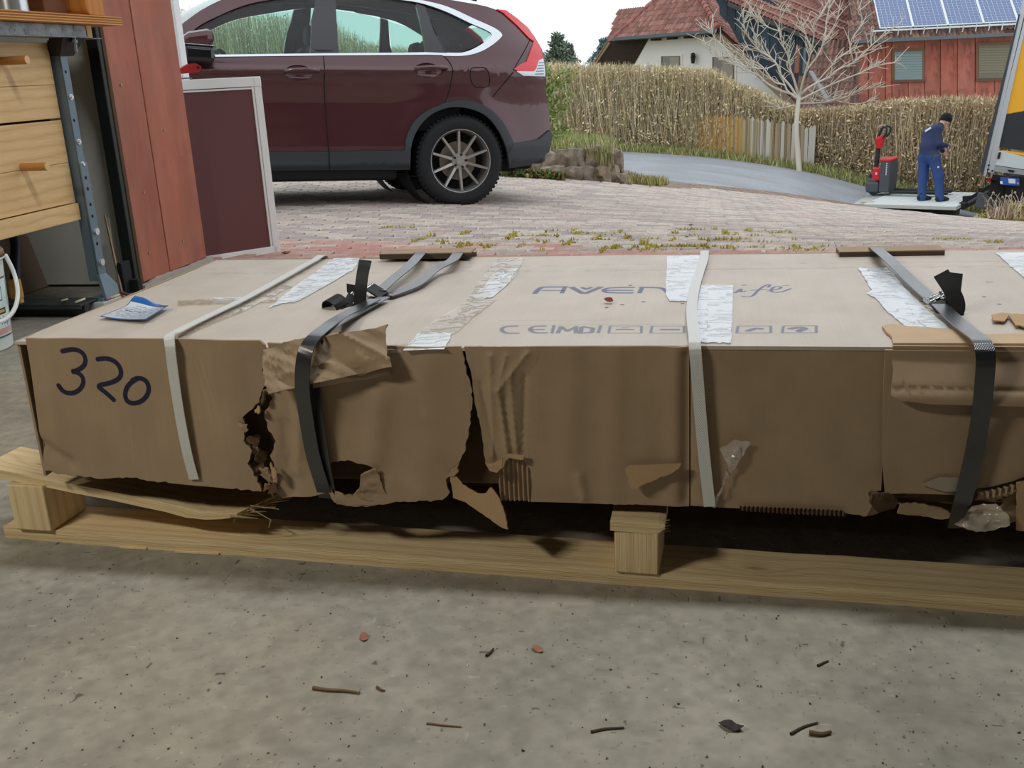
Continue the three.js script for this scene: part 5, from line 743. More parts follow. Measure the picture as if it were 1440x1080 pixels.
{ const mats = [0xf0e8dc, 0xe0d8cc, 0xd6d0c8, 0xeee2d0].map((c) => std(c, 0.95, { map: T.rock }));
  // stones: pixel centre, size in pixels
  const S = [[770, 228, 30, 24], [794, 225, 26, 24], [812, 222, 22, 24], [834, 221, 30, 30], [852, 224, 18, 34], [755, 232, 24, 22], [738, 234, 24, 20], [720, 236, 22, 20], [778, 245, 28, 20], [802, 247, 32, 20], [826, 246, 22, 22], [846, 248, 26, 22], [862, 246, 16, 24], [752, 248, 26, 16], [730, 248, 24, 14], [708, 247, 24, 14], [872, 251, 16, 14], [842, 212, 22, 12], [818, 236, 12, 8], [858, 238, 12, 10], [700, 236, 20, 18], [866, 230, 14, 30], [848, 226, 14, 26]];
  S.forEach(([x, y, w, h], i) => { const base = onGround(Math.min(866, x), 256 - Math.max(0, 860 - x) * 0.07), d = base.clone().sub(EYE).dot(ray(720, 540).normalize()) + 0.12 + 0.10 * (y < 238) + r7(0, 0.05), p = at(x, y, d), s = d / FOCAL; const m = part('stone', rock(w * s * 0.98, h * s * 1.02, 0.34, i + 1), mats[i % 4], wall); m.position.copy(p); m.rotation.set(r7(-0.1, 0.1), r7(-0.3, 0.3), r7(-0.08, 0.08)); });
}
// the bank behind the wall
const bankTop = [[560, 214, 11.9], [660, 212, 11.9], [720, 210, 11.9], [780, 213, 11.9], [830, 212, 11.8], [862, 216, 11.7]], bankBack = [[560, 196, 17], [660, 196, 17], [720, 196, 17], [780, 196, 16.5], [830, 202, 15.5], [868, 212, 14.4]];
struct('planted_bank', [strip(rowOf(bankTop), rowOf(bankBack), 40, 8, 0.12, 9), strip(rowOf(bankTop.map(([x, y, d]) => [x, y + 52, d + 0.25])), rowOf(bankTop), 40, 3, 0.05, 11), strip(rowOf(bankBack), rowOf(bankBack.map(([x, y, d]) => [x, y + 60, d + 1.0])), 40, 3, 0)], M.lawn);
const M_leaf = (c) => std(c, 0.7, { transmission: 0 });
const blade = (() => { const g = new THREE.BufferGeometry(); g.setAttribute('position', new THREE.Float32BufferAttribute([-0.5, 0, 0, 0.5, 0, 0, 0.25, 0.6, 0.12, -0.5, 0, 0, 0.25, 0.6, 0.12, -0.25, 0.6, 0.12, -0.25, 0.6, 0.12, 0.25, 0.6, 0.12, 0, 1, 0.35], 3)); g.computeVertexNormals(); return metric(g); })();
const leafGeo = (() => { const g = new THREE.BufferGeometry(); g.setAttribute('position', new THREE.Float32BufferAttribute([0, 0, 0, 0.5, 0.5, 0.12, 0, 1, 0, 0, 0, 0, 0, 1, 0, -0.5, 0.5, 0.12], 3)); g.computeVertexNormals(); return metric(g); })();
function scatterRow(a, b, n, h, w, cols, seed, lift = 0, lean = 0.5) { const A = catRow(a), B = catRow(b), r = rng(seed), out = []; for (let i = 0; i < n; i++) { const t = r(), p = A.getPoint(t).lerp(B.getPoint(t), r()); const c = cols[r() * cols.length | 0], k = 0.75 + 0.5 * r(); out.push({ m: mat4(p.add(V(0, lift, 0)), eul((r() - 0.5) * lean, r() * 6.28, (r() - 0.5) * lean), V(w * (0.6 + r()), h * (0.4 + r()), h)), c: rgb(c[0] * k, c[1] * k, c[2] * k) }); } return out; }
const GREEN = [[146, 156, 92], [160, 166, 106], [132, 144, 82], [182, 178, 126], [170, 158, 112]];
tag(crowd('grass', blade, std(0xffffff, 0.8), [...scatterRow(rowOf(bankTop), rowOf(bankBack), 5000, 0.16, 0.012, GREEN, 1), ...scatterRow(ROADFAR, HEDGEROW, 16000, 0.16, 0.025, GREEN, 2)], scene), 'short green grass on the bank and along the far edge of the road', 'grass');
tag(crowd('dry_grass', blade, std(0xffffff, 0.85), scatterRow(rowOf([[858, 252, 11.9], [880, 257, 12.2], [905, 260, 12.3], [930, 262, 12.4]]), rowOf([[868, 246, 14.5], [890, 252, 14.5], [915, 257, 14.2], [940, 260, 13.6]]), 2400, 0.10, 0.012, [[150, 158, 84], [176, 160, 110], [128, 140, 66], [190, 170, 120]], 5), scene), 'yellow green tufts of grass at the right end of the stone wall', 'grass');
tag(crowd('ivy', leafGeo, std(0xffffff, 0.6), (() => { const r = rng(9), o = []; for (let i = 0; i < 900; i++) { const x = mix(700, 792, Math.pow(r(), 0.9)), y = 252 - r() * 20 * (1 - (x - 700) / 130), p = at(x, y, 11.35 + r() * 0.25), c = [[92, 116, 58], [120, 132, 70], [70, 92, 48], [168, 158, 96], [132, 104, 70]][r() * 5 | 0]; o.push({ m: mat4(p, eul(r() * 2 - 0.4, r() * 6.28, r() * 6), V(0.05, 0.06, 0.05)), c: rgb(...c) }); } return o; })(), scene), 'green ivy leaves growing over the foot of the stone wall', 'ivy');
{ const t = thing('conifer_shrub', 'light green feathery conifer shrub behind the tail of the car', 'shrub', at(772, 214, 13)); const r = rng(12), o = [], inv = t.position.clone();
  for (const [tx, ty] of [[806, 100], [800, 112], [808, 132], [796, 150], [790, 168], [798, 184], [780, 140], [776, 118], [770, 100], [785, 190]]) { const tip = at(tx, ty, 12.8 + r() * 0.5).sub(inv), base = at(766, Math.min(210, ty + 34), 13.1).sub(inv), mid = base.clone().lerp(tip, 0.55).add(V(0, 0.10, 0)); part('branch', limb([base, mid, tip], 0.012, 0.003, 10, 5), std(0x6f6a40, 0.8), t);
    for (let i = 0; i < 64; i++) { const k = Math.pow(r(), 0.8), p = (k < 0.5 ? base.clone().lerp(mid, k * 2) : mid.clone().lerp(tip, k * 2 - 1)).add(V((r() - 0.5) * 0.14, (r() - 0.5) * 0.12, (r() - 0.5) * 0.14)), c = [[136, 158, 84], [156, 172, 98], [108, 132, 66]][r() * 3 | 0]; o.push({ m: mat4(p, eul(r() * 2 - 1, r() * 6.28, r() * 6), V(0.03, 0.07, 0.03)), c: rgb(...c) }); } }
  crowd('foliage', leafGeo, std(0xffffff, 0.7), o, t); }

// ---------------------------------------------------------------- hedges of bare twigs with last year's leaves, and the picket fence in front
const twig = (() => { const g = new THREE.CylinderGeometry(0.35, 1, 1, 3, 2, true).translate(0, 0.5, 0).toNonIndexed(); const p = g.attributes.position; for (let i = 0; i < p.count; i++) { const y = p.getY(i); p.setX(i, p.getX(i) + 1.6 * Math.sin(y * 3.1)); } g.computeVertexNormals(); return metric(g); })();
function hedge(name, label, x0, x1, topAt, baseRow, depthBack, n, cols, seed, rangeNote) {
  const t = thing(name, label, 'hedge', baseRow(0.5)), r = rng(seed), O = t.position.clone(), tw = [], lf = [];
  const H = (k) => topAt(k);
  for (let i = 0; i < n; i++) { const k = r(), b = baseRow(k).clone(), h = H(k), q = r(), y0 = h * Math.pow(r(), 1.3) * 0.82, L = Math.min(h * (0.25 + 0.55 * r()), h * (0.97 + 0.09 * r() * r()) - y0); b.add(V((r() - 0.5) * 0.1, y0, -depthBack * q)).sub(O); const c = cols[r() * cols.length | 0], s = 0.7 + 0.55 * r(); tw.push({ m: mat4(b, eul((r() - 0.5) * 0.5, r() * 6.28, (r() - 0.5) * 0.5), V(0.005 + 0.005 * r(), Math.max(0.12, L), 0.008)), c: rgb(c[0] * s, c[1] * s, c[2] * s) }); }
  for (let i = 0; i < n * 1.5; i++) { const k = r(), b = baseRow(k).clone(), h = H(k); b.add(V((r() - 0.5) * 0.1, h * (0.03 + 0.96 * r()), 0.1 - (depthBack + 0.1) * Math.pow(r(), 1.4))).sub(O); const c = cols[r() * cols.length | 0], s = 0.75 + 0.5 * r(); lf.push({ m: mat4(b, eul(r() * 3, r() * 6.28, r() * 6), V(0.028 + 0.025 * r(), 0.08 + 0.05 * r(), 0.05)), c: rgb(c[0] * s, c[1] * s, c[2] * s) }); }
  const kk = [...Array(26)].map((_, i) => i / 25); for (const k of kk) { const b = baseRow(k).clone().add(V(0, 0, -depthBack / 2)).sub(O); part('stem', limb([b, b.clone().add(V(r() * 0.1, H(k) * 0.45, 0.05)), b.clone().add(V(r() * 0.2 - 0.1, H(k) * 0.9, -0.05))], 0.02, 0.008, 6, 5), std(0x8a7a62, 0.9), t); }
  crowd('twigs', twig, std(0xffffff, 0.9), tw, t); crowd('dry_leaves', leafGeo, std(0xffffff, 0.85), lf, t); return t;
}
const TAN = [[226, 210, 176], [212, 194, 156], [194, 176, 138], [232, 220, 192], [184, 168, 128], [198, 192, 150]], TANB = [[206, 188, 154], [188, 168, 132], [220, 202, 166], [172, 152, 120], [228, 214, 184]];
const rowC = (row) => { const c = catRow(row); return (k) => c.getPoint(k); };
const interp = (tab) => (k) => lerpTab(tab, k);
// hedge left of the tree, along the far side of the road
{ const row = [[-160, 181, 38], [300, 186, 34], [560, 192, 32], [700, 196, 30], [870, 207, 27.7], [1000, 214, 26.7], [1120, 228, 25.6]], tops = [[-160, 10], [300, 22], [460, 34], [520, 66], [640, 86], [700, 90], [780, 94], [870, 96], [1000, 102], [1040, 124], [1120, 154]];
  const c = catRow(rowOf(row)), pts = []; const f = (k) => { const p = c.getPoint(k); return p; };
  const hAt = (k) => { const p = f(k), s = p.clone().project(camera), px = (s.x + 1) * 720, py = (1 - s.y) * 540, d = p.clone().sub(EYE).dot(ray(720, 540).normalize()), top = lerpTab(tops, px); return (py - top) * d / FOCAL; };
  hedge('hedge', 'tall tan hedge of bare twigs behind the picket fence, left of the bare tree', 0, 1, hAt, f, 1.0, 27000, TAN, 21); }
// right hedge, behind the man on the lift
{ const row = [[1120, 228, 25.5], [1215, 249, 24.5], [1290, 266, 23.4], [1400, 291, 22.4], [1560, 335, 21.3]], tops = [[1120, 158], [1165, 156], [1210, 153], [1270, 145], [1330, 143], [1400, 145], [1560, 160]];
  const c = catRow(rowOf(row)), f = (k) => c.getPoint(k), hAt = (k) => { const p = f(k), s = p.clone().project(camera), px = (s.x + 1) * 720, py = (1 - s.y) * 540, d = p.clone().sub(EYE).dot(ray(720, 540).normalize()); return (py - lerpTab(tops, px)) * d / FOCAL; };
  hedge('hedge', 'brown clipped hedge behind the man in blue, below the red barn', 0, 1, hAt, f, 0.9, 20000, TANB, 22);
  // pale rail half hidden in the hedge
  const m = single('fence_rail', bar(at(1182, 180.5, 24.85), at(1395, 182, 22.3), 0.05, 0.06), std(0xb9c2b4, 0.8), 'pale horizontal rail running through the brown hedge', 'rail'); }
const fence = thing('picket_fence', 'weathered wooden picket fence in front of the tan hedge', 'fence');
{ const row = catRow(rowOf([[770, 195, 29.8], [870, 206, 28.1], [960, 211.8, 27.15], [1010, 216.6, 26.62], [1050, 221.6, 26.05], [1080, 226, 25.65], [1142, 236, 25.1]])), r = rng(31), n = 84, grey = [0xa69878, 0x94866a, 0xb4a684, 0x87785e].map((c) => std(c, 0.9)), gold = [0xc09a5e, 0xa88854].map((c) => std(c, 0.85)), pale = std(0xc6c1b8, 0.85);
  const geo = (h) => { const s = new THREE.Shape(); s.moveTo(-0.042, 0); s.lineTo(0.042, 0); s.lineTo(0.042, h - 0.06); s.lineTo(0, h); s.lineTo(-0.042, h - 0.06); return new THREE.ExtrudeGeometry(s, { depth: 0.022, bevelEnabled: false }); }, G = [0.98, 1.02, 1.05].map(geo);
  for (let i = 0; i < n; i++) { const k = i / (n - 1), p = row.getPoint(k), q = row.getTangent(k), s = p.clone().project(camera), px = (s.x + 1) * 720; const m = part('picket', G[i % 3], px > 1072 ? (r() < 0.38 ? pale : grey[i % 4]) : px > 955 && px < 1046 ? (r() < 0.7 ? gold[i % 2] : grey[i % 4]) : r() < 0.12 ? pale : grey[i % 4], fence); m.position.copy(p); m.rotation.set(0, Math.atan2(-q.z, q.x), (r() - 0.5) * 0.05); }
  for (const y of [0.28, 0.78]) for (let j = 0; j < 6; j++) { const a = row.getPoint(j / 6), b = row.getPoint((j + 1) / 6); part('rail', bar(a.clone().add(V(0, y, -0.03)), b.clone().add(V(0, y, -0.03)), 0.035, 0.07), grey[j % 4], fence); } }

// ---------------------------------------------------------------- the bare tree
const tree = thing('bare_tree', 'bare pruned fruit tree with pale twisted branches by the hedge', 'tree', at(1122, 240, 24.4));
{ const O = tree.position, D = 24.4, bark = std(0xcac2b2, 0.9), bark2 = std(0xb0a693, 0.9), r = rng(41), P = (x, y, q = 0) => at(x, y, D + q).sub(O);
  const px = (z) => z * D / FOCAL;
  part('trunk', limb([P(1124, 244), P(1122, 215, 0.02), P(1120, 180, -0.02), P(1122, 150), P(1124, 132)], px(3.8), px(3.0), 18, 8), bark, tree);
  const main = [[[1124, 138], [1128, 118], [1136, 90], [1144, 55], [1146, 34], [1156, 20]], [[1124, 134], [1136, 124], [1150, 116], [1166, 108], [1178, 98], [1200, 88], [1230, 60], [1262, 36]], [[1123, 140], [1112, 122], [1098, 105], [1092, 90], [1082, 80], [1068, 72], [1064, 62], [1066, 30], [1062, 18]], [[1122, 132], [1116, 110], [1112, 100], [1108, 78], [1102, 66], [1096, 44], [1097, 20]], [[1120, 134], [1100, 128], [1080, 118], [1064, 104], [1050, 100], [1034, 90], [1014, 82], [994, 66], [988, 50]], [[1122, 142], [1150, 128], [1176, 116], [1206, 104], [1236, 92], [1262, 88]], [[1124, 146], [1160, 144], [1186, 138], [1214, 126], [1240, 122]], [[1120, 138], [1106, 126], [1104, 120], [1090, 116], [1070, 92], [1056, 86], [1042, 84], [1010, 84]], [[1134, 98], [1150, 78], [1160, 56], [1176, 30], [1182, 0]], [[1140, 70], [1132, 46], [1118, 22], [1104, 14]], [[1092, 90], [1078, 96], [1062, 96], [1046, 92]], [[1146, 118], [1166, 96], [1184, 78], [1208, 74], [1226, 70]], [[1068, 72], [1050, 70], [1034, 74]], [[1148, 116], [1140, 140], [1146, 152]], [[1116, 148], [1100, 152], [1090, 148]], [[1064, 62], [1050, 48], [1044, 20], [1042, 8]], [[1096, 44], [1080, 38], [1068, 28], [1058, 20]], [[1160, 56], [1162, 30], [1166, 8], [1164, -6]], [[1200, 88], [1196, 60], [1212, 30], [1206, 4]], [[1136, 124], [1150, 134], [1170, 140], [1204, 146], [1230, 140]], [[1034, 90], [1020, 70], [1004, 52], [1000, 40]]];
  main.forEach((l, i) => { const th = i < 8 ? 2.0 - 0.06 * i : 1.0, q = (i % 5 - 2) * 0.22; part('branch', limb(l.map(([x, y], j) => P(x, y, q * j / 3)), px(th), px(0.45), l.length * 4, 6), i % 3 ? bark : bark2, tree); });
  const tw = []; main.forEach((l, i) => { const c = new THREE.CatmullRomCurve3(l.map(([x, y], j) => P(x, y, (i % 5 - 2) * 0.22 * j / 3))), n = l.length * 3; for (let j = 0; j < n; j++) { const t = 0.25 + 0.75 * r(), p = c.getPoint(t), d = c.getTangent(t), dir = V((r() - 0.5) * 2 + d.x, r() * 1.2 - 0.25 + d.y * 0.5, (r() - 0.5) * 1.4).normalize(), L = 0.16 + 0.42 * r(), m = p.clone().addScaledVector(dir, L * 0.5).add(V((r() - 0.5) * 0.1, 0.03, 0)), e = p.clone().addScaledVector(dir, L).add(V(0, 0.10 * r(), 0)); tw.push(limb([p, m, e], px(0.75), px(0.28), 5, 4)); if (r() < 0.6) { const e2 = m.clone().add(V((r() - 0.5) * 0.4, r() * 0.3, (r() - 0.5) * 0.2)); tw.push(limb([m, m.clone().lerp(e2, 0.5).add(V(0, 0.02, 0)), e2], px(0.55), px(0.25), 4, 4)); } } });
  part('twigs', tw, bark, tree).userData.kind = 'stuff'; }
// conifers far behind the hedge
function conifer(px, top, base, w, d, label, seed, col) { const b = at(px, base, d), t = thing('far_conifer', label, 'tree', b), r = rng(seed), H = (base - top) * d / FOCAL, W = w * d / FOCAL, o = []; part('trunk', limb([V(0, -3, 0), V(0.05, H * 0.5, 0), V(0, H, 0)], 0.16, 0.03, 8, 6), std(0x5f5a48, 0.9), t);
  for (let i = 0; i < 34; i++) { const k = i / 34, y = H * (0.05 + 0.92 * k), L = W * (1.05 - k) * (0.7 + 0.5 * r()), a = r() * 6.28, e = V(Math.cos(a) * L, y + L * 0.35, Math.sin(a) * L); part('branch', limb([V(0, y, 0), e.clone().multiplyScalar(0.5).setY(y + L * 0.05), e], 0.05, 0.015, 5, 4), std(0x5a6048, 0.9), t); for (let j = 0; j < 60; j++) { const q = 0.25 + 0.8 * r(), s = 0.6 + 0.6 * r(); o.push({ m: mat4(V(e.x * q + (r() - 0.5) * 0.4, mix(y, e.y, q) + (r() - 0.5) * 0.3, e.z * q + (r() - 0.5) * 0.4), eul(r() * 2 - 0.5, r() * 6.28, r() * 6), V(0.12, 0.32, 0.12)), c: rgb(col[0] * s, col[1] * s, col[2] * s) }); } }
  crowd('needles', leafGeo, std(0xffffff, 0.85), o, t); }
conifer(786, 52, 110, 26, 62, 'open grey green conifer above the hedge beside the car', 51, [126, 142, 124]);
conifer(850, 58, 110, 24, 78, 'bluish spruce tip left of the white house gable', 52, [120, 144, 138]);
conifer(800, 66, 110, 16, 66, 'smaller grey green conifer between the car and the house', 53, [130, 146, 128]);
conifer(225, -60, 110, 60, 60, 'grey green conifer far behind the front of the car', 54, [126, 142, 124]);
// ---------------------------------------------------------------- houses beyond the hedge
const tileGeo = (() => { const W = 0.20, L = 0.40, n = 6, pos = []; const P = (i, j) => { const x = -W / 2 + W * i / n, y = 0.042 * Math.cos(i / n * Math.PI * 2) + (j ? 0 : 0.03); return [x, y, j ? -L : 0]; };
  for (let i = 0; i < n; i++) { const a = P(i, 0), b = P(i + 1, 0), c = P(i + 1, 1), d = P(i, 1); pos.push(...a, ...b, ...c, ...a, ...c, ...d); const e = [a[0], a[1] - 0.035, 0], f = [b[0], b[1] - 0.035, 0]; pos.push(...a, ...e, ...f, ...a, ...f, ...b); }
  const g = new THREE.BufferGeometry(); g.setAttribute('position', new THREE.Float32BufferAttribute(pos, 3)); g.computeVertexNormals(); return metric(g); })();
// tiles over a polygon given in pixels on a roof plane through A with eave direction U and upslope direction W
function tiled(name, polyPx, A, U, W, cols, parent, seed, scale = 1, label) {
  const N = V().crossVectors(U, W).normalize(), inv = parent.position, q = polyPx.map(([x, y]) => { const d = onPlane(x, y, A, N).sub(A); return new THREE.Vector2(d.dot(U), d.dot(W)); });
  const r = rng(seed), list = [], bu = [Math.min(...q.map((p) => p.x)), Math.max(...q.map((p) => p.x))], bw = [Math.min(...q.map((p) => p.y)), Math.max(...q.map((p) => p.y))], rot = new THREE.Quaternion().setFromRotationMatrix(new THREE.Matrix4().makeBasis(U, N, W.clone().negate()));
  const sx = 0.20 * scale, sw = 0.34 * scale; for (let w = bw[0]; w < bw[1]; w += sw) for (let u = bu[0]; u < bu[1]; u += sx) { if (!insidePoly(q, u + sx / 2, w + sw / 2)) continue; const c = cols[r() * cols.length | 0], k = 0.90 + 0.18 * r(); list.push({ m: mat4(A.clone().addScaledVector(U, u + sx / 2).addScaledVector(W, w).addScaledVector(N, 0.02 + 0.012 * r()).sub(inv), rot, V(scale, scale, scale)), c: rgb(c[0] * k, c[1] * k, c[2] * k) }); }
  const p3 = q.map((p) => A.clone().addScaledVector(U, p.x).addScaledVector(W, p.y).sub(inv)); part(name + '_deck', prism(p3, N.clone().multiplyScalar(-0.12)), std(0x5b4034, 0.9), parent);
  const m = crowd(name, tileGeo, std(0xffffff, 0.75), list, parent, label); return { N, q, p3 };
}
const TILE = [[158, 114, 103], [150, 106, 96], [168, 124, 112], [144, 102, 92]], TILE_OLD = [[136, 104, 94], [120, 92, 84], [150, 116, 102], [128, 108, 98]];
{ // the white house with the half-hipped gable
  const GL = at(865, 55, 50), GR = at(1011, 42, 44); GR.y = GL.y = (GL.y + GR.y) / 2; const U = GR.clone().sub(GL).setY(0).normalize(), nOut = V(-U.z, 0, U.x); if (nOut.dot(EYE.clone().sub(GL)) < 0) nOut.negate();
  const H = thing('house', 'white house with a half-hipped red tile roof behind the tan hedge', 'house', GL.clone().lerp(GR, 0.5).setY(-5)), O = H.position, sub = (p) => p.clone().sub(O);
  const W0 = GL.clone().addScaledVector(nOut, -0.75), wp = (x, y) => onPlane(x, y, W0, nOut), ps = (list, th = 0.25, off = 0, m) => prism(list.map(([x, y]) => sub(wp(x, y)).addScaledVector(nOut, off)), nOut.clone().multiplyScalar(-th));
  const plaster = std(0xe6e6e2, 0.9, { bumpMap: T.concreteBump, bumpScale: 0.003 }), dk = std(0x33261f, 0.85), woodB = std(0x8a7662, 0.85), frameM = std(0xe9e6df, 0.6);
  part('gable_wall', ps([[885, 96], [912, 52], [1003, 47], [1050, 90], [1090, 127], [1118, 156], [1118, 250], [860, 250], [862, 130]]), plaster, H);
  const slopeUp = V(0, 0.72, 0).addScaledVector(nOut, -0.69).normalize();
  tiled('roof_tiles', [[863, 56], [1013, 42], [990, 4], [966, -44], [928, -4]], GL, U, slopeUp, TILE, H, 61, 1, 'red brown tiles of the half hip');
  // gutter, rafter tails
  part('gutter', new THREE.CylinderGeometry(0.085, 0.085, GL.distanceTo(GR) + 0.3, 10, 1, true, 0, Math.PI).rotateX(Math.PI).applyQuaternion(new THREE.Quaternion().setFromUnitVectors(V(0, 1, 0), U)).translate(...sub(GL.clone().lerp(GR, 0.5).addScaledVector(nOut, 0.08).add(V(0, -0.05, 0))).toArray()), std(0x59636a, 0.5, { metalness: 0.4 }), H);
  part('gutter_front', bar(sub(GL.clone().addScaledVector(nOut, 0.13).add(V(0, -0.02, 0))), sub(GR.clone().addScaledVector(nOut, 0.13).add(V(0, -0.02, 0))), 0.04, 0.15), std(0x59636a, 0.5, { metalness: 0.4 }), H);
  for (const x of [0.36, 0.52, 0.68, 0.84]) { const a = GL.clone().lerp(GR, x).add(V(0, -0.16, 0)); part('rafter_tail', bar(sub(a.clone().addScaledVector(nOut, -0.1)), sub(a.clone().addScaledVector(nOut, -0.7)), 0.12, 0.14), dk, H); }
  // ridge tiles along the two hips
  const HN = V().crossVectors(U, slopeUp).normalize(); for (const l of [[[866, 52], [928, -5]], [[1010, 40], [984, -6]]]) { const a = onPlane(...l[0], GL, HN), b = onPlane(...l[1], GL, HN), n = Math.round(a.distanceTo(b) / 0.38); for (let i = 0; i < n; i++) { const p = a.clone().lerp(b, i / n), q = a.clone().lerp(b, (i + 1.12) / n); part('ridge_tile', rod(sub(p).addScaledVector(HN, 0.06), sub(q).addScaledVector(HN, 0.03), 0.13, 0.11, 8), std([0x9c6458, 0x8f5a50, 0xa87064][i % 3], 0.8), H); } }
  // left roof: bargeboard, dark soffit, tile edge
  { const a = wp(872, 58), b = wp(846, 96), c = wp(835, 112); part('bargeboard', bar(sub(a.clone().addScaledVector(nOut, 0.7)), sub(c.clone().addScaledVector(nOut, 0.7)), 0.05, 0.24, V(0, 1, 0)), woodB, H);
    part('soffit', prism([[872, 60], [838, 112], [880, 112], [912, 56]].map(([x, y], i) => sub(wp(x, y)).addScaledVector(nOut, i < 2 ? 0.68 : 0.02)), V(-0.08, 0.10, 0)), dk, H);
    for (let i = 1; i < 4; i++) { const t = i / 4, p = [mix(872, 912, t), mix(60, 56, t)], q = [mix(838, 880, t), 112]; part('soffit_board', bar(sub(wp(...p)).addScaledVector(nOut, 0.66 * (1 - t) + 0.02), sub(wp(...q)).addScaledVector(nOut, 0.66 * (1 - t) + 0.02), 0.02, 0.05), std(0x241b18, 0.9), H); } }
  // right roof slope with its bargeboard, running back from the gable
  { const WO = W0.clone().addScaledVector(nOut, 0.7), a = onPlane(1005, 45, WO, nOut), b = onPlane(1126, 158, WO, nOut), rake = b.clone().sub(a).normalize(), dA = a.clone().sub(EYE).dot(ray(720, 540).normalize()), third = at(1056, 64, dA + 1.5), back = third.sub(a).addScaledVector(rake, -third.dot(rake)).normalize(), A = a.clone();
    const Wd = rake.clone().negate(); tiled('roof_tiles', [[1013, 42], [990, 4], [975, -24], [1003, -16], [1012, 12], [1052, 66], [1112, 130], [1206, 168], [1206, 190], [1136, 164]], A, back, Wd, TILE, H, 62, 1, 'red brown tiles of the right slope');
    part('bargeboard', bar(sub(A.clone().addScaledVector(rake, 0.1)), sub(b.clone().addScaledVector(rake, 1.4)), 0.06, 0.30, V(0, 1, 0)), woodB, H); part('verge_board', bar(sub(A.clone().addScaledVector(nOut, -0.2).add(V(0, -0.22, 0))), sub(b.clone().addScaledVector(nOut, -0.2).addScaledVector(rake, 1.4).add(V(0, -0.22, 0))), 0.2, 0.08, V(0, 1, 0)), dk, H); }
  // windows with frames and shutters of glass
  const win = (x0, y0, x1, y1, label) => { const w = part('window', ps([[x0 - 3, y0 - 2.5], [x1 + 3, y0 - 3], [x1 + 3, y1], [x0 - 3, y1]], 0.10, 0.05), frameM, H); part('pane', ps([[x0, y0], [x1, y0 - 0.5], [x1, y1], [x0, y1]], 0.02, 0.065), phys(0x6e6a62, 0.12), w); part('curtain', ps([[x0 + (x1 - x0) * 0.45, y0 + 1], [x1 - 1, y0 + 1], [x1 - 1, y1], [x0 + (x1 - x0) * 0.5, y1]], 0.004, 0.069), std(0x9a9588, 0.8), w); for (const x of [x0, x1, (x0 + x1) / 2].slice(0, 2)) part('frame_bar', ps([[x - 0.6, y0], [x + 0.6, y0], [x + 0.6, y1], [x - 0.6, y1]], 0.03, 0.085), std(0x7b6a58, 0.7), w); };
  win(932, 79, 957, 150); win(1004, 80, 1033, 150);
  part('balcony_panel', ps([[955, 118], [1090, 118], [1100, 200], [945, 200]], 0.06, 1.6), std(0xa89070, 0.9), H);
  for (let i = 0; i < 9; i++) part('balcony_baluster', ps([[902 + i * 9, 126], [906 + i * 9, 126], [906 + i * 9, 162], [902 + i * 9, 162]], 0.05, 1.7), frameM, H);
  { const c = wp(979, 84), L = part('wall_lamp', [new THREE.SphereGeometry(0.11, 12, 8).translate(0, 0.22, 0), cyl(0.13, 0.09, 0.32, 0, 0, 0, 6), cyl(0.02, 0.15, 0.10, 0, 0.15, 0, 6), bx(0.05, 0.08, 0.2, 0, 0.16, -0.08)], std(0x1c1e20, 0.5), H); L.position.copy(sub(c).addScaledVector(nOut, 0.2)); }
  // wing behind to the left
  tiled('roof_tiles', [[869, 18], [905, 14], [905, 30], [872, 58], [851, 70]], at(851, 70, 54), U, V(0, 0.75, 0).addScaledVector(nOut, -0.66).normalize(), TILE, H, 63, 1, 'red tiles of the rear wing');
  part('ridge_cap', bar(sub(at(868, 17.5, 55.5)), sub(at(906, 13.5, 55.5)), 0.2, 0.12), std(0x9c6458, 0.8), H);
}
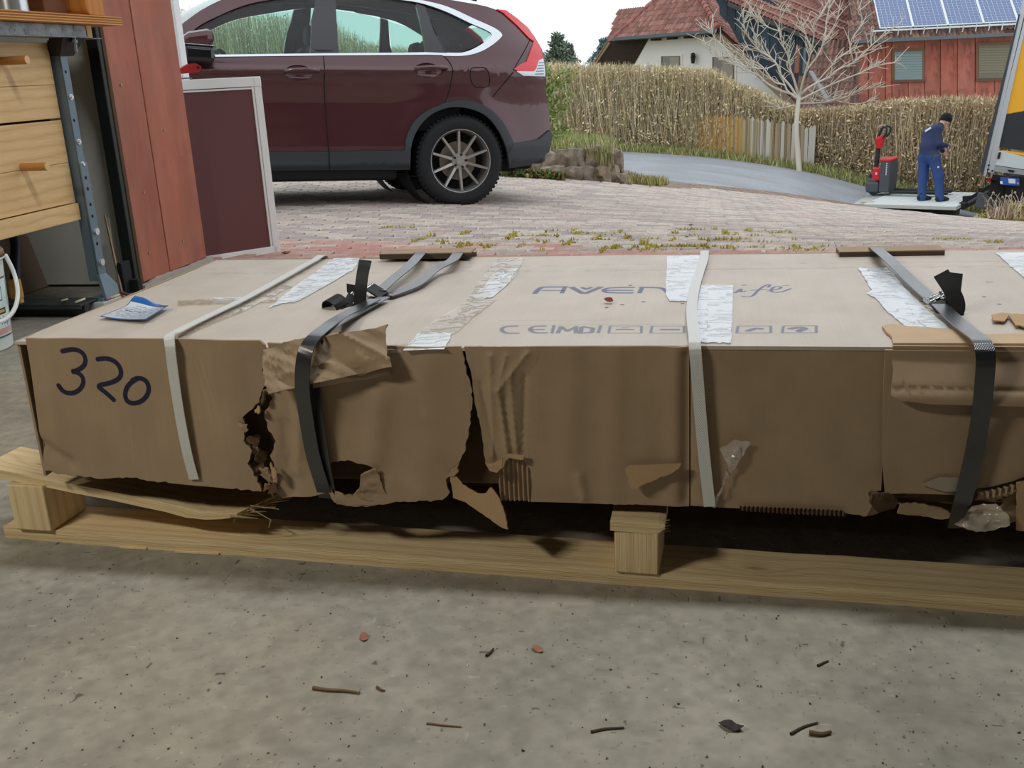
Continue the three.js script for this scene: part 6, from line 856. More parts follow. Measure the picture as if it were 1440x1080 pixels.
{ // the dark boarded dormer and the roofs right of it
  const A0 = at(1030, 0, 43.5), B0 = at(1165, 60, 40.5), H = thing('dormer_house', 'house part with dark boarded wall and red tile roofs, right of the white gable', 'house', at(1100, 60, 42).setY(-5)), O = H.position, sub = (p) => p.clone().sub(O);
  const U = B0.clone().sub(A0).setY(0).normalize(), n = V(-U.z, 0, U.x); if (n.dot(EYE.clone().sub(A0)) < 0) n.negate();
  const wp = (x, y) => onPlane(x, y, A0, n), ps = (list, th, off = 0) => prism(list.map(([x, y]) => sub(wp(x, y)).addScaledVector(n, off)), n.clone().multiplyScalar(-th));
  part('boarded_wall', ps([[990, -30], [1030, -30], [1172, 52], [1172, 172], [1120, 150], [1045, 70]], 0.2), std(0x32404c, 0.8), H);
  for (let i = 0; i < 13; i++) { const x = 1012 + i * 12; const yt = -10 + i * 7.0, yb = 20 + i * 11; part('board', ps([[x, yt], [x + 10.5, yt + 5], [x + 10.5, yb + 12], [x, yb]], 0.02, 0.02), std([0x34424f, 0x2e3a46, 0x3a4a56][i % 3], 0.8), H); }
  const up = V(0, 0.62, 0).addScaledVector(n, -0.78).normalize(), Ue = B0.clone().sub(A0).normalize();
  const A1 = at(1026, 2, 43), B1 = at(1166, 62, 40), U1 = B1.clone().sub(A1).normalize(), n1 = V().crossVectors(U1, up).normalize(); const W1 = V().crossVectors(n1, U1).normalize();
  tiled('roof_tiles', [[1000, -14], [1026, 1], [1100, 34], [1166, 61], [1196, 56], [1206, -14]], A1, U1, W1, TILE, H, 64, 0.95, 'red tiles of the large roof');
  part('eaves_board', bar(sub(A1.clone().add(V(0, -0.1, 0))), sub(B1.clone().add(V(0, -0.1, 0))), 0.3, 0.14), std(0x4b4846, 0.8), H);
  for (let i = 0; i < 4; i++) part('eaves_batten', bar(sub(A1.clone().addScaledVector(W1, 0.25 + i * 0.32).addScaledVector(n1, 0.09)), sub(B1.clone().addScaledVector(W1, 0.25 + i * 0.32).addScaledVector(n1, 0.09)), 0.07, 0.05), std(0xb08a80, 0.8), H);
  const A2 = at(1120, 150, 39.5), U2 = at(1206, 160, 38.6).sub(A2).setY(0).normalize(), n2 = V(-U2.z, 0, U2.x); if (n2.dot(EYE) < n2.dot(A2)) n2.negate();
  tiled('roof_tiles', [[1128, 176], [1122, 120], [1150, 70], [1168, 58], [1206, 56], [1207, 176]], A2, U2, V(0, 0.8, 0).addScaledVector(n2, -0.6).normalize(), TILE_OLD, H, 65, 0.95, 'old dark tiles of the lower roof');
  part('valley_flashing', bar(sub(at(1140, 100, 38.2)), sub(at(1166, 144, 37.6)), 0.18, 0.05), std(0x8b9299, 0.5), H); part('post', bar(sub(at(1122, 66, 39.5)), sub(at(1120, 104, 39.2)), 0.16, 0.16, V(0, 0, 1)), std(0x7a4c3c, 0.8), H); part('post', bar(sub(at(1132, 68, 39.5)), sub(at(1130, 104, 39.2)), 0.10, 0.10, V(0, 0, 1)), std(0x55606a, 0.8), H);
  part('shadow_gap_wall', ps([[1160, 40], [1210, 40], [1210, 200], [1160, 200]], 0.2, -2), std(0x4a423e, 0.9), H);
}
{ // the red barn with solar panels
  const L = at(1199, 59, 38), Rr = at(1470, 42, 37), base = L.clone().lerp(Rr, 0.5), H = thing('barn', 'red boarded barn with blue solar panels on its tile roof', 'barn', base.clone().setY(-5)), O = H.position, sub = (p) => p.clone().sub(O);
  Rr.y = L.y = (L.y + Rr.y) / 2; const U = Rr.clone().sub(L).setY(0).normalize(), n = V(-U.z, 0, U.x); if (n.dot(EYE.clone().sub(L)) < 0) n.negate();
  const W0 = L.clone().addScaledVector(n, -0.55), wp = (x, y) => onPlane(x, y, W0, n), ps = (list, th, off = 0) => prism(list.map(([x, y]) => sub(wp(x, y)).addScaledVector(n, off)), n.clone().multiplyScalar(-th));
  T.barn = tex(256, 256, [2, 2], (u, v) => { const k = 0.9 + 0.3 * (fbm(u * 10, v * 4, 0, 131, 4) - 0.5) - 0.16 * step(0.6, 0.8, fbm(u * 14, v * 5, 0, 133, 3)), w = fbm(u * 6, v * 6, 6, 132, 3); return [188 * k, mix(102, 124, w) * k, mix(88, 108, w) * k]; });
  const mats = [0xffffff, 0xf2ece8, 0xfff4ee].map((c) => std(c, 0.85, { map: T.barn }));
  part('wall', ps([[1204, 52], [1560, 34], [1560, 240], [1204, 240]], 0.3, -0.03), mats[1], H);
  const wins = [[1256, 71, 1298, 113], [1374, 62, 1424, 111]], edges = [1203, 1221, 1245, 1254, 1300, 1322, 1346, 1371, 1426, 1450, 1476, 1502];
  for (let i = 0; i + 1 < edges.length; i++) { const a = edges[i] + 0.6, b = edges[i + 1] - 0.6, w = wins.find((q) => a >= q[0] - 4 && b <= q[2] + 4), t = (x) => 58 - (x - 1204) * 0.066; if (w) { part('board', ps([[a, t(a)], [b, t(b)], [b, w[1] - 3], [a, w[1] - 2]], 0.03, 0.02), mats[i % 3], H); const m = (a + b) / 2; part('board', ps([[a, w[3] + 3], [m - 0.5, w[3] + 2], [m - 0.5, 146], [a, 146]], 0.03, 0.02), mats[(i + 1) % 3], H); part('board', ps([[m + 0.5, w[3] + 2], [b, w[3] + 2], [b, 146], [m + 0.5, 146]], 0.03, 0.02), mats[i % 3], H); } else part('board', ps([[a, t(a)], [b, t(b)], [b, 145], [a, 146]], 0.03, 0.02 + 0.012 * (i % 2)), mats[i % 3], H); }
  part('plinth', ps([[1203, 148], [1560, 142], [1560, 240], [1203, 240]], 0.4, 0.03), std(0xa89a94, 0.9), H);
  wins.forEach(([x0, y0, x1, y1], i) => { const w = part('window', ps([[x0 - 2, y0 - 2], [x1 + 2, y0 - 4], [x1 + 2, y1 + 1], [x0 - 2, y1 + 2]], 0.12, 0.05), std(0x7c5a44, 0.8), H); part('pane', ps([[x0 + 1.5, y0 + 2], [x1 - 1.5, y0 + 1], [x1 - 1.5, y1 - 1], [x0 + 1.5, y1 - 0.5]], 0.02, 0.06), i ? std(0x6f6c5c, 0.6) : phys(0x6d7f80, 0.12), w); for (let k = 1; k < 11; k++) part('shutter_slat', ps([[x0 + 2, y0 + 2 + k * 3.6], [x1 - 2, y0 + 1.4 + k * 3.6], [x1 - 2, y0 + 4.2 + k * 3.6], [x0 + 2, y0 + 4.8 + k * 3.6]].map(([x, y]) => [x, Math.min(y, y1 - 1)]), 0.02, 0.075), i ? std(0x807c66, 0.7) : phys(0x7f9294, 0.2), w); part('window_sill', ps([[x0 - 3, y1 + 0.5], [x1 + 3, y1 - 0.6], [x1 + 3, y1 + 2], [x0 - 3, y1 + 3]], 0.10, 0.12), std(0x6b4a3a, 0.8), w); });
  const up = V(0, 0.60, 0).addScaledVector(n, -0.80).normalize();
  tiled('roof_tiles', [[1196, 60], [1480, 41], [1480, -60], [1190, -60]], L, U, up, TILE_OLD, H, 66, 0.95, 'old brown tiles of the barn roof');
  part('gutter', bar(sub(L.clone().addScaledVector(n, 0.08).add(V(0, -0.05, 0))), sub(Rr.clone().addScaledVector(n, 0.08).add(V(0, -0.05, 0))), 0.14, 0.12), std(0x5a636a, 0.5), H);
  part('downpipe', rod(sub(wp(1206, 60)).addScaledVector(n, 0.1), sub(wp(1204, 150)).addScaledVector(n, 0.1), 0.05, 0.05, 10), std(0x6b5a52, 0.6), H);
  const N = V().crossVectors(U, up).normalize(), A = L.clone().addScaledVector(N, 0.16), rp = (x, y, off = 0) => sub(onPlane(x, y, A.clone().addScaledVector(N, off), N));
  T.cells = tex(240, 400, [1, 1.66], (u, v) => { const cu = (u * 6) % 1, cv = (v * 10) % 1, line = cu < 0.05 || cv < 0.03, bus = Math.abs(cu - 0.36) < 0.015 || Math.abs(cu - 0.68) < 0.015; return line ? [190, 204, 220] : bus ? [150, 166, 190] : [74 + 10 * hash(u * 6 | 0, v * 10 | 0, 2), 100, 146]; });
  const cells = phys(0xffffff, 0.16, { map: T.cells, clearcoat: 0.6 }), al = std(0xdfe6ea, 0.35, { metalness: 0.3 });
  const X = [1237, 1284, 1333, 1383, 1431, 1480], e = X.map((x) => { const p = onPlane(x, 42 - (x - 1237) * 0.060, A, N).sub(A); return [p.dot(U), p.dot(up)]; });
  const w0 = e.reduce((s, p) => s + p[1], 0) / e.length, len = 2.3;
  for (let row = 0; row < 2; row++) for (let i = 0; i < 5; i++) { const a = e[i][0] + 0.02, b = e[i + 1][0] - 0.02, q = (u, w, o = 0) => sub(A.clone().addScaledVector(U, u).addScaledVector(up, w0 + row * (len + 0.03) + w).addScaledVector(N, o)); const pl = part('solar_panel', prism([q(a, 0, 0.03), q(b, 0, 0.03), q(b, len, 0.03), q(a, len, 0.03)], N.clone().multiplyScalar(-0.03)), cells, H); for (const [s, t] of [[[a, 0], [b, 0]], [[a, len], [b, len]], [[a, 0], [a, len]], [[b, 0], [b, len]]]) part('panel_frame', bar(q(...s, 0.03), q(...t, 0.03), 0.045, 0.04, N), al, pl); }
  { const q = (u, w, o = 0) => sub(A.clone().addScaledVector(U, u).addScaledVector(up, w0 + w).addScaledVector(N, o)), u0 = e[0][0] - 0.3, u1 = e[5][0]; part('snow_guard', [bar(q(u0, -0.30, 0.16), q(u1, -0.30, 0.16), 0.03, 0.03), bar(q(u0, -0.20, 0.05), q(u1, -0.20, 0.05), 0.03, 0.03), bar(q(u0, -0.14, 0.02), q(u1, -0.14, 0.02), 0.05, 0.05)], al, H); for (let i = 0; i < 15; i++) { const u = mix(u0, u1, i / 14); part('snow_guard_post', bar(q(u, -0.30, 0.20), q(u, -0.36, -0.05), 0.035, 0.03), al, H); } }
}
// ---------------------------------------------------------------- the delivery truck, its tail lift, the pallet truck and the driver
const HD = V(0.90, 0, 0.43).normalize(), SD = V(-0.43, 0, 0.90).normalize();    // truck heading, side that faces the garage
{ const A = at(1383, 246, 19.3), t = thing('delivery_truck', 'delivery truck with yellow and black side tarpaulin and raised grey rear frame', 'truck', A), pitch = -0.135;
  t.quaternion.setFromRotationMatrix(new THREE.Matrix4().makeBasis(HD, V(0, 1, 0), SD)).multiply(eul(0, 0, pitch)); t.updateMatrixWorld(true);
  const inv = t.matrixWorld.clone().invert(), n = V(0, 0, 1).transformDirection(t.matrixWorld), lp = (x, y) => onPlane(x, y, A, n).applyMatrix4(inv), ps = (list, th, off = 0) => prism(list.map(([x, y]) => lp(x, y).add(V(0, 0, off))), V(0, 0, -th));
  const alu = std(0xc3cbcf, 0.38, { metalness: 0.35 }), yel = std(0xf2b32a, 0.5), blk = std(0x2a2f34, 0.5), dk = std(0x15171a, 0.7), grey = std(0x9aa29f, 0.55);
  const o = lp(1383, 246), Ht = 3.2, L = 6.2;
  // body box
  part('tarpaulin', ps([[1404, 162], [1440, 20], [1445, -60], [1640, -90], [1640, 132], [1444, 155]], 0.06, -0.02), yel, t, 'yellow tarpaulin');
  part('tarpaulin_band', ps([[1402, 163], [1444, 156], [1640, 133], [1640, 240], [1440, 212], [1397, 206]], 0.06, -0.015), blk, t, 'black lower band of the tarpaulin');
  part('tarpaulin_hem', ps([[1408, 211.5], [1440, 215], [1640, 244], [1640, 250], [1440, 219], [1408, 214]], 0.05, 0.0), yel, t);
  part('rear_post', ps([[1381, 247], [1387, 247], [1441, 20], [1460, -60], [1453, -60], [1434, 20]], 0.12, 0.03), alu, t); part('rear_post', ps([[1389, 242], [1398, 243], [1405, 207], [1446, 22], [1442, 22], [1400, 190]], 0.10, 0.02), alu, t);
  part('post_groove', ps([[1387, 244], [1389, 244], [1443, 20], [1441, 20]], 0.05, 0.0), dk, t); part('rear_edge', ps([[1379, 238], [1381, 246], [1383, 246], [1435, 20], [1433, 20]], 0.08, 0.05), std(0x3a4148, 0.5), t);
  for (const [x, y] of [[1390, 238], [1396, 240], [1391, 232]]) { const b = part('bolt', cyl(0.018, 0.018, 0.03, 0, 0, 0, 10).rotateX(Math.PI / 2), dk, t); b.position.copy(lp(x, y)).add(V(0, 0, 0.03)); }
  part('side_rail', ps([[1402, 212], [1410, 213], [1440, 220], [1640, 258], [1640, 300], [1440, 238], [1400, 232]], 0.10, 0.01), std(0xcdd8da, 0.5), t, 'pale grey side rail');
  part('latch', ps([[1405, 214], [1408, 214], [1406, 223], [1403, 223]], 0.03, 0.04), dk, t);
  part('lower_beam', ps([[1399, 233], [1440, 239], [1640, 302], [1640, 325], [1440, 246], [1398, 241]], 0.14, 0.02), grey, t);
  part('lash_point', ps([[1418, 238], [1427, 239.5], [1426, 242], [1419, 241]], 0.03, 0.05), dk, t);
  part('body', bx(L, Ht, 2.25, L / 2 + 0.35, Ht / 2 + 0.35, -1.24, 0.05), std(0xd8d8d4, 0.6), t);
  part('chassis', [bx(L, 0.28, 0.9, L / 2 + 0.3, -0.18, -1.2, 0.02), bx(1.4, 0.42, 0.12, 0.85, -0.18, -0.10, 0.02)], dk, t);
  for (const [x, z] of [[1.9, -0.2], [1.9, -2.0]]) { const w = part('wheel', new THREE.LatheGeometry([[0.24, -0.13], [0.40, -0.14], [0.44, -0.09], [0.44, 0.09], [0.40, 0.14], [0.24, 0.13]].map(([a, b]) => new THREE.Vector2(a, b)), 40).rotateX(Math.PI / 2), std(0x1c1d1f, 0.85), t); w.position.set(x, -0.55, z); part('wheel_disc', cyl(0.25, 0.25, 0.10, 0, 0, 0, 24).rotateX(Math.PI / 2), grey, w); }
  part('mudguard', new THREE.CylinderGeometry(0.26, 0.26, 0.3, 24, 1, true, 0, 3.6).rotateX(Math.PI / 2).translate(0.18, -0.30, -0.05), std(0x1a1c1f, 0.6), t);
  part('tail_light', ps([[1389.5, 249], [1395, 249.5], [1394, 255.5], [1389, 255]], 0.05, 0.06), std(0xb0283c, 0.3), t);
  { const pl = part('blue_plate', ps([[1408, 248.5], [1434, 250.5], [1435, 260.5], [1408.5, 259]], 0.03, 0.08), std(0x2b57b0, 0.5), t, 'blue plate with a white sticker'); part('sticker', ps([[1419, 250.5], [1429, 251.2], [1429.5, 257.5], [1420, 257]], 0.004, 0.085), std(0xdfe6ea, 0.6), pl); part('white_dot', ps([[1407.5, 254], [1411, 254], [1411.5, 258], [1408, 258]], 0.004, 0.086), std(0xeef2f4, 0.6), pl); part('red_dot', ps([[1431, 255.5], [1434, 256], [1434, 258.5], [1431.5, 258.5]], 0.004, 0.086), std(0xd08a86, 0.6), pl); }
  // lift arms
  const g = (x, y, z) => lp(x, y).add(V(0, 0, z));
  for (const z of [-0.3, -1.6]) { part('lift_arm', [bar(g(1402, 258, z), g(1362, 282, z), 0.10, 0.12), bar(g(1362, 282, z), g(1349, 283, z), 0.10, 0.12)], dk, t); part('lift_ram', [rod(g(1398, 266, z + 0.1), g(1354, 291, z + 0.1), 0.05), rod(g(1374, 279, z + 0.1), g(1354, 291, z + 0.1), 0.03)], std(0x3a3f44, 0.4, { metalness: 0.4 }), t); }
  part('lift_crossbar', bar(g(1352, 290, 0), g(1352, 290, -2.0), 0.12, 0.12), dk, t); part('lift_box', bx(0.35, 0.30, 1.9, 0.12, -0.52, -1.1, 0.02), std(0x565c60, 0.6), t);
}
// tail lift platform
const PA = at(1345, 290, 19.4), PB = PA.clone();
const lift = thing('tail_lift', 'lowered aluminium tail lift platform with a ribbed deck and tapered tip', 'tail lift', PA);
const LW = 2.15, LL = 1.78;
{ lift.quaternion.setFromRotationMatrix(new THREE.Matrix4().makeBasis(HD, V(0, 1, 0), SD)).multiply(eul(0, 0, 0.012));
  const al = std(0xdfe5e2, 0.5);
  const n = 14; for (let i = 0; i < n; i++) part('deck_plank', bx(LL / n - 0.006, 0.03, LW, -LL + (i + 0.5) * LL / n, -0.016, -LW / 2, 0.004, 'z', i), al, lift);
  part('deck_frame', [bx(LL, 0.07, 0.05, -LL / 2, -0.045, -0.02, 0.006), bx(LL, 0.07, 0.05, -LL / 2, -0.045, -LW + 0.02, 0.006), bx(0.06, 0.07, LW, -0.03, -0.045, -LW / 2, 0.006)], std(0xd2d9d6, 0.4, { metalness: 0.3 }), lift);
  part('tip_ramp', loft4([[V(-LL, -0.06, 0), V(-LL, 0, 0), V(-LL, 0, -LW), V(-LL, -0.06, -LW)], [V(-LL - 0.36, -0.055, 0), V(-LL - 0.36, -0.03, 0), V(-LL - 0.36, -0.03, -LW), V(-LL - 0.36, -0.055, -LW)]]), std(0xc9d0cd, 0.4, { metalness: 0.3 }), lift);
  part('under_frame', [bx(1.2, 0.10, 1.7, -0.7, -0.12, -LW / 2, 0.02), bx(0.4, 0.18, 0.3, -0.25, -0.15, -0.4, 0.02)], std(0x22252a, 0.7), lift);
  part('grip_strip', bx(0.26, 0.006, 0.16, -LL - 0.02, 0.004, -0.30, 0.002), std(0xd9b98a, 0.7), lift); }
lift.updateMatrixWorld(true);
const onLift = (x, z) => V(x, 0, z).applyMatrix4(lift.matrixWorld), pxOnLift = (px, py) => { const n = V(0, 1, 0).transformDirection(lift.matrixWorld); return onPlane(px, py, PA, n); };
// electric pallet truck
{ const p = pxOnLift(1239, 273), t = thing('pallet_truck', 'red and grey electric pallet truck with a tall tiller on the tail lift', 'pallet truck', p, Math.atan2(-HD.z, HD.x)), s = p.clone().sub(EYE).dot(ray(720, 540).normalize()) / FOCAL;
  const red = std(0xd0222a, 0.4), dg = std(0x4a4f54, 0.6), dk = std(0x24272b, 0.6);
  part('drive_cover', [bx(0.30, 0.24, 0.52, -0.13, 0.17, 0, 0.06), bx(0.2, 0.1, 0.4, -0.16, 0.30, 0, 0.04)], dg, t); for (const z of [0.2, -0.2]) part('drive_wheel', cyl(0.10, 0.10, 0.08, 0, 0, 0, 20).rotateX(Math.PI / 2).translate(-0.1, 0.10, z), std(0x1a1b1d, 0.8), t);
  part('motor_housing', bx(0.20, 0.30, 0.40, -0.07, 0.44, 0, 0.05), red, t); part('mark', [bx(0.035, 0.05, 0.004, -0.07, 0.46, 0.202, 0.001), bx(0.018, 0.03, 0.004, -0.07, 0.46, 0.204, 0.001)].slice(0, 1), std(0xeedadb, 0.6), t);
  part('battery_case', bx(0.22, 0.66, 0.56, 0.13, 0.40, 0, 0.03), dg, t); part('battery_lid', bx(0.26, 0.06, 0.58, 0.12, 0.75, 0, 0.03), red, t); part('case_lettering', [0, 1, 2, 3, 4, 5].map((i) => bx(0.022, 0.032, 0.004, 0.16, 0.46 + i * 0.045, 0.281, 0.001)), std(0xd9dddf, 0.6), t);
  part('tiller', bar(V(-0.16, 0.34, 0), V(-0.12, 0.98, 0), 0.09, 0.075, V(0, 0, 1), 0.02), dk, t); part('tiller_joint', cyl(0.10, 0.10, 0.14, -0.17, 0.36, 0, 20), dk, t);
  part('tiller_head', loft4([[V(-0.16, 0.98, 0.07), V(-0.06, 0.98, 0.07), V(-0.06, 0.98, -0.07), V(-0.16, 0.98, -0.07)], [V(-0.17, 1.16, 0.10), V(0.0, 1.20, 0.10), V(0.0, 1.20, -0.10), V(-0.17, 1.16, -0.10)], [V(-0.15, 1.22, 0.09), V(-0.02, 1.25, 0.09), V(-0.02, 1.25, -0.09), V(-0.15, 1.22, -0.09)]]), red, t);
  part('tiller_grip', [tube([V(-0.01, 1.20, 0.10), V(0.06, 1.30, 0.13), V(0.06, 1.40, 0.13), V(-0.02, 1.43, 0.11), V(-0.02, 1.43, -0.11), V(0.06, 1.40, -0.13), V(0.06, 1.30, -0.13), V(-0.01, 1.20, -0.10)], 0.022, 50, 8)], dk, t); part('control_knob', [bx(0.13, 0.06, 0.09, -0.07, 1.43, 0, 0.02)], std(0xb98a86, 0.5), t); part('tiller_link', bar(V(-0.14, 1.21, 0), V(-0.06, 1.42, 0), 0.05, 0.06, V(0, 0, 1), 0.01), dk, t);
  for (const z of [0.19, -0.19]) { part('fork', bx(1.18, 0.055, 0.16, 0.82, 0.085, z, 0.02), std(0x1d1f22, 0.6), t); part('fork_roller', cyl(0.04, 0.04, 0.10, 0, 0, 0, 14).rotateX(Math.PI / 2).translate(1.25, 0.042, z), std(0x8a8580, 0.7), t); }
}
// dry shrub and fallen leaves at the kerb in front of the truck
{ const t = thing('dry_shrub', 'leafless dry shrub with pale seed heads in front of the truck', 'shrub', onGround(1412, 309)), O = t.position, r = rng(71), tips = [];
  const D = O.clone().sub(EYE).dot(ray(720, 540).normalize()); const stems = []; for (let i = 0; i < 70; i++) { const x0 = 1385 + r() * 56, a = at(x0, 309 - r() * 4, D + (r() - 0.5) * 0.6).sub(O), x1 = x0 + (r() - 0.45) * 34, y1 = 262 + r() * 34 + Math.abs(x1 - 1415) * 0.25, b = at(x1, y1, D + (r() - 0.5) * 0.9).sub(O), m = a.clone().lerp(b, 0.55).add(V((r() - 0.5) * 0.08, 0.03, 0)); part('stem', limb([a, m, b], 0.006, 0.0025, 6, 4), std([0xb8a48c, 0xa08c76, 0xc8b8a2][i % 3], 0.9), t); if (r() < 0.4) tips.push(b); }
  part('seed_heads', tips.map((p) => new THREE.SphereGeometry(0.016, 6, 5).translate(p.x, p.y, p.z)), std(0xb09c88, 0.9), t).userData.kind = 'stuff';
  tag(crowd('fallen_leaves', leafGeo, std(0xffffff, 0.7), (() => { const o = []; for (let i = 0; i < 700; i++) { const x = 1366 + r() * 110, y = 312 - r() * 26 * clamp((x - 1366) / 60) , p = at(x, y, D + 0.1 + (312 - y) * 0.02 + r() * 0.1), c = [[206, 176, 116], [184, 148, 96], [160, 168, 84], [190, 190, 110], [216, 196, 150]][r() * 5 | 0]; o.push({ m: mat4(p, eul(r() * 3, r() * 6.28, r() * 6), V(0.05, 0.07, 0.05)), c: rgb(...c) }); } return o; })(), scene), 'heap of yellow and brown fallen leaves at the kerb before the truck', 'leaves', null, 'stuff');
}
// ---------------------------------------------------------------- the driver
function field(bones, centre, half, res, k = 0.03) {     // smooth union of tapered capsules -> indexed geometry
  const mc = new MarchingCubes(res, new THREE.MeshBasicMaterial(), false, false, 400000); mc.isolation = 0; const f = mc.field, sz = mc.size, hs = mc.halfsize;
  const B = bones.map(([a, b, ra, rb, s]) => ({ a, d: b.clone().sub(a), L: Math.max(1e-9, b.distanceToSquared(a)), ra, rb, s: s || [1, 1, 1] }));
  for (let z = 0; z < sz; z++) for (let y = 0; y < sz; y++) for (let x = 0; x < sz; x++) {
    const X = centre.x + (x - hs) / hs * half, Y = centre.y + (y - hs) / hs * half, Z = centre.z + (z - hs) / hs * half; let d = 1e3;
    for (const q of B) { const px = (X - q.a.x), py = (Y - q.a.y), pz = (Z - q.a.z), t = clamp((px * q.d.x + py * q.d.y + pz * q.d.z) / q.L), ex = (px - q.d.x * t) / q.s[0], ey = (py - q.d.y * t) / q.s[1], ez = (pz - q.d.z * t) / q.s[2], e = Math.sqrt(ex * ex + ey * ey + ez * ez) - mix(q.ra, q.rb, t); const h = clamp(0.5 + 0.5 * (d - e) / k); d = mix(d, e, h) - k * h * (1 - h); }
    f[x + y * sz + z * sz * sz] = -d;
  }
  mc.update(); const n = mc.count, pos = new Float32Array(n * 3); for (let i = 0; i < n; i++) { pos[i * 3] = centre.x + mc.positionArray[i * 3] * half; pos[i * 3 + 1] = centre.y + mc.positionArray[i * 3 + 1] * half; pos[i * 3 + 2] = centre.z + mc.positionArray[i * 3 + 2] * half; }
  let g = new THREE.BufferGeometry(); g.setAttribute('position', new THREE.BufferAttribute(pos, 3)); g = mergeVertices(g, half / res * 0.05); g.computeVertexNormals(); return g;
}
{ const foot = pxOnLift(1308, 283), D = foot.clone().sub(EYE).dot(ray(720, 540).normalize());
  const man = thing('person', 'man in navy sweater, blue trousers and black knit cap standing on the tail lift', 'person', foot), O = man.position;
  const J = (x, y, q = 0) => at(x, y, D + q).sub(O);
  // joints: q is the distance behind the picture plane of his feet; he faces right and a little away
  const hipR = J(1313, 221, -0.08), hipL = J(1300, 221, 0.12), pel = J(1306, 217, 0.02), waist = J(1306.5, 207, 0.03), chest = J(1310, 190, 0.06), neck = J(1322, 177, 0.14), kneeR = J(1320, 249, -0.10), ankR = J(1321.5, 279, -0.12), kneeL = J(1298, 249, 0.16), ankL = J(1296, 278.5, 0.14);
  const shR = J(1317.5, 182, -0.10), shL = J(1318, 182, 0.26), elR = J(1320.5, 203, -0.15), wrR = J(1331, 204.5, 0.00), elL = J(1322, 206, 0.34), wrL = J(1325.5, 212, 0.18);
  const bones = [[hipR, kneeR, 0.118, 0.098], [kneeR, ankR, 0.098, 0.080], [hipL, kneeL, 0.118, 0.096], [kneeL, ankL, 0.094, 0.080], [pel, waist, 0.160, 0.168, [1, 1, 1.15]], [hipR, hipL, 0.13, 0.13], [waist, chest, 0.172, 0.178, [1, 1, 1.15]], [chest, neck.clone().lerp(chest, 0.35), 0.172, 0.120, [1, 1, 1.1]], [shR, shL, 0.082, 0.082], [neck.clone().lerp(chest, 0.2), neck.clone().add(V(0.05, 0.05, -0.02)), 0.068, 0.058], [shR, elR, 0.082, 0.066], [elR, wrR, 0.064, 0.046], [shL, elL, 0.080, 0.066], [elL, wrL, 0.062, 0.046]];
  const mid = J(1308, 226, 0.05), body = field(bones, mid, 0.92, 116, 0.045);
  // head with a bent neck, its own grid
  const hc = J(1329, 171.5, 0.16), F = V(0.62, -0.55, -0.45).normalize(), S = V().crossVectors(F, V(0, 1, 0)).normalize(), Up = V().crossVectors(S, F), hp = (f, u, s) => hc.clone().addScaledVector(F, f).addScaledVector(Up, u).addScaledVector(S, s);
  const head = field([[hp(-0.02, 0.035, 0), hp(0.015, 0.03, 0), 0.098, 0.092], [hp(0.03, -0.055, 0), hp(0.055, -0.085, 0), 0.062, 0.042], [hp(0.10, 0.0, 0), hp(0.118, -0.03, 0), 0.012, 0.018], [hp(0.086, 0.028, 0.035), hp(0.086, 0.028, -0.035), 0.016, 0.016], [hp(0.085, -0.065, 0.02), hp(0.085, -0.065, -0.02), 0.013, 0.013], [hp(-0.005, 0.012, 0.094), hp(-0.012, -0.03, 0.092), 0.014, 0.010], [hp(-0.005, 0.012, -0.094), hp(-0.012, -0.03, -0.092), 0.014, 0.010], [hp(-0.03, -0.04, 0), neck.clone(), 0.062, 0.062]], hc.clone().add(V(-0.02, -0.02, 0)), 0.24, 64, 0.016);
  // hands, each with five fingers
  const hand = (w, dir, palmN, r) => { const side = V().crossVectors(dir, palmN).normalize(), b = [], p = (f, s, n) => w.clone().addScaledVector(dir, f).addScaledVector(side, s).addScaledVector(palmN, n); b.push([p(-0.03, 0, 0), p(0.03, 0, 0), 0.026, 0.026]); for (const s of [-0.026, -0.009, 0.009, 0.026]) b.push([p(0.03, s * 0.6, 0), p(0.085, s, 0), 0.015, 0.012]); [[-0.028, 0.052, 0.0085], [-0.010, 0.066, 0.009], [0.009, 0.062, 0.009], [0.027, 0.048, 0.008]].forEach(([s, L, q]) => { const k = p(0.088, s, 0.002), m = k.clone().addScaledVector(dir, L * 0.45).addScaledVector(palmN, L * 0.3), e = m.clone().addScaledVector(dir, L * 0.2).addScaledVector(palmN, L * 0.5); b.push([k, m, q + 0.001, q], [m, e, q, q * 0.85]); }); const t0 = p(0.02, r * 0.03, 0.006), t1 = p(0.05, r * 0.052, 0.020), t2 = p(0.078, r * 0.048, 0.034); b.push([t0, t1, 0.014, 0.011], [t1, t2, 0.011, 0.009]); return field(b, p(0.06, 0, 0.015), 0.13, 52, 0.008); };
  const hR = hand(wrR.clone().add(V(0.02, -0.01, 0)), V(0.45, -0.75, -0.45).normalize(), V(-0.6, -0.6, -0.3).normalize(), 1), hL = hand(wrL.clone().add(V(0.01, -0.01, -0.01)), V(0.6, -0.6, -0.3).normalize(), V(0.3, 0.2, 0.9).normalize(), -1);
  const SKIN = rgb(226, 178, 160), NAVY = rgb(44, 54, 92), BLUE = rgb(44, 72, 128), belt = J(1306, 217).y;
  const paint = (g, fn) => { const p = g.attributes.position, c = new Float32Array(p.count * 3); for (let i = 0; i < p.count; i++) { const q = fn(p.getX(i), p.getY(i), p.getZ(i)); c[i * 3] = q.r; c[i * 3 + 1] = q.g; c[i * 3 + 2] = q.b; } g.setAttribute('color', new THREE.BufferAttribute(c, 3)); const o = g.toNonIndexed(); for (const k of Object.keys(o.attributes)) if (!['position', 'normal', 'color'].includes(k)) o.deleteAttribute(k); return o; };
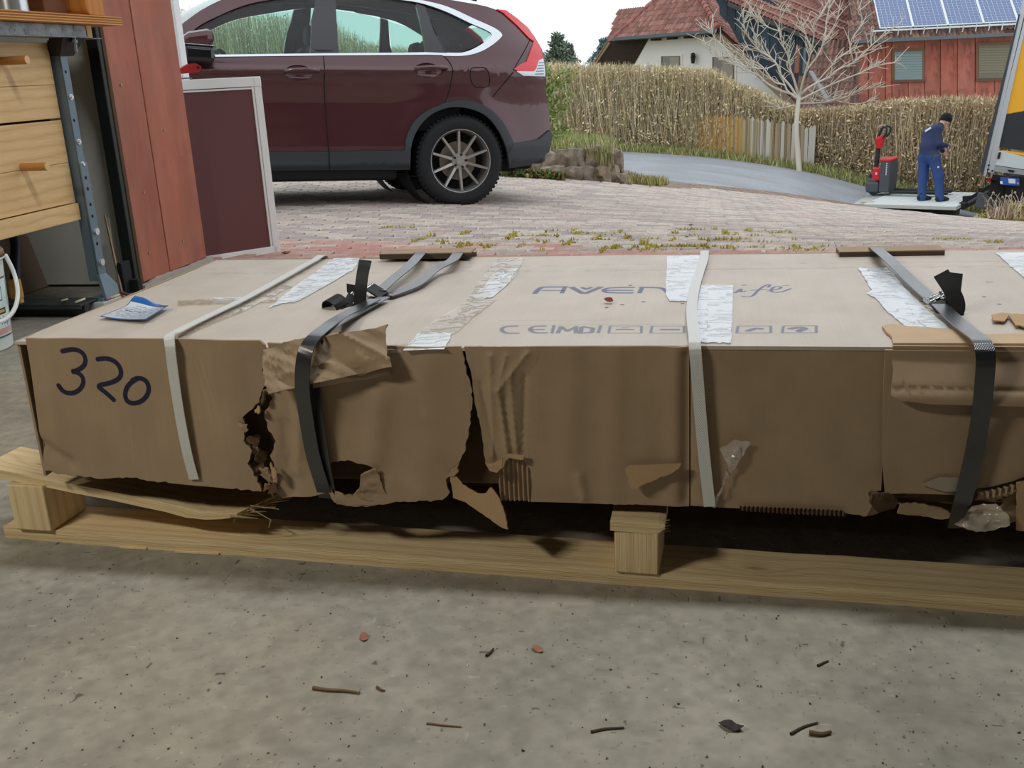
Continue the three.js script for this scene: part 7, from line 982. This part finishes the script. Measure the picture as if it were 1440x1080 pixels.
  const nearArm = (x, y, z) => { const q = V(x, y, z); for (const [a, b] of [[elR, wrR], [elL, wrL]]) { const l = new THREE.Line3(a, b).closestPointToPoint(q, true, V()); if (l.distanceTo(q) < 0.10) return true; } return false; };
  const all = mergeGeometries([paint(body, (x, y, z) => (y > belt - 0.012 * Math.sin(x * 9) || nearArm(x, y, z)) ? (V(x, y, z).distanceTo(neck.clone().add(V(0.05, 0.05, -0.02))) < 0.075 ? SKIN : NAVY) : BLUE), paint(head, () => SKIN), paint(hR, () => SKIN), paint(hL, () => SKIN)]);
  part('body', all, std(0xffffff, 0.8, { vertexColors: true }), man);
  // knit cap, shoes, details
  { const cap = field([[hp(-0.030, 0.060, 0), hp(0.005, 0.062, 0), 0.108, 0.104], [hp(-0.02, 0.10, 0), hp(0, 0.105, 0), 0.085, 0.08]], hc.clone().addScaledVector(Up, 0.06), 0.19, 44, 0.03); part('knit_cap', cap.toNonIndexed(), std(0x17191d, 0.95), man); const c0 = hp(-0.012, 0.012, 0); const br = new THREE.TorusGeometry(0.105, 0.013, 8, 36).applyQuaternion(new THREE.Quaternion().setFromUnitVectors(V(0, 0, 1), Up.clone().addScaledVector(F, -0.25).normalize())).translate(c0.x, c0.y, c0.z); part('cap_brim', br, std(0x131518, 0.95), man); }
  const shoe = (a, dir) => { const p = (f, u) => a.clone().addScaledVector(dir, f).add(V(0, u, 0)); const y0 = -a.y; return field([[p(-0.05, y0 + 0.055), p(0.10, y0 + 0.050), 0.052, 0.050], [p(0.10, y0 + 0.045), p(0.19, y0 + 0.036), 0.046, 0.034], [p(-0.02, y0 + 0.06), p(-0.01, y0 + 0.13), 0.05, 0.05]], p(0.05, y0 + 0.06), 0.20, 44, 0.02).toNonIndexed(); };
  part('shoe', shoe(ankR.clone().setY(ankR.y), V(0.88, 0, -0.47).normalize()), std(0x23282a, 0.8), man); part('shoe', shoe(ankL, V(0.92, 0, -0.38).normalize()), std(0x23282a, 0.8), man);
  { const b = J(1306.5, 182, -0.12), m = part('back_print', bx(0.13, 0.045, 0.006, 0, 0, 0, 0.001), std(0xd5dbe4, 0.7), man, 'small white print on the back'); m.position.copy(b).add(V(-0.02, 0, 0.0)); m.quaternion.setFromUnitVectors(V(0, 0, 1), V(-0.62, 0.45, 0.64).normalize()); m.rotateZ(0.5); }
  { const m = part('pocket_flap', bx(0.11, 0.15, 0.012, 0, 0, 0, 0.004), std(0x565b66, 0.85), man); m.position.copy(J(1316.5, 222, -0.20)); m.rotation.set(0, 0.25, -0.2); const k = part('white_patch', bx(0.035, 0.035, 0.006, 0, 0, 0, 0.002), std(0xd9dfe8, 0.7), man); k.position.copy(J(1319.5, 235, -0.22)); }
}
// ---------------------------------------------------------------- moss between the bricks, leaves and twigs on the floor and the box
tag(crowd('moss', blade, std(0xffffff, 0.85), (() => { const r = rng(91), o = []; const spots = []; for (let i = 0; i < 60; i++) { const x = 600 + r() * 560, y = 322 + Math.pow(r(), 0.7) * 34; spots.push([x, y, 3 + r() * 14]); } for (const [x, y, n] of [[945, 350, 60], [905, 345, 60], [975, 350, 50], [865, 352, 50], [800, 346, 45], [1010, 340, 40], [720, 336, 60], [655, 330, 50], [590, 340, 30], [1020, 330, 45], [760, 334, 40], [830, 340, 30], [1120, 352, 30], [1340, 340, 40], [1400, 345, 40], [560, 322, 30]]) spots.push([x, y, n]); for (const [x, y, n] of spots) { const c = onGround(x, y); const across = r() < 0.55; for (let j = 0; j < n * 1.8; j++) { const p = V(c.x + (r() - 0.5) * (across ? 0.03 : 0.2), 0, c.z + (r() - 0.5) * (across ? 0.2 : 0.025)); if (p.z > DOOR_Z) continue; p.y = gy(p.x, p.z); const q = [[196, 186, 84], [208, 196, 104], [168, 162, 76], [214, 198, 128]][r() * 4 | 0]; o.push({ m: mat4(p, eul((r() - 0.5) * 1.4, r() * 6.28, (r() - 0.5) * 1.4), V(0.010 + 0.010 * r(), 0.016 + 0.014 * r(), 0.02)), c: rgb(...q) }); } } return o; })(), scene), 'yellow green moss tufts growing in the joints of the driveway', 'moss', null, 'stuff');
const floorP = (x, y, h = 0.003) => onY(x, y, h);
const TWIG = [std(0x6a5440, 0.85), std(0x7d6648, 0.85), std(0x54453a, 0.85)];
for (const [pts, r, m, label] of [
  [[[440, 967], [462, 970], [484, 971], [506, 974]], 0.0026, 1, 'longest brown twig lying on the concrete floor, left of the middle'],
  [[[684, 922], [690, 917], [694, 912]], 0.0022, 2, 'short dark twig standing out alone in the middle of the concrete floor'],
  [[[600, 1017], [625, 1020], [649, 1022]], 0.0014, 1, 'thin pale twig on the concrete floor near the lower edge, left of middle'],
  [[[831, 1029], [850, 1025], [878, 1023]], 0.0019, 2, 'thin dark twig on the floor near the lower edge, right of middle'],
  [[[1112, 1032], [1130, 1022], [1150, 1016]], 0.0019, 2, 'slanting thin twig beside the short thick bark piece at the lower right'],
  [[[1138, 1030], [1155, 1032], [1169, 1029]], 0.0032, 0, 'short thick bark piece on the floor at the lower right'],
  [[[1150, 936], [1158, 932], [1165, 929]], 0.0018, 2, 'small dark twig on the floor at the right, below the board'],
  [[[530, 966], [536, 970], [541, 971]], 0.0020, 0, 'tiny bark bit right beside the longest twig on the floor'],
]) single('twig', limb(pts.map(([x, y]) => floorP(x, y, r * 1.05)), r, r * 0.6, 10, 6), TWIG[m], label, 'twig');
function leaf(name, px, py, h, w, l, turn, colour, label, curl = 0.25) { const p = onY(px, py, h), g = sheet([[0, -1], [0.6, -0.5], [0.75, 0.1], [0.4, 0.7], [0, 1], [-0.45, 0.65], [-0.8, 0], [-0.5, -0.6]].map(([a, b]) => [a * w / 2, b * l / 2]), [], (u, v) => V(u, 0.002 + curl * (u * u + v * v * 0.6) / w + 0.002 * Math.sin(v * 300), -v), w / 5, 0.0006), m = single(name, g, std(colour, 0.8), label, 'leaf'); m.position.copy(p); m.rotation.y = turn; return m; }
leaf('dried_leaf', 1028, 1023, 0.001, 0.022, 0.030, 1.3, 0x3b3530, 'dark curled leaf on the concrete floor at the lower right', 0.5);
leaf('dried_leaf', 512, 897, 0.001, 0.016, 0.020, 0.4, 0x9a6a5c, 'small reddish leaf on the concrete floor left of the middle', 0.3);
leaf('dried_leaf', 756, 914, 0.001, 0.014, 0.020, 1.0, 0xa5735c, 'small reddish leaf on the concrete floor right of the short dark twig', 0.3);
leaf('dried_leaf', 856, 424, YT + 0.003, 0.020, 0.018, 0.7, 0x7a3420, 'small red brown leaf lying on the lid below the lettering', 0.9);
leaf('dried_leaf', 402, 356, -0.03, 0.06, 0.05, 0.6, 0x7a5a40, 'brown leaf at the lower corner of the maroon framed panel', 0.6);
leaf('dried_leaf', 968, 318, onGround(968, 318).y + 0.004, 0.10, 0.06, 0.9, 0x4a4038, 'dark leaf lying alone on the driveway bricks', 0.4);
tag(crowd('floor_grit', new THREE.TetrahedronGeometry(1), std(0xffffff, 0.9), (() => { const r = rng(93), o = []; for (let i = 0; i < 420; i++) { const p = floorP(r() * 1500 - 30, 790 + r() * 300, 0.0008), c = [[96, 88, 78], [112, 104, 92], [190, 182, 168], [84, 76, 70]][r() * 4 | 0], s = 0.0008 + 0.0016 * Math.pow(r(), 3); o.push({ m: mat4(p, eul(r() * 6, r() * 6, r() * 6), V(s * (1 + r()), s, s)), c: rgb(...c) }); } return o; })(), scene), 'fine dark grit scattered over the concrete floor', 'grit', null, 'stuff');
renderer.render(scene, camera);
